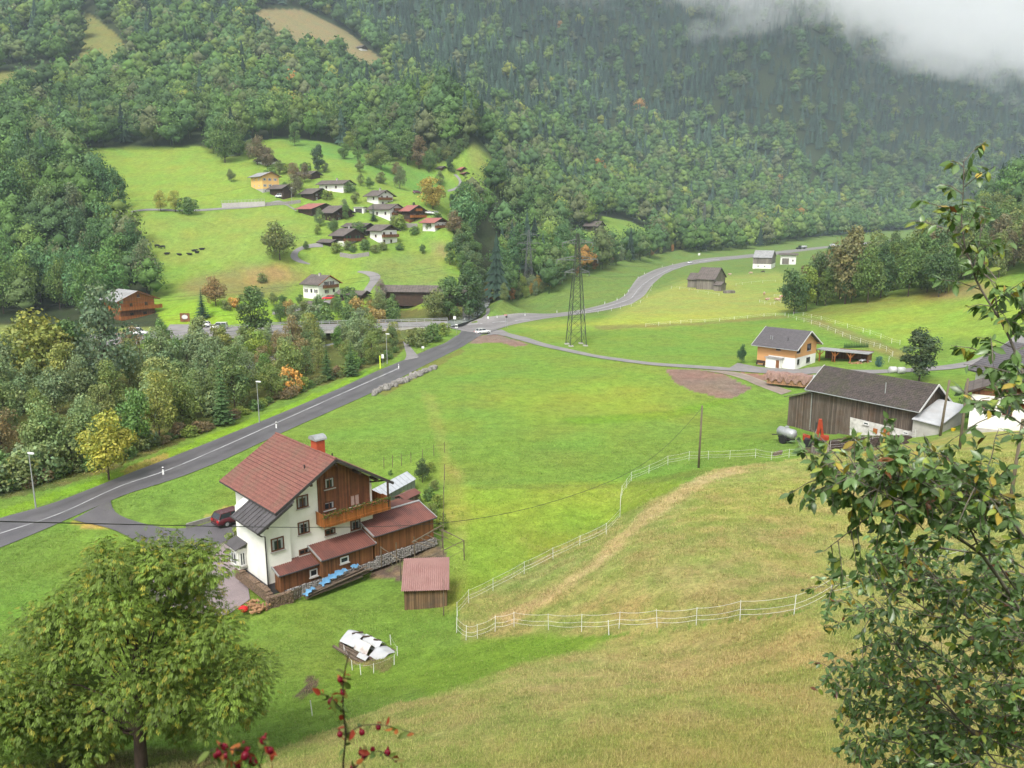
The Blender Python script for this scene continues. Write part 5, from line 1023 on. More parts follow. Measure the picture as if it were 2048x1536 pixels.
# tractor with tanker
tr = empty('tractor', onroad(1598,498.5), radians(8), 'dark tractor pulling a tanker on the far road', 'tractor')
MB().box(-2.2,-.3,-.6,.6,.7,1.5).build('bonnet', trim_dark, tr); MB().loft([[(x,y*w,z) for y,z in ((-1,1.1),(-.85,2.8),(.85,2.8),(1,1.1))] for x, w in ((-.4,.75),(1.3,.75))]).build('cab', glass, tr); MB().box(-.5,1.4,-.75,.75,2.8,2.95).build('cab_roof', trim_dark, tr)
for x, rr in ((.8,.85),(-1.7,.6)):
    for s in (-1,1): MB().tube([(x,s*.75,rr),(x,s*1.15,rr)], rr, 14).build('wheel', black_r, tr)
tk = empty('slurry_tanker', onroad(1608,498), radians(8), 'grey tank trailer behind the distant tractor', 'trailer')
def tanker(t, L=4.2, R=.95, mat=galv):
    MB().tube([(-L/2-.25,0,R+.75),(-L/2,0,R+.75),(L/2,0,R+.75),(L/2+.25,0,R+.75)], [R*.55,R,R,R*.55], 16).build('tank', mat, t, True)
    for s in (-1,1): MB().tube([(0,s*(R-.1),.55),(0,s*(R+.2),.55)], .55, 14).build('wheel', black_r, t)
    MB().bar((-L/2-1.2,0,.6),(-L/2+.2,0,.9),.12).box(-L/2,L/2,-.3,.3,.55,.8).build('chassis', trim_dark, t); MB().tube([(0,0,2*R+.7),(0,0,2*R+.95)], .25, 10).build('hatch', mat, t)
tanker(tk); t2 = empty('slurry_tanker', tuple(gp(1572,886)), radians(-60), 'dented silver slurry tank standing in the grass by the barn', 'trailer'); tanker(t2, 2.2, .62, galv)
# red crane loader
ld = empty('crane_loader', tuple(gp(1630,893)), radians(-20), 'red hydraulic crane loader parked at the manure heap', 'loader')
MB().box(-1.3,1.3,-.6,.6,.6,1.0).build('chassis', trim_dark, ld); MB().box(.5,1.5,-.4,.4,1.0,1.5).build('engine_cover', orange_p, ld)
for x in (-.9,.9):
    for s in (-1,1): MB().tube([(x,s*.55,.5),(x,s*.9,.5)], .5, 14).build('wheel', black_r, ld)
MB().bar((.1,0,1.0),(.36,0,3.5),.34,.35).build('mast', orange_p, ld); MB().bar((.38,0,3.5),(.78,.1,1.1),.34,.3).bar((.1,-.1,1.2),(.3,-.1,2.8),.1).build('boom', orange_p, ld); MB().bar((.95,.1,1.5),(1.25,.1,.5),.22).build('jib', orange_p, ld); MB().bar((-.2,.25,1.1),(.2,.15,2.6),.12).build('ram', galv, ld)
MB().bar((-1.3,-.4,1.3),(-.3,-.3,1.1),.16).bar((-1.3,.4,1.3),(-.3,.3,1.1),.16).box(-1.5,-1.25,-.45,.45,.8,1.4).build('grab', orange_p, ld)
# manure heap
r_ = np.random.default_rng(3); m = MB()
for k in range(90):
    t = r_.random(); c = gp(1655+t*160, 893-10*t+r_.uniform(-8,6)); m.ball((c[0],c[1],c[2]+.1), r_.uniform(.3,.75), 7, 5, (1.2,1,.6))
tag(m.build('manure_heap', dirt_m, None), 'dark brown manure heap along the barn wall', 'manure heap')
m = MB()
pb = gp(1640,905); tag(MB().box(-1.1,1.1,-.06,.06,0,.9).build('silo_board', wood_silver, loc=tuple(pb), rz=.15), 'pale plank panel in front of the crane loader', 'board')
# ---------------------------------------------------------------- cattle
def make_cow(name, mat, lying=False):
    v = []; e = []; rad = []
    def add(p, r, par=None):
        v.append(p); rad.append(r)
        if par is not None: e.append((par, len(v)-1))
        return len(v)-1
    z = .55 if lying else 1.05
    pel = add((-.62,0,z), (.30,.34)); mid = add((0,0,z-.04), (.36,.42), pel); sho = add((.55,0,z), (.29,.36), mid)
    n1 = add((.95,0,z+.06 if lying else z-.12), (.17,.2), sho); hd = add((1.2,0,z+.16 if lying else z-.45), (.15,.16), n1); mz = add((1.42,0,z-.02 if lying else z-.72), (.09,.09), hd)
    for s in (-1,1):
        if lying:
            k = add((-.35,s*.36,.22), (.13,.13), pel); add((-.02,s*.42,.10), (.07,.07), k); k = add((.75,s*.26,.2), (.10,.10), sho); add((.5,s*.34,.08), (.06,.06), k)
        else:
            k = add((-.58,s*.22,.72), (.15,.17), pel); k2 = add((-.72,s*.22,.42), (.075,.08), k); add((-.66,s*.22,.03), (.06,.06), k2)
            k = add((.56,s*.2,.66), (.11,.12), sho); k2 = add((.58,s*.2,.38), (.07,.07), k); add((.57,s*.2,.03), (.06,.06), k2)
        add((1.12,s*.28,(z+.26) if lying else z-.36), (.04,.05), hd)
    t = add((-.95,0,z+.1), (.05,.05), pel); add((-1.0,0,max(.12,z-.5)), (.035,.035), t)
    me = bpy.data.meshes.new(name); me.from_pydata(v, e, []); o = bpy.data.objects.new(name, me); link(o)
    mo = o.modifiers.new('skin', 'SKIN'); sv = me.skin_vertices[0].data
    for i, r in enumerate(rad): sv[i].radius = r
    sv[0].use_root = True
    sb = o.modifiers.new('sub', 'SUBSURF'); sb.levels = 1; sb.render_levels = 1
    dg = bpy.context.evaluated_depsgraph_get(); m2 = bpy.data.meshes.new_from_object(o.evaluated_get(dg)); bpy.data.objects.remove(o)
    m2.materials.clear(); m2.materials.append(mat); m2.shade_smooth(); return m2
cs_b, cl_b = make_cow('cow', cow_black), make_cow('cow', cow_black, True); cs_r, cl_r = make_cow('cow', cow_brown), make_cow('cow', cow_brown, True); cs_d = make_cow('cow', cow_dark)
def cow(me, q, rz, label, group): o = link(bpy.data.objects.new('cow', me)); o.location = tuple(gp(*q)); o.rotation_euler[2] = rz; tag(o, label, 'cow', group)
for i, (a, b, ly) in enumerate([(920,1450,0),(953,1456,0),(975,1490,1),(1052,1495,1),(1112,1493,1),(1135,1472,1),(1152,1482,1),(1180,1463,1)]):
    cow(cl_b if ly else cs_b, (a/2.926, b/2.926), [0,3.3,.2,2.8,3.0,.4,5.8,.1][i], 'black cow lying on the left meadow' if ly else ('black cow standing at the left end of the herd' if i == 0 else 'black cow standing second in the herd'), 'black cattle on the left meadow')
for i, (a, b, me_, l) in enumerate([(468,433,cl_r,'brown calf lying by the hay barn'),(637,427,cs_r,'brown and white cow grazing between the barns'),(733,418,cs_d,'dark cow grazing near the pale roofed barn'),(742,592,cs_r,'brown and white cow standing at the corral'),(765,632,cl_r,'pale brown cow lying inside the corral'),(850,634,cl_r,'red brown cow lying by the dark tree'),(878,622,cs_r,'brown and white cow next to the tree edge')]):
    cow(me_, Z3(a, b), [.3,3.4,2.9,1.2,.5,3.0,.2][i], l, 'cattle in the valley meadow')

# ---------------------------------------------------------------- things around the big house
def bh(name, x, y, z=0, rz=0, label=None, cat=None): 
    e = empty(name, (0,0,0), 0, label, cat); place(e, x, y, z, rz); return e
sd = empty('small_shed', (-8.35,56.9,.0), radians(4), 'small plank shed with faded pink corrugated roof', 'shed')
MB().box(-.0,3.3,.0,3.1,-.6,1.75).build('wall', surf('rough_brown_planks',(.20,.125,.07),(.12,.07,.04),scale=1.5,stretch=(5,5,.4),lines=5.5,linew=.12,linec=.3,dirt=(.10,.075,.055),dscale=.8), sd)
m = MB(); n = 46; vs = []
for k in range(n+1):
    x = -.2+3.7*k/n; dz = .03*(1 if k % 2 else -1); vs += [(x,-.35,1.72+dz),(x,3.4,2.75+dz)]
m.add(vs, [(2*k,2*k+2,2*k+3,2*k+1) for k in range(n)]); m.add([(x,y,z-.08) for x in (0,3.3) for y,z in ((0,1.7),(3.1,1.7),(3.1,2.68),(0,1.82))], [(0,1,2,3),(7,6,5,4)]); m.build('roof', corr_pink, sd)
m = MB()
r_ = random.Random(4)
def stack(m, x0, x1, y0, y1, h, s=.13, seed=1):
    r = random.Random(seed); x = x0
    while x < x1:
        z = 0
        while z < h*(1-.15*r.random()):
            a = r.uniform(.8,1.2)*s; m.tube([(x+r.uniform(-.03,.03), y0+r.uniform(-.06,.04), z+s/2),(x+r.uniform(-.03,.03), y1, z+s/2)], a/2*1.05, 5); z += s*.88
        x += s*.95
fw = bh('firewood_stack', -6.75,-1.2,0, radians(90), 'long stack of split firewood along the white side wing', 'firewood'); m = MB(); stack(m, .4, 6.5, -.1, .35, .85, .17, 2); m.build('firewood', firewood, fw)
fw = bh('firewood_stack', -7.6,-1.6,-.2, radians(-5), 'dark firewood stacked against the stone base corner', 'firewood'); m = MB(); stack(m, .2, 2.2, 0, .4, 1.0, .16, 5); m.build('firewood', firewood, fw)
fp = bh('log_pile', -8.3,-1.2,-.1, .4, 'fresh orange sawn logs heaped beside the firewood', 'logs'); m = MB(); r_ = random.Random(8)
for k in range(60): a = r_.uniform(0,3.1); c = (r_.uniform(-.5,.7), r_.uniform(-.9,.9), r_.uniform(0,.5)); m.tube([c,(c[0]+.33*cos(a),c[1]+.33*sin(a),c[2]+r_.uniform(-.05,.12))], .09, 6)
m.build('log', logs_end, fp); MB().ball((-.55,.7,.3), .35, 10, 6, (1,1.2,.7)).build('red_cover', red_paint, fp)
lp = bh('lumber_pile', -4.4,-2.1,0, radians(6), 'pile of long boards partly under torn blue tarpaulin', 'lumber'); m = MB(); r_ = random.Random(9)
for k in range(26): y = r_.uniform(-.4,.4); z = .08+r_.random()*.35+k*.004; x = r_.uniform(-.3,.5); m.bar((x,y,z),(x+r_.uniform(4.5,6.3),y+r_.uniform(-.2,.2),z+r_.uniform(.0,.35)), .16, .05)
m.build('board', wood_log, lp)
def sheet(m, path, w, n=14, amp=.08, seed=0):
    r = np.random.default_rng(seed); path = np.array(path, float); t = np.linspace(0, len(path)-1, n*2); P = np.stack([np.interp(t, range(len(path)), path[:,k]) for k in range(3)], 1); vs = []; K_ = 7
    for i, p in enumerate(P):
        ww = w*(.7+.3*sin(i*.9+seed))*(1 if i not in (0,len(P)-1) else .6)
        for k in range(K_): s = k/(K_-1)-.5; vs.append((p[0]+r.normal(0,.02), p[1]+s*ww, p[2]+.15+amp*r.normal()-abs(s)**2*.3*w))
    m.add(vs, [(i*K_+k,i*K_+k+1,(i+1)*K_+k+1,(i+1)*K_+k) for i in range(len(P)-1) for k in range(K_-1)])
m = MB(); sheet(m, [(-.3,-.2,.3),(.1,-.2,.6),(.6,-.2,.62)], .8, 8, .03, 1); sheet(m, [(1.3,-.1,.6),(2.2,.1,.8),(3.0,.1,.9),(4.0,.15,.95)], 1.05, 14, .03, 2); sheet(m, [(4.5,.1,.95),(5.3,.15,.9)], .7, 6, .03, 3); m.build('tarpaulin', cloth_blue, lp, True)
pa = bh('pallet', -5.6,-1.75,-.1, .1, 'wooden pallet leaning on the stone base', 'pallet'); m = MB()
for k in range(5): m.obox((.1+k*.2,0,.5),(.13,0,0),(0,.03,0),(0,-.15,1.0))
m.obox((.5,.04,.15),(1,0,0),(0,.05,0),(0,0,.1)); m.obox((.5,-.02,.85),(1,0,0),(0,.05,0),(0,0,.1)); m.build('slat', wood_log, pa)
pen = bh('chicken_pen', 3.2,-1.3,0, -.02, 'wire poultry pen frame of grey posts beside the stone base', 'pen'); m = MB()
P4 = [(0,0),(-.2,-3.3),(2.0,-4.4),(6.3,-3.6),(6.4,-.2)]
for x, y in P4+[(1.5,-.1),(3.4,-.1)]: m.bar((x,y,0),(x,y,1.9),.07)
for (x,y),(a,b) in zip(P4[:-1],P4[1:]): m.bar((x,y,1.85),(a,b,1.85),.05); m.bar((x,y,.95),(a,b,.95),.02)
m.bar((2.6,-1.0,1.9),(6.4,-.2,2.2),.1)
for k in range(5): m.bar((2.8+k*.8,-.9+k*.15,1.95),(3.3+k*.8,-2.4+k*.1,1.75),.05)
m.build('frame', pole_w, pen)
gh = bh('greenhouse', 11.0,11.0,0, radians(22), 'long low greenhouse with milky glass roof behind the house', 'greenhouse')
MB().box(0,7,0,2.2,-.2,1.0).build('wall', surf('greenish_glass_panels',(.20,.23,.20),(.14,.17,.14),rough=.3,cols=1.3), gh); m = MB(); m.add([(x,y,z) for x in (-.1,7.1) for y,z in ((-.1,1.0),(1.1,1.75),(2.3,1.0))], [(0,1,4,3),(1,2,5,4),(0,2,1),(3,4,5)]); m.build('roof', surf('milky_glass',(.46,.48,.50),(.36,.38,.40),rough=.3,cols=1.3), gh)
sh2 = bh('garden_shed', 12.6,8.6,0, .3, 'tiny garden shed with rusty red tin roof near the greenhouse', 'shed'); MB().box(0,2.4,0,1.3,-.2,1.2).build('wall', wood_grey, sh2); m = MB(); roof_slab(m,-.15,2.55,-.2,1.15,.65,1.5,.03); roof_slab(m,-.15,2.55,1.5,1.15,.65,1.5,.03); m.build('roof', corr_red, sh2)
tl = bh('tin_sheet', 9.4,3.6,2.35, .1, 'loose grey tin sheet lying at the end of the red annex roof', 'tin sheet'); m = MB(); m.add([(0,0,.3),(1.0,0,.25),(1.1,2.6,.05),(.1,2.6,.1)], [(0,1,2,3)]); m.build('sheet', tin_white, tl)
# tin covered frame in the grass
tf = empty('covered_compost_frame', tuple(gp(738,1305)), radians(-38), 'low garden frame covered with loose white and rusty tin sheets', 'garden frame')
def arc_sheet(x0, x1, y0, y1, hgt, mat, nm, wav=.015, tilt=0):
    m = MB(); nx, ny = 24, 8; vs = []
    for i in range(nx+1):
        for j in range(ny+1):
            x = x0+(x1-x0)*i/nx; s = j/ny; y = y0+(y1-y0)*s; vs.append((x, y, .35+hgt*(1-abs(2*s-1)**1.3)*.9+hgt*.15+wav*(1 if i % 2 else -1)+tilt*(x-x0)))
    m.add(vs, [(i*(ny+1)+j,(i+1)*(ny+1)+j,(i+1)*(ny+1)+j+1,i*(ny+1)+j+1) for i in range(nx) for j in range(ny)]); return m.build(nm, mat, tf)
arc_sheet(-2.2,-.7,-.75,.95,.55,tin_white,'tin_sheet',.006,.03); arc_sheet(-.75,.9,-.1,.95,.6,tin_white,'tin_sheet',.012,-.03); arc_sheet(-.6,.7,-.85,.1,.62,galv_rust,'tin_sheet',.022); arc_sheet(.8,1.9,-.7,.9,.32,tin_white,'tin_sheet',.008,-.12); arc_sheet(.2,1.1,-1.3,-.75,.2,tin_white,'tin_sheet',.004)
m = MB().box(-2.0,1.7,-.9,-.8,-.1,.35).box(-2.0,1.7,.85,.95,-.1,.35).box(-2.1,-2.0,-.9,.95,-.1,.4).box(1.6,1.7,-1.2,.95,-.1,.3); m.bar((-2.2,-1.3,.3),(1.2,-1.4,.15),.14); m.bar((-1.6,-1.1,.3),(.9,-1.2,.3),.14); m.build('timber_frame', wood_log, tf)
MB().box(.3,1.6,-1.25,-.5,.05,.2).build('red_board', surf('reddish_board',(.26,.10,.075)), tf)
for k in range(3): MB().bar((-1.6+k*.9,-.1+.2*k,.93),(-1.1+k*.9,.5,.95),.1,.08).build('weight_log', bark, tf)
for k in range(4): pass
fence('stake_fence', 'ring of short white stakes around the tin covered frame', [(688,1292),(690,1310),(705,1340),(722,1350),(747,1347),(788,1330),(795,1312),(782,1290)], .75, (.9,), mat=rope_w, pr=.03, rr=.004, lean=.05)
# woodpile with tarpaulins, carport, garden bits by the timber house
wp = empty('timber_stack', (46.1,141.2,.2), radians(-30), 'long log stack under brown tarpaulin in front of the barn', 'log stack'); m = MB(); stack(m, .2, 9.6, -.3, 1.6, 1.9, .36, 11); m.build('log', logs_end, wp)
m = MB(); r2 = np.random.default_rng(5); nx = 40; vs = []
prof = [(-.55,.75),(-.5,1.4),(-.42,2.0),(.2,2.15),(1.0,2.2),(1.7,2.0),(1.85,1.2)]
for i in range(nx+1):
    x = -.1+8.0*i/nx
    for j, (y, z) in enumerate(prof): vs.append((x, y+.06*r2.normal(), z+.07*r2.normal()+(.35*sin(i*.9) if j == 0 else 0)+.08*sin(i*.5)))
m.add(vs, [(i*7+j,(i+1)*7+j,(i+1)*7+j+1,i*7+j+1) for i in range(nx) for j in range(6)]); m.build('tarpaulin', cloth_brown, wp)
m = MB(); vs = []
for i in range(10):
    x = 7.8+2.0*i/9
    for j, (y, z) in enumerate(prof): vs.append((x, y-.03+.05*r2.normal(), (z-.5 if j == 0 else z)+.03*r2.normal()))
m.add(vs, [(i*7+j,(i+1)*7+j,(i+1)*7+j+1,i*7+j+1) for i in range(9) for j in range(6)]); m.build('grey_sheet', surf('grey_plastic_sheet',(.36,.38,.38),(.25,.27,.27),rough=.4), wp)
cp = empty('carport', (63.6,162.5,.3), radians(-35), 'open timber carport with pale flat roof beside the timber house', 'carport')
m = MB(); m.add([(x,y,z) for z0 in (0,.14) for x,y,z in ((-.6,-.8,2.5+z0),(9.6,-.8,2.5+z0),(9.6,4.6,2.2+z0),(-.6,4.6,2.2+z0))], [(0,3,2,1),(4,5,6,7),(0,1,5,4),(1,2,6,5),(2,3,7,6),(3,0,4,7)]); m.build('roof', roof_pale, cp); MB().box(3,9.65,4.0,4.7,2.33,2.42).build('roof_edge', corr_red, cp)
for x in (.2,3.2,6.2):
    mm = MB(); mm.bar((x,-.5,0),(x,-.5,2.5),.22); mm.bar((x,-.5,1.4),(x-.8,-.5,2.45),.14); mm.bar((x,-.5,1.4),(x+.8,-.5,2.45),.14); mm.build('post', wood_orange, cp)
MB().box(2.6,2.75,-.4,4,0,2.3).box(2.6,9.3,3.9,4.05,0,2.2).box(9.2,9.35,0,4,0,2.2).build('wall', wood_brown, cp); MB().box(.2,2.5,3.9,4,0,2.1).build('rear_wall', wood_brown, cp)
tg = empty('log_pile', (69.8,157.2,.3), .2, 'heap of cut logs under loose sheets beside the carport', 'logs'); m = MB(); r_ = random.Random(12)
for k in range(90): a = r_.uniform(0,3.1); c = (r_.uniform(-2,2), r_.uniform(-1,1), r_.uniform(0,.9)*(1-.3*r_.random())); m.tube([c,(c[0]+.4*cos(a),c[1]+.4*sin(a),c[2]+.05)], .12, 6)
m.build('log', logs_end, tg); m = MB(); sheet(m, [(0,.3,1.0),(1.5,.5,1.1),(2.8,.3,.6)], 1.2, 8, .08, 4); m.build('grey_cover', tin_white, tg); m = MB(); sheet(m, [(2.8,.2,.5),(4.2,.2,.2)], 1.2, 6, .06, 5); m.build('green_cover', surf('green_sheet',(.10,.22,.15)), tg)
bn = empty('garden_bench', (49.4,158.9,.35), radians(-44), 'dark garden bench with planters on the forecourt', 'bench'); MB().box(0,1.8,0,.5,.4,.47).build('seat', wood_dark, bn); MB().box(0,1.8,.45,.52,.47,.9).build('backrest', wood_dark, bn)
for x in (.1,1.6): MB().box(x,x+.1,0,.5,0,.4).build('leg', wood_dark, bn)
for q, l in (((1785,746),'white wrapped hay bale left of the pair behind the barn roof'),((1802,747),'white wrapped hay bale right of the pair behind the barn roof')):
    p = gp(*q); tag(MB().tube([(-.6,0,.6),(-.55,0,.6),(.55,0,.6),(.6,0,.6)], [.5,.62,.62,.5], 14).build('hay_bale', trim_white, loc=tuple(p), smooth=True), l, 'hay bale')
p = gp(1555,911); tag(MB().obox((0,0,.3),(1.0,.2,.35),(-.1,.35,0),(0,0,.3)).bar((-.4,0,0),(-.4,0,.4),.1).bar((.4,0,0),(.4,0,.5),.1).build('feed_trough', wood_log, loc=tuple(p)), 'tilted wooden trough in front of the upper rope fence', 'trough')
p = gp(1458,586); tag(MB().box(-2,2,-1.2,1.2,0,.8).box(-1.9,1.9,-1.1,1.1,.8,1.0).build('board_stack', wood_silver, loc=tuple(p), rz=.2), 'pile of pale boards at the right end of the hay barn', 'boards')
p = gp(1906,862); tag(MB().tube([(0,0,0),(0,0,.35)],[.22,.28],10).build('bucket', surf('yellow_plastic',(.75,.50,.02)), loc=tuple(p)), 'yellow bucket in the grass near the leaning pole', 'bucket')
r_ = random.Random(21); i = 0
bo = [MB().ball((0,0,0), .5, 9, 7, (1.15,.9,.8)) for _ in range(4)]; bos = []
for b_ in bo:
    b_.v = [tuple(c*(1+r_.uniform(-.16,.16)) for c in q) for q in b_.v]; me = bpy.data.meshes.new('boulder'); me.from_pydata(b_.v, [], b_.f); me.materials.append(boulder_m); bos.append(me)
for k in range(60):
    t = k/60+r_.uniform(-.01,.01); u = 748+(872-748)*t; v = 786+(733-786)*t+r_.uniform(-3,5)*(1-.4*t); p = gp(u, v+2); o = link(bpy.data.objects.new('boulder', bos[k % 4])); s = r_.uniform(.75,1.5)
    o.location = (p[0],p[1],p[2]+.15*s); o.scale = (s,s,s); o.rotation_euler = (r_.random(),r_.random(),r_.uniform(0,6)); tag(o, 'grey boulder in the stone edging below the main road', 'boulder', 'boulders edging the main road')

# ---------------------------------------------------------------- trees
def lobed_crown(r, h, w, nl, nq, qs, cz=.58, ch=.42, droop=0, flat=.0, sparse=0.0, low=.0):
    """leaf faces on many overlapping leafy lobes; returns V, F, shade and lobe centres"""
    cen = []
    while len(cen) < nl:
        p = r.uniform(-1, 1, 3); q = np.linalg.norm(p)
        if q > 1 or q < .25: continue
        tap = 1-.35*max(0, p[2]); cen.append((p[0]*w*.5*tap*.78, p[1]*w*.5*tap*.78, h*(cz+ch*p[2]*.82)))
    cen = np.array(cen); rad = r.uniform(.20,.32,nl)*w*.66
    k = r.integers(0, nl, nq); d = r.normal(size=(nq,3)); d[:,2] = d[:,2]*.8+.25; d /= np.linalg.norm(d, axis=1)[:,None]
    rr = rad[k]*r.uniform(.72,1.12,nq)*(1+.35*(r.random(nq) < .08)); c = cen[k]+d*rr[:,None]*np.array((1,1,.85))
    c[:,2] -= droop*rr*.3; c[:,2] = np.maximum(c[:,2], h*low)
    n = d+r.normal(size=(nq,3))*.55; n[:,2] += .2; n /= np.linalg.norm(n, axis=1)[:,None]
    t = np.cross(n, r.normal(size=(nq,3))); t /= np.linalg.norm(t, axis=1)[:,None]; b = np.cross(n, t); s = (qs*r.uniform(.55,1.35,nq))[:,None]
    V = np.stack([c-t*s, c-b*s*.7+n*s*.12, c+t*s*.9, c+b*s*.7-n*s*.1], 1).reshape(-1,3); F = np.arange(4*nq).reshape(-1,4)
    lob = r.uniform(.78,1.2,nl)[k]*r.uniform(.75,1.25,nq); hue = r.uniform(-1,1,nl)[k]*.10+r.normal(0,.05,nq)
    col = np.stack([lob*(1+hue), lob, lob*(1-hue)], 1); return V, F, np.repeat(col, 4, 0), cen, rad
def ico_core(cen, rad, f=.72):
    vs = []; fs = []
    for c, r0 in zip(cen, rad):
        b = len(vs); R = r0*f
        vs += [(c[0]+R*x, c[1]+R*y, c[2]+R*z*.85) for x,y,z in ((1,0,0),(-1,0,0),(0,1,0),(0,-1,0),(0,0,1),(0,0,-1))]
        fs += [(b+i,b+j,b+k,b+k) for i,j,k in ((0,2,4),(2,1,4),(1,3,4),(3,0,4),(2,0,5),(1,2,5),(3,1,5),(0,3,5))]
    return np.array(vs), np.array(fs)
def tri(me_name, V, T, col, mat): return np_mesh(me_name, V, T, col, mat)
def tree_variant(seed, h=12., w=8., nl=34, nq=2600, qs=.30, cz=.58, ch=.42, trunk=.22, mat=None, **kw):
    r = np.random.default_rng(seed); V, F, c, cen, rad = lobed_crown(r, h, w, nl, nq, qs, cz, ch, **kw)
    crown = np_mesh('crown', V, F, c, mat or leaf_m)
    m = MB(); m.tube([(0,0,-.6),(0,0,0),(r.normal(0,.1),r.normal(0,.1),h*.3),(r.normal(0,.3),r.normal(0,.3),h*.72)], [trunk*1.3,trunk,trunk*.8,trunk*.3], 7)
    for k in range(min(nl, 16)):
        q = cen[k]; z0 = h*r.uniform(.18,.5); m.tube([(0,0,z0),(q[0]*.5,q[1]*.5,z0+(q[2]-z0)*.6),tuple(q)], [trunk*.5,trunk*.3,trunk*.1], 5, False)
    me = bpy.data.meshes.new('trunk'); me.from_pydata(m.v, [], m.f); me.materials.append(bark); return crown, me, h
def spruce_variant(seed, h=14., w=4.6, tiers=17, per=15):
    r = np.random.default_rng(seed); V = []; F = []; C_ = []
    for i in range(tiers):
        t = i/(tiers-1); z = h*(.07+.90*t); R = w*.5*(1-t)**.85*r.uniform(.9,1.1)+.12; n = max(6, int(per*(1-.5*t)))
        for k in range(n):
            a = 2*pi*(k+r.uniform(-.3,.3))/n+i*.7; L = R*r.uniform(.75,1.15); dr = L*.42; ww = L*.30+.06; d = np.array((cos(a),sin(a),0)); s = np.array((-sin(a),cos(a),0)); z0 = z+r.uniform(-.2,.2)
            for j in range(3):
                q0, q1 = j/3, (j+1)/3+.08; zz = lambda q: z0+h*.045-dr*q*1.15+dr*.35*q*q; b = len(V); wq = ww*(1.1-.55*q0)
                V += [d*L*q0+s*0+np.array((0,0,zz(q0))), d*L*(q0+q1)/2+s*wq+np.array((0,0,zz((q0+q1)/2)-wq*.35)), d*L*q1+np.array((0,0,zz(q1)))  , d*L*(q0+q1)/2-s*wq+np.array((0,0,zz((q0+q1)/2)-wq*.35))]
                F.append((b,b+1,b+2,b+3)); g = r.uniform(.7,1.25); C_ += [(g*.98,g,g)]*4
    crown = np_mesh('crown', np.array(V), np.array(F), np.array(C_), leaf_far)
    m = MB().tube([(0,0,-.6),(0,0,h*.5),(0,0,h)], [.2,.13,.03], 6); me = bpy.data.meshes.new('trunk'); me.from_pydata(m.v, [], m.f); me.materials.append(bark); return crown, me, h
ROUND = [tree_variant(50+i, 12, 8.8, 42, 4200, .25, .52, .47, .17, low=.03) for i in range(4)]
TALL = [tree_variant(60+i, 14, 7.2, 38, 4000, .25, .50, .49, .17, low=.02) for i in range(3)]
AIRY = [tree_variant(70+i, 12, 7.8, 36, 3800, .20, .50, .49, .14, droop=.5, low=.02) for i in range(3)]
BUSH = [tree_variant(80+i, 4, 5.0, 18, 1100, .20, .42, .48, .08) for i in range(3)]
SPRU = [spruce_variant(90+i) for i in range(3)]
TINY_SP = SPRU
KIN = {'round': (ROUND, 'broadleaf_tree', 'tree'), 'tall': (TALL, 'broadleaf_tree', 'tree'), 'airy': (AIRY, 'willow_tree', 'tree'), 'bush': (BUSH, 'bush', 'bush'), 'spruce': (SPRU, 'spruce_tree', 'spruce')}
tcount = [0]
def tree(p, h, kind, tint, label, group=None, w=1.0, trunk=True, name=None):
    L, nm, cat = KIN[kind]; i = tcount[0]; tcount[0] += 1; cm, tm, h0 = L[(i*7+3) % len(L)]; s = h/h0
    r = empty(name or nm, tuple(map(float, p)), (i*2.4) % 6.28, label, cat, group); r.scale = (s*w, s*w, s)
    c = link(bpy.data.objects.new('crown', cm), r); c.color = (tint[0]*1.38, tint[1]*1.5, tint[2]*1.45, 1)
    if trunk: link(bpy.data.objects.new('trunk', tm), r)
    return r
def hfrom(p, vtop): return float(H+ray(1024, vtop)[2]*p[1]-p[2])
def T(u, v, vt, kind, tint, label, group=None, w=1.0, **kw): p = gp(u, v); return tree(p, max(.8, hfrom(p, vt)*1.02), kind, tint, label, group, w, **kw)
CG=(.082,.128,.036); CDK=(.052,.086,.030); CYG=(.155,.185,.038); CY=(.38,.27,.04); CO=(.40,.20,.05); CBR=(.165,.115,.06); CGR=(.135,.160,.080); COL=(.125,.142,.046); CRU=(.16,.09,.045)
# named single trees
T(218,960,822,'round',(.26,.24,.04),'small maple with golden crown beside the main road, left part', w=1.05)
T(85,790,612,'round',(.17,.17,.035),'tall tree turning yellow in front of the left road', w=1.0); T(150,780,625,'tall',CG,'green tree right of the yellowing one near the left road')
T(215,790,556,'airy',(.10,.13,.07),'tallest grey green willow in front of the orange chalet', w=.85); T(447,850,722,'spruce',CDK,'dark narrow spruce in the willows beside the main road')
T(655,760,690,'spruce',CDK,'dark spruce under the riverside trees, left of two', w=1.3); T(703,752,680,'spruce',CDK,'dark spruce under the riverside trees, right of two', w=1.3)
T(585,785,728,'bush',CO,'small orange leaved tree near the street lamp'); T(405,637,576,'spruce',(.032,.06,.035),'dark pointed spruce in the chalet garden', w=1.5)
T(508,690,568,'tall',(.075,.11,.03),'dark green tree standing by the stream, left of the bridge', w=1.1); T(432,612,550,'round',(.20,.125,.05),'round brownish tree on the slope beside the spruce', w=1.1)
T(900,642,545,'tall',CG,'large dark tree left of the group at the end of the bridge', w=1.1); T(938,641,528,'tall',CDK,'tallest tree of the group at the end of the bridge', w=1.0); T(870,640,575,'round',COL,'smaller rounded tree before the covered bridge'); T(955,636,560,'tall',(.07,.10,.04),'dark tree beside the visible whitewater')
T(833,692,648,'bush',COL,'rounded bush on the verge under the bridge, left one', w=1.1); T(862,683,640,'bush',CG,'rounded bush on the verge under the bridge, middle one', w=1.1); T(885,672,642,'bush',CYG,'rounded bush on the verge under the bridge, right one')
T(560,520,438,'round',(.115,.125,.038),'big round olive tree beside the hairpin lane', w=1.15); T(450,325,220,'round',CG,'large tree at the upper edge of the left meadow', w=.82)
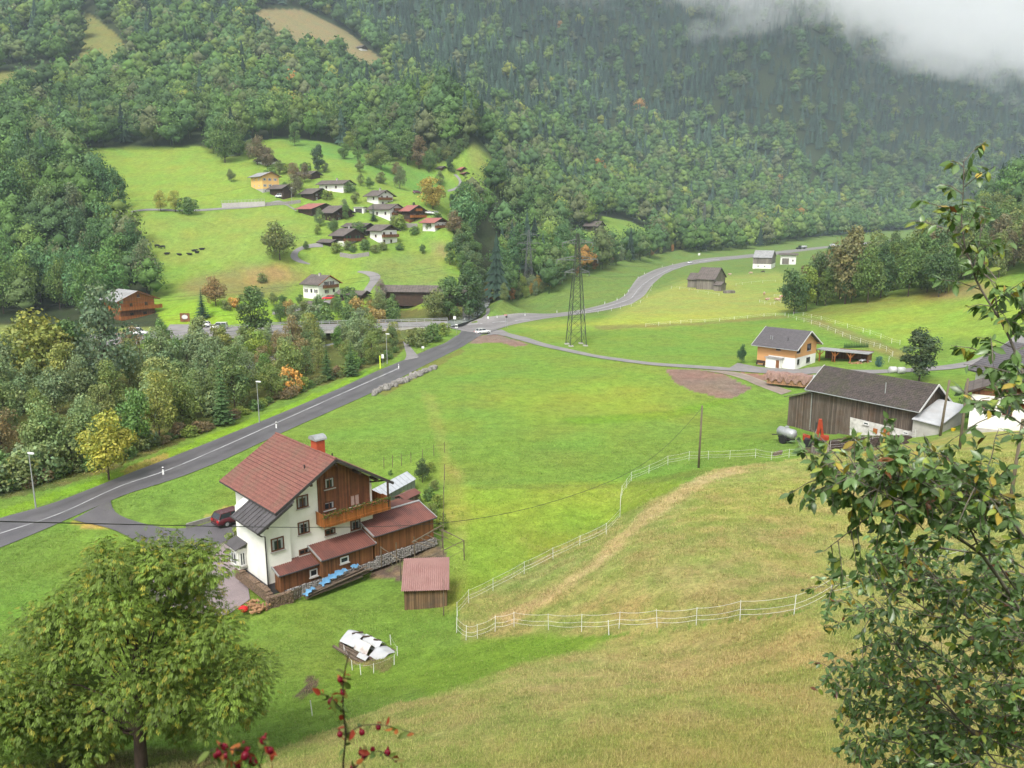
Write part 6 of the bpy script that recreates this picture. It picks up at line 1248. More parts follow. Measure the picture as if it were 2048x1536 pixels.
T(762,340,286,'round',(.12,.15,.045),'broad light green tree on the upper meadow', w=1.15); T(815,330,254,'round',CG,'big dark round tree right of the light green one', w=1.0); T(800,378,328,'airy',(.11,.13,.06),'pale young tree on the meadow above the white house')
T(866,418,346,'round',(.26,.19,.04),'round orange brown tree behind the red roofed houses', w=1.1); T(636,346,285,'tall',(.05,.075,.035),'dark oval tree above the long white house', w=.95); T(900,342,307,'tall',CDK,'dark oval tree between the two high huts')
T(463,364,336,'round',COL,'single small tree on the meadow left of the orange house', w=.9); T(322,423,378,'airy',(.27,.24,.05),'yellow birch, left of three on the terrace lane'); T(351,424,377,'airy',(.25,.24,.05),'yellow birch, middle of three on the terrace lane'); T(378,429,390,'bush',CG,'green rounded bush right of the yellow birches')
T(640,453,414,'airy',(.10,.13,.05),'pale green tree in front of the dark farmhouse'); T(747,442,406,'spruce',(.035,.06,.035),'small blue green spruce before the white village house', w=1.3); T(692,440,405,'tall',CG,'green tree beside the village garage', w=.9)
T(566,613,588,'round',CG,'small orchard tree on the lower slope, right one'); T(548,610,583,'round',COL,'small orchard tree on the lower slope, left one'); T(599,608,586,'round',CG,'small orchard tree next to the white house'); T(612,500,482,'round',CG,'small tree in the bend of the hairpin lane'); T(845,508,487,'round',CG,'little tree alone on the slope under the village')
T(695,600,570,'bush',CG,'green bush right of the white shuttered house'); T(762,600,556,'airy',(.20,.15,.13),'pale brownish bare tree beside the covered bridge', w=.9); T(590,395,345,'airy',(.12,.11,.06),'brownish thin tree behind the orange house'); T(560,350,318,'round',COL,'green tree right of the upper grey roofed house')
T(610,365,325,'airy',(.13,.10,.05),'brown twiggy tree left of the large dark barn'); T(535,335,290,'round',(.13,.10,.06),'brownish round tree above the grey roofed house'); T(800,460,425,'bush',CYG,'bright green shrub by the red roofed white house')
for u, v, t, c in [(655,400,375,CYG),(700,385,360,CG),(720,470,440,CG),(770,470,450,CYG),(790,450,430,COL),(830,470,450,CG),(675,505,480,CYG),(700,500,478,COL),(730,500,475,CG),(750,505,485,COL),(800,500,483,CG),(660,440,425,CYG),(640,395,372,CG),(760,365,340,COL),(610,345,322,CG),(575,345,322,CYG),(690,470,455,CYG),(705,505,490,CG),(765,500,480,COL),(540,350,330,CG),(860,460,440,COL),(875,440,420,CG),(525,565,543,COL),(500,590,570,CG),(470,615,590,CO),(455,620,598,COL),(520,600,580,CGR)]:
    T(u, v, t, 'bush', c, 'small garden shrub or tree among the village houses and lower gardens', 'garden shrubs of the village')
T(1838,762,652,'tall',(.050,.068,.030),'dark irregular pear tree behind the big barn', w=1.35); T(1935,835,780,'bush',CG,'green bush between tin roof and white outbuilding', w=.6); T(1482,727,686,'round',(.035,.075,.035),'small lollipop shaped tree on the forecourt', w=.62)
T(1757,733,708,'bush',(.045,.10,.08),'blue green rounded bush right of the carport', w=.6); T(1510,765,752,'bush',CG,'low bush') if False else None
for k in range(15): T(1689+k*3.3, 696-.1*k, 682-.4*(k > 6), 'spruce', (.04,.085,.03), 'narrow dark conifer in the clipped row behind the carport', 'row of small conifers behind the carport', w=1.0)
T(1575,735,715,'bush',CG,'climbing shrub on the porch of the timber house', w=.4)
gb = T(845,965,917,'round',(.05,.07,.028),'dark fruit tree in the vegetable garden behind the house', w=.85)
for u, v, t in [(790,985,970),(812,1000,978),(835,1010,985),(858,1000,970),(868,980,955),(875,1015,985),(862,1030,1002),(780,950,938),(860,945,922),(878,1060,1020),(470,1085,1050),(486,1050,1035)]:
    T(u, v, t, 'bush', [CG,COL,CYG][u % 3], 'low leafy garden plant behind the red roofed annexes', 'garden plants by the big house', w=.8)
for u, v, t, k, c, l in [(1690,608,443,'tall',(.15,.125,.05),'tall orange tinted tree in the right wood'),(1612,622,520,'tall',(.135,.17,.03),'bright yellow green tree at the left end of the right wood'),(1588,627,528,'round',CDK,'dark tree at the corner of the right wood'),(1650,612,530,'tall',(.09,.12,.03),'mid green tree behind the bright one in the right wood')]: T(u, v, t, k, c, l, w=.9)
for u, v in [(862,330),(878,326),(893,322),(908,318),(920,308),(932,298),(870,315),(888,310),(905,303),(926,478),(932,500),(938,522),(935,545),(942,560),(940,580),(948,595),(952,540),(955,565),(925,520),(930,600)]:
    T(u, v, v-(34 if v < 400 else 62), ['tall','round'][(u+v) % 2], [CG,COL,(.09,.12,.05),CDK][(u*3+v) % 4], 'tree of the steep ravine edge beside the village', 'trees on the ravine edge')
for u, v in [(20,960),(60,950),(100,938),(150,925),(190,915),(40,975),(130,945),(0,985),(230,905),(270,895)]: T(u, v, v-70, 'bush', [CGR,COL,CG][(u) % 3], 'low willow bush hiding the stream at the left edge', 'willow bushes by the stream')
for u, v, t, k, c in [(688,318,282,'round',CG),(716,322,278,'tall',CG),(740,330,300,'bush',COL),(775,322,272,'round',CDK),(792,352,318,'airy',CBR),(838,338,268,'tall',(.15,.10,.05)),(858,345,300,'round',CG),(720,345,318,'round',COL),(745,312,270,'tall',CG),(700,300,262,'round',CYG),(590,292,240,'tall',CG),(515,330,268,'round',(.14,.11,.06)),(480,312,262,'round',CG),(500,318,275,'tall',COL),(860,395,362,'airy',CGR),(830,430,404,'round',CG),(710,408,380,'round',COL),(690,425,396,'airy',CGR),(668,470,436,'round',CG),(635,470,445,'airy',CYG),(598,380,350,'round',COL),(588,362,322,'airy',CBR),(572,385,362,'round',CG),(880,372,340,'airy',COL),(650,345,322,'round',CGR),(905,418,385,'tall',CDK),(915,455,410,'round',CG),(918,500,452,'tall',(.11,.13,.05)),(900,530,480,'tall',CG),(910,470,420,'round',CBR),(925,545,500,'round',CG),(740,378,352,'round',CG),(722,372,345,'airy',COL),(905,345,330,'bush',CG)]:
    T(u, v, t, k, c, 'leafy tree growing between or just above the village houses', 'trees among the village houses')
# right wood
def spread(n, poly, mind, seed, cond=None):
    r = np.random.default_rng(seed); xs = [q[0] for q in poly]; ys = [q[1] for q in poly]; out = []
    for _ in range(n*60):
        u, v = r.uniform(min(xs), max(xs)), r.uniform(min(ys), max(ys))
        if not inpoly(np.array(u), np.array(v), poly): continue
        p = gp(u, v)
        if cond is not None and not cond(p): continue
        if all((p[0]-o[0])**2+(p[1]-o[1])**2 > mind*mind for o in out): out.append(p)
        if len(out) >= n: break
    return out
r_ = np.random.default_rng(31)
for p in spread(70, [(1585,600),(1600,619),(1700,609),(1800,600),(1925,592),(1960,560),(2100,545),(2100,490),(1950,500),(1850,540),(1700,570)], 5.2, 5):
    tree(p, r_.uniform(13,19), ['tall','round','round'][r_.integers(3)], [CG,CDK,COL,(.07,.095,.035),(.085,.12,.03),CDK,(.12,.10,.05)][r_.integers(7)], 'tree in the dark green wood on the slope right of the valley', 'trees of the right wood', .8)
for p in spread(26, [(1930,500),(2110,500),(2110,415),(2040,420),(1960,455)], 9, 6): tree(p, r_.uniform(13,18), 'round', [CG,COL,CYG,(.08,.10,.04)][r_.integers(4)], 'tree on the ridge at the right edge above the wood', 'trees on the right ridge', .9)
# riverside wood
RZ = [(-60,1000),(0,985),(120,952),(250,915),(400,862),(520,815),(620,775),(700,747),(780,712),(800,690),(740,672),(600,690),(420,715),(300,725),(100,735),(-60,745)]
rivcond = lambda p: seg_dist(np.array(p[0]), np.array(p[1]), RIV) > 2.5
for i, p in enumerate(spread(125, RZ, 3.7, 8, rivcond)):
    u, v = proj(*p); k = ['airy','tall','airy','round','airy','bush'][r_.integers(6)]; c = [CGR,CGR,(.12,.14,.075),COL,CG,(.085,.11,.045),CBR,CYG,(.15,.155,.06),(.17,.165,.05),(.12,.145,.06)][r_.integers(11)]
    h = {'bush': r_.uniform(3,5.5)}.get(k, r_.uniform(7,11.5)); h *= 1.0 if v > 760 else .92; c = (c[0]*1.12, c[1]*1.18, c[2]*1.0)
    if u > 640 and v < 705: h = min(h, 6)
    tree(p, h, k, c, 'grey green or olive tree in the riverside thicket between road and stream', 'riverside thicket trees', r_.uniform(.75,.95))
for p in spread(26, [(560,655),(640,650),(790,652),(790,618),(700,612),(560,640)], 4.5, 9): tree(p, r_.uniform(4,7.5), ['airy','round','bush'][r_.integers(3)], [COL,CYG,CG,(.24,.16,.05),CGR][r_.integers(5)], 'low autumn coloured tree behind the road bridge', 'low trees behind the bridge', .9)
for t in np.linspace(0, 1, 60):
    u = np.interp(t, [0,.25,.5,.75,1], [10,250,440,610,790]); v = np.interp(u, [10,250,440,610,790], [985,918,850,782,712])+r_.uniform(-9,2); p = gp(u, v)
    tree(p, r_.uniform(1.0,2.4), 'bush', [COL,CG,CYG,CBR][r_.integers(4)], 'low scrub bush along the grass verge of the main road', 'scrub along the road verge', 1.2, trunk=False)
for a, b, t in [(985,603,9),(1012,604,8)]: pass
pts = [(978,604),(1000,606),(1030,602),(1060,598),(1085,588),(1110,574),(1140,558),(1175,546),(1210,537),(1250,526),(1290,516),(1330,508),(1370,501)]
for k in range(64):
    t = k/63*12; i = min(int(t), 11); f = t-i; u = pts[i][0]*(1-f)+pts[i+1][0]*f+r_.uniform(-4,4); v = pts[i][1]*(1-f)+pts[i+1][1]*f-(k % 3)*5-1; p = gp(u, v)
    tree(p, r_.uniform(6,11) if k % 3 else r_.uniform(5,8), ['airy','tall','round'][r_.integers(3)], [COL,CYG,(.25,.17,.04),CG,(.30,.13,.04),CGR,COL][r_.integers(7)], 'autumn tinted tree in the belt along the stream across the meadow', 'stream belt trees', .8)
# the large walnut tree on the left
def walnut():
    p = np.array(gp(283,1538)); r = np.random.default_rng(77); root = empty('walnut_tree', tuple(p), 0, 'large walnut tree with drooping yellow green leaves filling the lower left', 'tree')
    def L_(u, v, Y): return at(u, v, Y)-p
    cen = []; rad = []
    outline = [(0,1300),(60,1245),(140,1160),(160,1110),(240,1065),(340,1058),(400,1075),(470,1130),(480,1200),(500,1270),(545,1300),(558,1380),(530,1440),(420,1470),(330,1480),(330,1505),(250,1512),(120,1545),(-20,1580),(-160,1500),(-150,1330)]
    n = 0
    while n < 175:
        u, v = r.uniform(-160,560), r.uniform(1060,1535)
        if not inpoly(np.array(u), np.array(v), outline): continue
        e = min(1, min(math.hypot(u-a, v-b) for a, b in outline)/200); Y = 30.8+r.uniform(-1,1)*(1.2+3.8*e); R = r.uniform(.6,1.05); 
        pu = (1024-u)/1024; c = L_(u+ (220-u)*.10, v+(1290-v)*.10, Y)
        cen.append(c); rad.append(R); n += 1
    cen = np.array(cen); rad = np.array(rad)
    # compound leaves: fans of leaflets around lobes
    nl = 30000; k = r.integers(0, len(cen), nl); d = r.normal(size=(nl,3)); d[:,2] += .35; d /= np.linalg.norm(d, axis=1)[:,None]
    base = cen[k]+d*(rad[k]*r.uniform(.55,1.15,nl))[:,None]; out = d.copy(); out[:,2] = out[:,2]*.4-.45; out += r.normal(size=(nl,3))*.35; out /= np.linalg.norm(out, axis=1)[:,None]
    side = np.cross(out, np.array((0,0,1.))); side /= np.linalg.norm(side, axis=1)[:,None]+1e-6; up = np.cross(side, out); LL = r.uniform(.20,.32,nl)
    V = []; Cc = []
    tone = r.uniform(.7,1.25,len(cen))[k]*r.uniform(.75,1.2,nl); yel = (r.random(nl) < .13)
    for j in range(7):
        t = (.25+.13*j) if j < 6 else 1.0; s = (-1 if j % 2 else 1) if j < 6 else 0; st = base+out*(LL*t*.8)[:,None]
        dd = (side*s*.8+out*(.55 if s else 1)+np.array((0,0,-.35))); dd /= np.linalg.norm(dd, axis=1)[:,None]; ll = (LL*.46*r.uniform(.8,1.15,nl))[:,None]; wd = np.cross(dd, up); wd /= np.linalg.norm(wd, axis=1)[:,None]+1e-6; wd = wd*ll*.19
        mid = st+dd*ll*.5; tip = st+dd*ll+np.array((0,0,-.03)); V.append(np.stack([st, mid+wd, tip, mid-wd], 1))
        g = tone*r.uniform(.85,1.15,nl); col = np.stack([g*np.where(yel,.31,.155), g*np.where(yel,.30,.235), g*np.where(yel,.04,.036)], 1); Cc.append(np.repeat(col[:,None], 4, 1))
    V = np.concatenate(V).reshape(-1,3); Cc = np.concatenate(Cc).reshape(-1,3)
    link(bpy.data.objects.new('crown', np_mesh('crown', V, np.arange(len(V)).reshape(-1,4), Cc, leaf_m)), root)
    m = MB(); m.tube([(0,0,-.8),(0,0,0),(.05,.05,1.6),(.1,.3,3.0)], [.34,.27,.24,.2], 10)
    for k2 in range(0, len(cen), 4):
        q = cen[k2]; z0 = 1.4+.5*r.random()+.35*max(0, q[2]-3); z0 = min(z0, 5.5); a = np.array((.1,.3,z0)) if z0 > 2 else np.array((.05,.1,z0))
        m.tube([a, a+(q-a)*.45+np.array((0,0,.5)), q], [.045,.03,.01], 5, False)
    m.tube([(.1,.3,2.8),(0,.5,6.5),(.3,.3,8.6)], [.2,.12,.04], 8)
    m.build('trunk', bark, root, True)
walnut()

# ---------------------------------------------------------------- near plum tree on the right, berry shrub at the bottom
def leaf_mesh_set(P, D, Nn, S, col, r, wid=.5, fold=.25, curl=.25):
    """P base, D direction, Nn up normal, S length: each leaf is 6 quads, folded along the midrib and curled"""
    n = len(P); D = D/np.linalg.norm(D, axis=1)[:,None]; W = np.cross(D, Nn); W /= np.linalg.norm(W, axis=1)[:,None]+1e-9; U_ = np.cross(W, D)
    ts = [0,.3,.65,1.0]; ws = [.03,.42,.40,.0]; rows = []
    cu = r.uniform(.3,1.4,n)*curl
    for t, w in zip(ts, ws):
        c = P+D*(S*t)[:,None]-U_*(S*cu*t*t)[:,None]; wv = W*(S*w*wid*2)[:,None]*.5; up = U_*(S*w*fold)[:,None]
        rows.append((c-wv+up, c, c+wv+up))
    V = np.stack([q for row in rows for q in row], 1); F = []
    for i in range(3):
        for j in range(2): F.append((i*3+j, i*3+j+1, (i+1)*3+j+1, (i+1)*3+j))
    F = (np.array(F)[None]+(np.arange(n)*12)[:,None,None]).reshape(-1,4); cc = np.repeat(col[:,None], 12, 1); cc[:,[1,4,7,10]] *= 1.25
    return V.reshape(-1,3), F, cc.reshape(-1,3)
def plum():
    r = np.random.default_rng(101); base = np.array((7.2,8.6,float(height(7.2,8.6)))); root = empty('plum_tree', tuple(base), 0, 'near plum tree with glossy green and yellowing leaves at the right edge', 'tree')
    Lb = []  # (pixel polyline with depth, radius, leaf density)
    def B(pts, r0, dens=1.0): Lb.append((np.array([at(*q) for q in pts]), r0, dens))
    B([(2230,1400,6.2),(2140,1180,5.4),(2048,1070,5.0),(2000,1005,4.9),(1960,968,4.8),(1917,945,4.7),(1885,940,4.6),(1860,943,4.6),(1830,960,4.6)], .028)
    B([(1862,942,4.6),(1846,968,4.5),(1810,992,4.45),(1769,1023,4.4),(1740,1040,4.4),(1710,1058,4.4),(1680,1080,4.4),(1650,1105,4.45)], .013, 1.3); B([(1769,1023,4.4),(1755,1065,4.4),(1748,1110,4.4),(1735,1140,4.4)], .007, 1.2); B([(1785,1015,4.4),(1795,1050,4.4)], .006, .6)
    B([(2060,1250,5.0),(1960,1100,4.8),(1900,1060,4.7),(1840,1010,4.6),(1780,975,4.6),(1720,950,4.55),(1680,930,4.5),(1650,920,4.5),(1625,905,4.5)], .02, 1.7)
    B([(1900,1060,4.7),(1850,1030,4.7),(1820,990,4.7),(1790,940,4.7),(1760,905,4.7),(1740,890,4.7)], .012, 1.7); B([(1960,1100,4.9),(1930,1030,4.8),(1900,980,4.8),(1850,930,4.8),(1820,895,4.8)], .012, 1.6); B([(1980,1120,4.9),(1975,1040,4.9),(1950,1000,4.9),(1880,950,4.9),(1850,900,4.9)], .012, 1.5)
    B([(1720,950,4.55),(1690,965,4.5),(1660,985,4.5)], .006, 1.6); B([(1780,975,4.6),(1740,985,4.6),(1700,1000,4.6),(1680,1010,4.6)], .007, 1.6)
    B([(2048,1200,5.2),(1990,1120,5.2),(1960,1040,5.2),(1965,980,5.2),(1990,920,5.3),(1995,890,5.3),(2005,860,5.3)], .012, .7)
    # right edge upper limb and the tall shoot
    B([(2130,960,4.6),(2090,880,4.6),(2050,750,4.8),(2010,660,4.9),(1985,610,5.0),(1960,565,5.0),(1940,520,5.1),(1927,470,5.2),(1922,420,5.2),(1923,370,5.2),(1927,315,5.2)], .016, 1.35)
    B([(1940,520,5.1),(1915,480,5.1),(1885,455,5.1),(1865,440,5.1)], .006, 1.8); B([(1950,530,5.1),(1960,470,5.1),(1972,435,5.1),(1980,420,5.1)], .006, 1.6); B([(1985,610,5.0),(2010,590,4.8),(2048,560,4.6),(2080,540,4.5)], .006, 1.8); B([(2010,660,4.9),(2040,630,4.8),(2080,600,4.7)], .008, 1.8); B([(2000,640,4.9),(1990,590,4.9),(2000,560,4.9)], .006, 1.5)
    B([(2070,800,4.6),(2030,790,4.4),(2000,770,4.3),(1985,740,4.3),(1975,700,4.3)], .007, 1.0); B([(2100,900,4.4),(2060,830,4.2),(2020,800,4.1),(1985,790,4.0)], .009, 1.9); B([(2100,830,4.4),(2060,770,4.2),(2040,740,4.2)], .008, 1.8); B([(2110,900,4.3),(2060,860,4.1),(2010,830,4.0),(1970,825,4.0)], .009, 1.7); B([(2120,760,4.4),(2070,700,4.3),(2040,690,4.3)], .008, 1.8)
    for k in range(25):
        u1, v1 = r.uniform(1640,1930), r.uniform(908,1085)
        if v1 > 985+(u1-1640)*.35 or v1 > 1060: v1 = r.uniform(908,985)
        Y1 = r.uniform(3.9,4.6); u0, v0 = u1+r.uniform(60,150), v1+r.uniform(10,70); B([(u0,v0,Y1*1.03),((u0+u1)/2,(v0+v1)/2-r.uniform(0,18),Y1),(u1,v1,Y1)], r.uniform(.005,.008), 1.7)
    # dense lower mass
    for k in range(78):
        t = r.random(); v1 = r.uniform(1085,1560); lim = np.interp(v1, [1085,1110,1160,1200,1260,1330,1400,1470,1560], [1850,1720,1645,1655,1640,1660,1670,1690,1720]); u1 = lim+(2048-lim)*r.random()**1.35; Y1 = np.interp(u1, [1640,1850,2048], [7.4,6.2,4.9])*r.uniform(.9,1.1)
        u0 = u1+r.uniform(150,330); v0 = v1+r.uniform(-20,150); Y0 = Y1*r.uniform(.92,1.05); mu, mv = (u0+u1)/2+r.uniform(-25,25), (v0+v1)/2-r.uniform(10,60)
        B([(u0,v0,Y0),(mu,mv,(Y0+Y1)/2),((mu+u1)/2,(mv+v1)/2-6,Y1),(u1,v1,Y1)], r.uniform(.008,.015), 1.35)
    m = MB(); m.tube([base-base+np.array((0,0,-.5)), np.array((0,0,.8)), np.array((-.2,-1.0,2.4)), at(2230,1400,6.2)-base], [.13,.11,.08,.05], 9)
    for s in ((2260,1300,6.5),(2300,900,5.5),(2200,1000,5.0)): m.tube([np.array((-.2,-1.0,2.2)), (np.array((-.2,-1,2.2))+at(*s)-base)/2+np.array((0,0,.2)), at(*s)-base], [.07,.05,.03], 7)
    LP, LD, LS = [], [], []
    for pts, r0, dens in Lb:
        q = pts-base; n = max(8, int(np.sum(np.linalg.norm(np.diff(q, axis=0), axis=1))/.05)); tt = np.linspace(0, len(q)-1, n); P = np.stack([np.interp(tt, range(len(q)), q[:,c]) for c in range(3)], 1)
        for _ in range(3): P[1:-1] = (P[:-2]+2*P[1:-1]+P[2:])/4
        P += np.cumsum(r.normal(0,.0025,P.shape), 0); m.tube(list(P[::2]) if n > 12 else list(P), list(np.linspace(r0*.62, r0*.15, len(P[::2]) if n > 12 else len(P))), 6, False)
        i = 1
        while i < n:
            fr = i/n
            if r.random() < dens*(.68+.6*fr):
                d = P[min(i+1,n-1)]-P[i-1]; d /= np.linalg.norm(d)+1e-9
                if r.random() < .40*dens:   # short spur twig with a leaf rosette
                    s = np.cross(d, r.normal(size=3)); s /= np.linalg.norm(s); s = s*.8+d*.5+np.array((0,0,-.05)); L = r.uniform(.08,.34); e = P[i]+s*L; m.tube([P[i], P[i]+s*L*.5+np.array((0,0,.015)), e], [.0035,.0028,.0015], 4, False)
                    for _ in range(int(r.integers(7,13))):
                        a = r.normal(size=3)*.75+s*.7; a[2] -= .55; LP.append(P[i]+(e-P[i])*r.uniform(.35,1)); LD.append(a); LS.append(r.uniform(.048,.088))
                else:
                    for _ in range(2 if r.random() < .5 else 1): a = np.cross(d, r.normal(size=3)); a = a/np.linalg.norm(a)+d*.5; a[2] -= .5; LP.append(P[i]); LD.append(a); LS.append(r.uniform(.048,.088))
            i += 1
    m.build('trunk', bark_pale, root, True)
    LP, LD, LS = np.array(LP), np.array(LD), np.array(LS); n = len(LP); g = r.uniform(.6,1.3,n); c = np.stack([g*.120, g*.200, g*.062], 1); y = r.random(n); c[y < .045] = np.array((.36,.27,.045))*r.uniform(.7,1.2,((y < .045).sum(),1)); mk = (y > .045) & (y < .17); c[mk] = c[mk]*np.array((2.1,1.55,.9)); mk = (y > .16) & (y < .175); c[mk] = (.16,.06,.02)
    Nn = r.normal(size=(n,3))*.55+np.array((0,-.25,1.)); V, F, cc = leaf_mesh_set(LP, LD, Nn, LS, c, r, .52, .12, .22)
    link(bpy.data.objects.new('foliage', np_mesh('foliage', V, F, cc, leaf_gloss, True)), root); return n
nplum = plum()
def berry_shrub():
    r = np.random.default_rng(202); base = at(720,1760,1.7); base[2] = 26.6; gz = float(height(base[0], base[1])); base[2] = gz
    root = empty('berry_shrub', tuple(base), 0, 'berry twigs with crimson fruits and red orange leaves at the bottom edge', 'shrub'); m = MB(); LP, LD, LS, Q = [], [], [], []
    st = [([(700,1760,1.75),(690,1600,1.7),(686,1528,1.68),(692,1470,1.66),(686,1412,1.65),(686,1365,1.65),(692,1330,1.65),(699,1303,1.65)], .0045, 1), ([(692,1470,1.66),(722,1449,1.66),(764,1449,1.66),(794,1456,1.66),(829,1467,1.66)], .0022, 1), ([(684,1420,1.65),(668,1400,1.64),(655,1390,1.63),(641,1389,1.63)], .002, 1),
          ([(690,1600,1.72),(705,1540,1.7),(735,1510,1.7),(760,1500,1.68),(794,1525,1.66)], .003, 1), ([(720,1620,1.7),(745,1560,1.68),(800,1540,1.66)], .003, 1), ([(560,1760,1.5),(545,1600,1.45),(520,1530,1.42),(480,1500,1.4),(440,1498,1.38),(420,1502,1.38)], .004, 1), ([(520,1530,1.42),(528,1500,1.42),(531,1478,1.42)], .002, .6), ([(545,1600,1.45),(548,1550,1.45),(543,1523,1.45)], .002, .6), ([(560,1700,1.5),(500,1570,1.45),(470,1530,1.45),(455,1515,1.45)], .003, 1)]
    for pts, r0, dens in st:
        q = np.array([at(*a) for a in pts])-base; n = max(10, int(np.sum(np.linalg.norm(np.diff(q, axis=0), axis=1))/.010)); tt = np.linspace(0, len(q)-1, n); P = np.stack([np.interp(tt, range(len(q)), q[:,c]) for c in range(3)], 1)
        for _ in range(3): P[1:-1] = (P[:-2]+2*P[1:-1]+P[2:])/4
        m.tube(list(P), list(np.linspace(r0*.62, r0*.3, n)), 6, False)
        for i in range(1, n, 1):
            v_ = 1024
            if pts[0][1] > 1700 and i < n*.35: continue
            if pts[-1] == (699,1303,1.65) and i > n*.78: continue
            if r.random() < .98*dens: LP.append(P[i]); a = r.normal(size=3); a[2] -= .1; LD.append(a); LS.append(r.uniform(.018,.034))
            if r.random() < .20*dens: Q.append(P[i]+np.append(r.uniform(-.014,.014,2), r.uniform(-.012,.012)))
    m.tube([(0,0,-.3),(0,0,.2),np.array(at(700,1760,1.75)-base)], [.02,.015,.006], 6); m.tube([(0,0,.1),np.array(at(560,1760,1.5)-base)], [.012,.006], 6); m.build('stem', bark, root, True)
    LP, LD, LS = map(np.array, (LP, LD, LS)); n = len(LP); pal = np.array([(.42,.06,.03),(.48,.15,.04),(.18,.24,.05),(.13,.20,.05),(.20,.25,.06),(.30,.26,.07)]); c = pal[r.integers(0, 6, n)]*r.uniform(.7,1.2,(n,1))
    V, F, cc = leaf_mesh_set(LP, LD, r.normal(size=(n,3))+np.array((0,0,.8)), LS, c, r, .5, .15, .3); link(bpy.data.objects.new('foliage', np_mesh('foliage', V, F, cc, leaf_m, True)), root)
    me = bpy.data.meshes.new('berry'); b = MB(); b.ball((0,0,0), .0072, 10, 8, (1,1,1.15)); b.tube([(0,0,.009),(0,0,.013)], [.003,.0015], 5); me.from_pydata(b.v, [], b.f); me.materials.append(hip_red); me.shade_smooth()
    for q in Q[:96]: o = link(bpy.data.objects.new('berry', me), root); o.location = tuple(q); s = r.uniform(.8,1.15); o.scale = (s,s,s); o.rotation_euler = (r.uniform(-.6,.6), r.uniform(-.6,.6), 0)
berry_shrub()

# ---------------------------------------------------------------- hillside forest
def low_broad(seed, nq=150, qs=.042, cf=.86):
    r = np.random.default_rng(seed); nl = 9; cen = []
    for k in range(nl):
        a = k*2.4; q = (.20+.16*r.random())*(k > 0); z = [.80,.60,.50,.66,.45,.58,.38,.55,.34][k]; cen.append((cos(a)*q*.50, sin(a)*q*.50, z))
    cen = np.array(cen); rad = r.uniform(.21,.27,nl); rad[0] = .25
    vs, fs = ico_core(cen*np.array((1,1,1)), rad, cf); cv = np.repeat(r.uniform(.75,.95,nl), 6)[:,None]*np.ones((1,3)); nq = nq
    k = r.integers(0, nl, nq); d = r.normal(size=(nq,3)); d[:,2] = abs(d[:,2])*.8-.15; d /= np.linalg.norm(d, axis=1)[:,None]; c = cen[k]+d*(rad[k]*r.uniform(.85,1.12,nq))[:,None]
    n = d+r.normal(size=(nq,3))*.45; n /= np.linalg.norm(n, axis=1)[:,None]; t = np.cross(n, r.normal(size=(nq,3))); t /= np.linalg.norm(t, axis=1)[:,None]; b = np.cross(n, t); s = (qs*r.uniform(.6,1.35,nq))[:,None]
    V = np.stack([c-t*s, c-b*s*.75, c+t*s, c+b*s*.75], 1).reshape(-1,3); F = np.arange(4*nq).reshape(-1,4)+len(vs)
    lob = r.uniform(.90,1.10,nl)[k]*r.uniform(.75,1.25,nq); cc = np.repeat(lob[:,None]*np.ones((1,3)), 4, 0)
    tr = np.array([(-.012,0,-.05),(.012,0,-.05),(.012,0,.4),(-.012,0,.4)]); ft = np.arange(4)[None]+len(vs)+len(V)
    return np.concatenate([vs, V, tr]), np.concatenate([fs, F, ft]), np.concatenate([cv, cc, np.full((4,3),.5)])
def low_spruce(seed):
    r = np.random.default_rng(seed); V = []; F = []; C_ = []; nt = 8
    for i in range(nt):
        z = .08+.82*i/nt; R = .185*(1-i/nt)**.9+.012; n = 9; zt = z+.20*(1-.3*i/nt); b = len(V)
        a0 = r.uniform(0, 6); ring = []
        for k in range(n*2): a = a0+pi*k/n; rr = R*(1 if k % 2 == 0 else .55)*r.uniform(.85,1.15); ring.append((rr*cos(a), rr*sin(a), z-(.03 if k % 2 == 0 else 0)*r.uniform(.5,1.5)))
        V += ring+[(0,0,zt)]; g = r.uniform(.8,1.15); C_ += [(g*q,)*3 for q in r.uniform(.85,1.2,n*2)]+[(g*1.05,)*3]
        for k in range(0, n*2, 1): F.append((b+k, b+(k+1) % (n*2), b+n*2, b+n*2))
    return np.array(V), np.array(F), np.array(C_)
LBR = [low_broad(300+i) for i in range(5)]+[low_broad(340+i, 620, .024, .74) for i in range(5)]; LSP = [low_spruce(320+i) for i in range(4)]
def low_mesh(P, nm):
    V, F, C_ = P; me = bpy.data.meshes.new(nm); T3 = F; 
    me.from_pydata([tuple(v) for v in V], [], [tuple(f) if f[2] != f[3] else tuple(f[:3]) for f in F.tolist()]); c = me.color_attributes.new('col','FLOAT_COLOR','POINT'); c4 = np.ones((len(V),4), np.float32); c4[:,:3] = C_; c.data.foreach_set('color', c4.ravel()); me.materials.append(leaf_far); return me
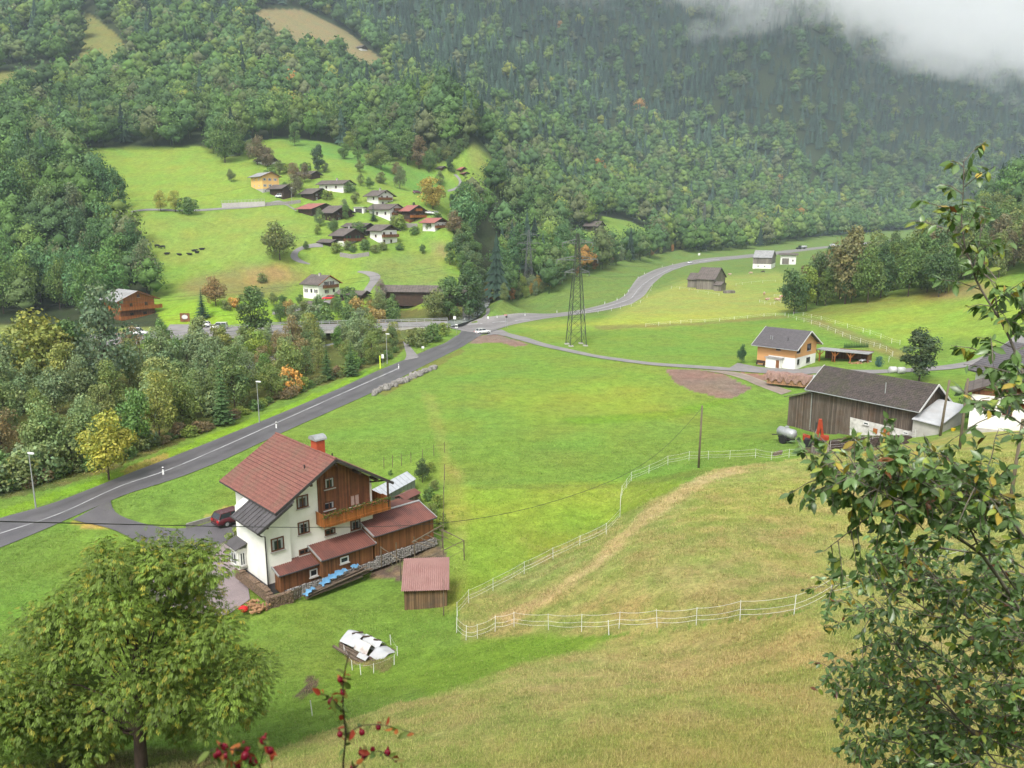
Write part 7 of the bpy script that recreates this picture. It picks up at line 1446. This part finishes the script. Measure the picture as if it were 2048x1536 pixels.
def merged(name, protos, P, Hs, Ws, tints, rot, label):
    pi_ = np.arange(len(P)) % (5 if len(protos) == 10 else len(protos))
    if len(protos) == 10: pi_ = pi_+5*(P[:,1] < 560)
    VV = []; FF = []; CC = []; base = 0
    for j, (V, F, C_) in enumerate(protos):
        ids = np.nonzero(pi_ == j)[0]
        if not len(ids): continue
        c, s = np.cos(rot[ids])[:,None], np.sin(rot[ids])[:,None]; x = V[None,:,0]*c-V[None,:,1]*s; y = V[None,:,0]*s+V[None,:,1]*c
        A_ = np.stack([x*(Hs*Ws)[ids][:,None]+P[ids,0][:,None], y*(Hs*Ws)[ids][:,None]+P[ids,1][:,None], V[None,:,2]*Hs[ids][:,None]+P[ids,2][:,None]], -1)
        FF.append((F[None]+(np.arange(len(ids))*len(V))[:,None,None]).reshape(-1,4)+base); VV.append(A_.reshape(-1,3)); CC.append((C_[None]*tints[ids][:,None,:]).reshape(-1,3)); base += len(ids)*len(V)
    V, F, Cc = np.concatenate(VV), np.concatenate(FF), np.concatenate(CC)
    q = F[:,2] == F[:,3]
    me = bpy.data.meshes.new(name); me.vertices.add(len(V)); me.vertices.foreach_set('co', V.astype(np.float32).ravel())
    tris = F[q][:,:3]; quads = F[~q]; tot = np.concatenate([np.full(len(tris),3), np.full(len(quads),4)]).astype(np.int32); li = np.concatenate([tris.ravel(), quads.ravel()]).astype(np.int32)
    me.loops.add(len(li)); me.loops.foreach_set('vertex_index', li); me.polygons.add(len(tot)); me.polygons.foreach_set('loop_start', np.concatenate([[0], np.cumsum(tot)[:-1]]).astype(np.int32)); me.polygons.foreach_set('loop_total', tot); me.update(calc_edges=True)
    c = me.color_attributes.new('col','FLOAT_COLOR','POINT'); c4 = np.ones((len(V),4), np.float32); c4[:,:3] = Cc; c.data.foreach_set('color', c4.ravel()); me.materials.append(leaf_far)
    return tag(link(bpy.data.objects.new(name, me)), label, None, None, 'stuff')
r = np.random.default_rng(55); cell = 8.4
gx, gy = np.meshgrid(np.arange(-1150, 1750, cell), np.arange(225, 2500, cell)); gx = gx.ravel()+r.uniform(-.42,.42,gx.size)*cell; gy = gy.ravel()+r.uniform(-.42,.42,gy.size)*cell
k = (np.abs(gx) < (gy+40)*.78); gx, gy = gx[k], gy[k]
sp_ = np.interp(gy, [230,400,800,1500,2500], [8.6,9.8,11.4,13,15.5]); k = r.random(len(gx)) < (cell/sp_)**2; gx, gy = gx[k], gy[k]
gz = height(gx, gy); fu, fv = proj(gx, gy, gz)
VALLEY = [(965,660),(975,640),(990,610),(1080,603),(1140,562),(1200,545),(1280,522),(1360,507),(1480,500),(1600,482),(1700,470),(1840,458),(1930,455),(2250,440),(2250,800),(900,800),(880,645)]
M2 = [(1118,463),(1185,458),(1205,430),(1260,441),(1325,470),(1300,500),(1230,530),(1150,525),(1120,480)]; M2b = [(1262,416),(1330,426),(1378,443),(1345,462),(1280,448)]
M3 = [(165,15),(190,30),(243,75),(262,118),(262,140),(210,160),(150,175),(95,190),(40,215),(-60,230),(-60,150),(70,140),(158,125),(163,80)]
M4 = [(495,28),(533,14),(608,18),(666,46),(690,58),(722,83),(774,125),(775,160),(735,160),(680,122),(600,112),(540,95)]
keep = (gz > 2.2)|(fu > 940)|((fu < 325)&(gz > .4)); keep &= ~((fv > 655)|(fv < -260)|(fu < -260)|(fu > 2330))
for poly in (MEAD, VALLEY, M2, M2b, M3, M4): keep &= ~inpoly(fu, fv, poly)
keep &= ~((seg_dist(gx, gy, RIV) < 5)); keep &= ~((fv > 640)&(fu < 340)); keep &= ~inpoly(fu, fv, [(540,600),(930,570),(990,640),(990,700),(540,700)])
keep &= ~inpoly(fu, fv, [(225,600),(352,600),(352,700),(225,700)]); keep &= ~inpoly(fu, fv, [(740,258),(795,258),(790,292),(745,290)])
gx, gy, gz, fu, fv = [a[keep] for a in (gx, gy, gz, fu, fv)]; n = len(gx)
nz = smooth_noise(gx, gy, 120, 41); nz2 = smooth_noise(gx, gy, 45, 42)
ps = np.where(fu > 780, np.clip((gz-50)/170, .04, .80)+nz*.5+nz2*.3, np.clip((gz-170)/160, .03, .75)+nz*.25+nz2*.15); issp = r.random(n) < ps
pal = np.array([CG,CG,(.080,.125,.045),(.085,.13,.042),CDK,(.07,.105,.045),(.10,.125,.050),(.115,.15,.045),(.125,.155,.04),(.105,.105,.055),(.07,.11,.045),(.105,.12,.05),CG,CDK,(.075,.12,.05)])
tint = pal[r.integers(0, len(pal), n)]*r.uniform(.85,1.2,(n,1))*np.array((1.12,1.30,1.15)); yk = (r.random(n) < .02); tint[yk] = (.21,.24,.05); ok = r.random(n) < .004; tint[ok] = (.30,.17,.05)
tint[issp] = np.array((.034,.060,.042))*r.uniform(.6,1.55,(issp.sum(),1))
hh = np.where(issp, r.uniform(19,33,n), r.uniform(15,26,n))*np.interp(gy, [230,330], [.82,1]); ww = np.where(issp, r.uniform(.85,1.15,n), r.uniform(.85,1.15,n)); rot = r.uniform(0, 6.28, n)
ww = np.where(issp, ww, ww*np.interp(gy, [300,900,1800], [.92,1.05,1.2]))
Pn = np.stack([gx, gy, gz-.3], 1); size = hh*(~issp*.5+.5)/np.hypot(gx, gy); inview = (fu > -40)&(fu < 2090)&(fv > -60)
def pick(mask, N_):
    ids = np.nonzero(mask & inview)[0]; return ids[np.argsort(-size[ids])[:N_]]
ib = pick(~issp, 45); isx = pick(issp, 240)
used = np.zeros(n, bool); used[ib] = True; used[isx] = True
def region(u, v):
    if u < 340 and v > 330: return 'in the dark wood left of the meadow'
    if u < 520: return 'on the slope above the left meadow'
    if u < 900 and v < 340: return 'on the slope above the village'
    if u < 1010: return 'in the ravine right of the village'
    return 'on the mountainside across the stream'
def tone(c, sp):
    if sp: return 'dark'
    if c[0] > .27: return 'orange'
    if c[0] > .19: return 'yellow green'
    if c[0] > c[1]: return 'brownish'
    return 'deep green' if c[1] < .1 else 'mid green'
for i in ib:
    rg = region(fu[i], fv[i]); t_ = tone(tint[i], False)
    tree(Pn[i], hh[i], ['round','tall','round'][int(rot[i]*10) % 3], tuple(tint[i]/1.25), f'{t_} broadleaf tree {rg}', f'{t_} trees {rg}', .78*ww[i])
SPM = [low_mesh(p, 'spruce_tree') for p in LSP]
for i in isx:
    rg = region(fu[i], fv[i]); tier = 'large' if size[i] > np.median(size[isx]) else 'small'; o = link(bpy.data.objects.new('spruce_tree', SPM[i % 4])); o.location = tuple(Pn[i]); o.scale = (hh[i]*ww[i], hh[i]*ww[i], hh[i]); o.rotation_euler[2] = rot[i]; o.color = (*tint[i], 1)
    tag(o, f'{tier} dark spruce standing {rg}', 'spruce', f'{tier} spruces {rg}')
mb_ = ~issp & ~used; ms_ = issp & ~used
merged('broadleaf_forest', LBR, Pn[mb_], hh[mb_], ww[mb_], tint[mb_], rot[mb_], 'mixed autumn broadleaf forest covering the mountainsides'); merged('spruce_forest', LSP, Pn[ms_], hh[ms_], ww[ms_], tint[ms_], rot[ms_], 'dark spruce forest on the upper mountainsides')
print('forest', mb_.sum(), ms_.sum(), 'plum leaves', nplum)

# ---------------------------------------------------------------- grass tufts on the near ground
def tufts(name, n, ylo, yhi, hgt, bl, wid, seed, label, maxz=99):
    r = np.random.default_rng(seed); Y = ylo*(yhi/ylo)**r.random(n)**.9; a = r.uniform(-.74,.74,n); X = a*Y; Z = height(X, Y); u, v = proj(X, Y, Z)
    D = Y+OFF; ia = np.clip(((X/D-A0)/(A1-A0)*(NA-1)).round().astype(int), 0, NA-1); il = np.clip(((np.log(D)-L0)/(L1-L0)*(NL-1)).round().astype(int), 0, NL-1); col = C[il, ia]
    dens = np.clip(smooth_noise(X, Y, 3.5, 61)*.8+.65, .12, 1); k = (r.random(n) < dens)&(v < 1640)&(v > 880)
    for p_ in ([(140,1035),(560,1000),(640,1190),(520,1240),(280,1240)], [(540,1000),(900,900),(900,1200),(700,1220),(540,1230)], [(1560,700),(2100,700),(2100,905),(1560,905)]): k &= ~inpoly(u, v, p_)
    k &= ~((v < 1100) & (u < 560) & inpoly(u, v, MR_U[:-2]+MR_L[::-1]))
    X, Y, Z, col = X[k], Y[k], Z[k], col[k]; n = len(X); straw = np.clip((col[:,0]/col[:,1]-.7)/.4, 0, 1)
    s = hgt*r.uniform(.5,1.4,n)*(1+.5*straw)*(1+.6*(r.random(n) < .04)); V = []; Cc = []; wscale = np.maximum(wid, Y*.00042)
    for b in range(bl):
        th = r.uniform(0, 2*pi, n); ln = r.uniform(.25,.9,n)*s; ox, oy = r.normal(0,.05,n)*(1+Y/40), r.normal(0,.05,n)*(1+Y/40); h_ = s*r.uniform(.5,1,n)
        p0 = np.stack([X+ox, Y+oy, Z-.02], 1); tip = p0+np.stack([np.cos(th)*ln, np.sin(th)*ln, h_], 1); w = np.stack([-np.sin(th), np.cos(th), 0*th], 1)*wscale[:,None]
        V.append(np.stack([p0-w, p0+w, tip], 1)); t = (r.random(n) < .10+.42*straw)[:,None]; c = np.where(t, np.array((.42,.355,.165)), np.array((.155,.235,.045))*(1-.15*straw[:,None])+col*.15)
        c = c*.45+col*.68; c = c*r.uniform(.68,1.4,(n,1)); Cc.append(np.repeat(c[:,None], 3, 1))
    V = np.concatenate(V).reshape(-1,3); Cc = np.concatenate(Cc).reshape(-1,3); F = np.arange(len(V)).reshape(-1,3)
    tag(link(bpy.data.objects.new(name, np_mesh(name, V, F, Cc, grass_m))), label, None, None, 'stuff')
tufts('slope_grass', 260000, 14, 75, .095, 5, .005, 71, 'tufted straw and green grass on the near slope')
tufts('meadow_grass', 90000, 50, 110, .13, 4, .010, 72, 'short green grass of the meadow around the big house')

# ---------------------------------------------------------------- haze and the mist on the mountain
def volume_box(name, x0, x1, y0, y1, z0, z1, mat, label):
    o = MB().box(x0,x1,y0,y1,z0,z1).build(name, mat); return tag(o, label, None, None, 'stuff')
m = bpy.data.materials.new('haze_air'); m.use_nodes = True; nt = m.node_tree; nt.nodes.clear(); out = nt.nodes.new('ShaderNodeOutputMaterial'); pv = nt.nodes.new('ShaderNodeVolumePrincipled')
pv.inputs['Color'].default_value = (.74,.87,1.0,1); pv.inputs['Density'].default_value = .00014; pv.inputs['Anisotropy'].default_value = .1; nt.links.new(pv.outputs[0], out.inputs['Volume'])
zt = float(GZ.max())+60
volume_box('haze', -4300, 4300, -60, 3700, -8, zt, m, 'thin bluish haze filling the valley')

m = bpy.data.materials.new('mist_volume'); m.use_nodes = True; nt = m.node_tree; nt.nodes.clear(); out = nt.nodes.new('ShaderNodeOutputMaterial'); pv = nt.nodes.new('ShaderNodeVolumePrincipled'); geo = nt.nodes.new('ShaderNodeNewGeometry')
pv.inputs['Color'].default_value = (1,1,1,1); pv.inputs['Anisotropy'].default_value = .0
tcm = nt.nodes.new('ShaderNodeTexCoord'); sp3 = nt.nodes.new('ShaderNodeSeparateXYZ'); nt.links.new(tcm.outputs['Object'], sp3.inputs[0])
mpm = N(nt, 'ShaderNodeMapping'); mpm.inputs[3].default_value = (1,1,1.7); nt.links.new(tcm.outputs['Object'], mpm.inputs[0])
nm = N(nt, 'ShaderNodeTexNoise', Scale=.0068, Detail=6.0, Roughness=.62); nt.links.new(mpm.outputs[0], nm.inputs[0])
def mth(op, a, b):
    q = N(nt, 'ShaderNodeMath', operation=op)
    for i, v in enumerate((a, b)):
        if hasattr(v, 'node'): nt.links.new(v, q.inputs[i])
        else: q.inputs[i].default_value = v
    return q.outputs[0]
hx = mth('ADD', mth('MULTIPLY', sp3.outputs[0], .125), sp3.outputs[2])      # height above the sloping cloud base
dd = mth('ADD', mth('MULTIPLY', mth('SUBTRACT', hx, 405.0), 1/60.0), mth('MULTIPLY', mth('SUBTRACT', nm.outputs[0], .5), 9.0))
up_ = mth('MINIMUM', mth('MAXIMUM', mth('MULTIPLY', mth('SUBTRACT', 590.0, hx), 1/70.0), 0.0), 1.0)
dd = mth('MULTIPLY', mth('MULTIPLY', mth('MINIMUM', mth('MAXIMUM', dd, 0.0), 1.0), up_), .0052)
nt.links.new(dd, pv.inputs['Density']); nt.links.new(pv.outputs[0], out.inputs['Volume'])
try: m.cycles.volume_step_rate = .35
except Exception as e: print(e)
volume_box('mist', -250, 2300, 1050, 2500, 215, 640, m, 'white mist hanging over the upper mountainside')
sc.cycles.volume_max_steps = 160; sc.cycles.volume_bounces = 24
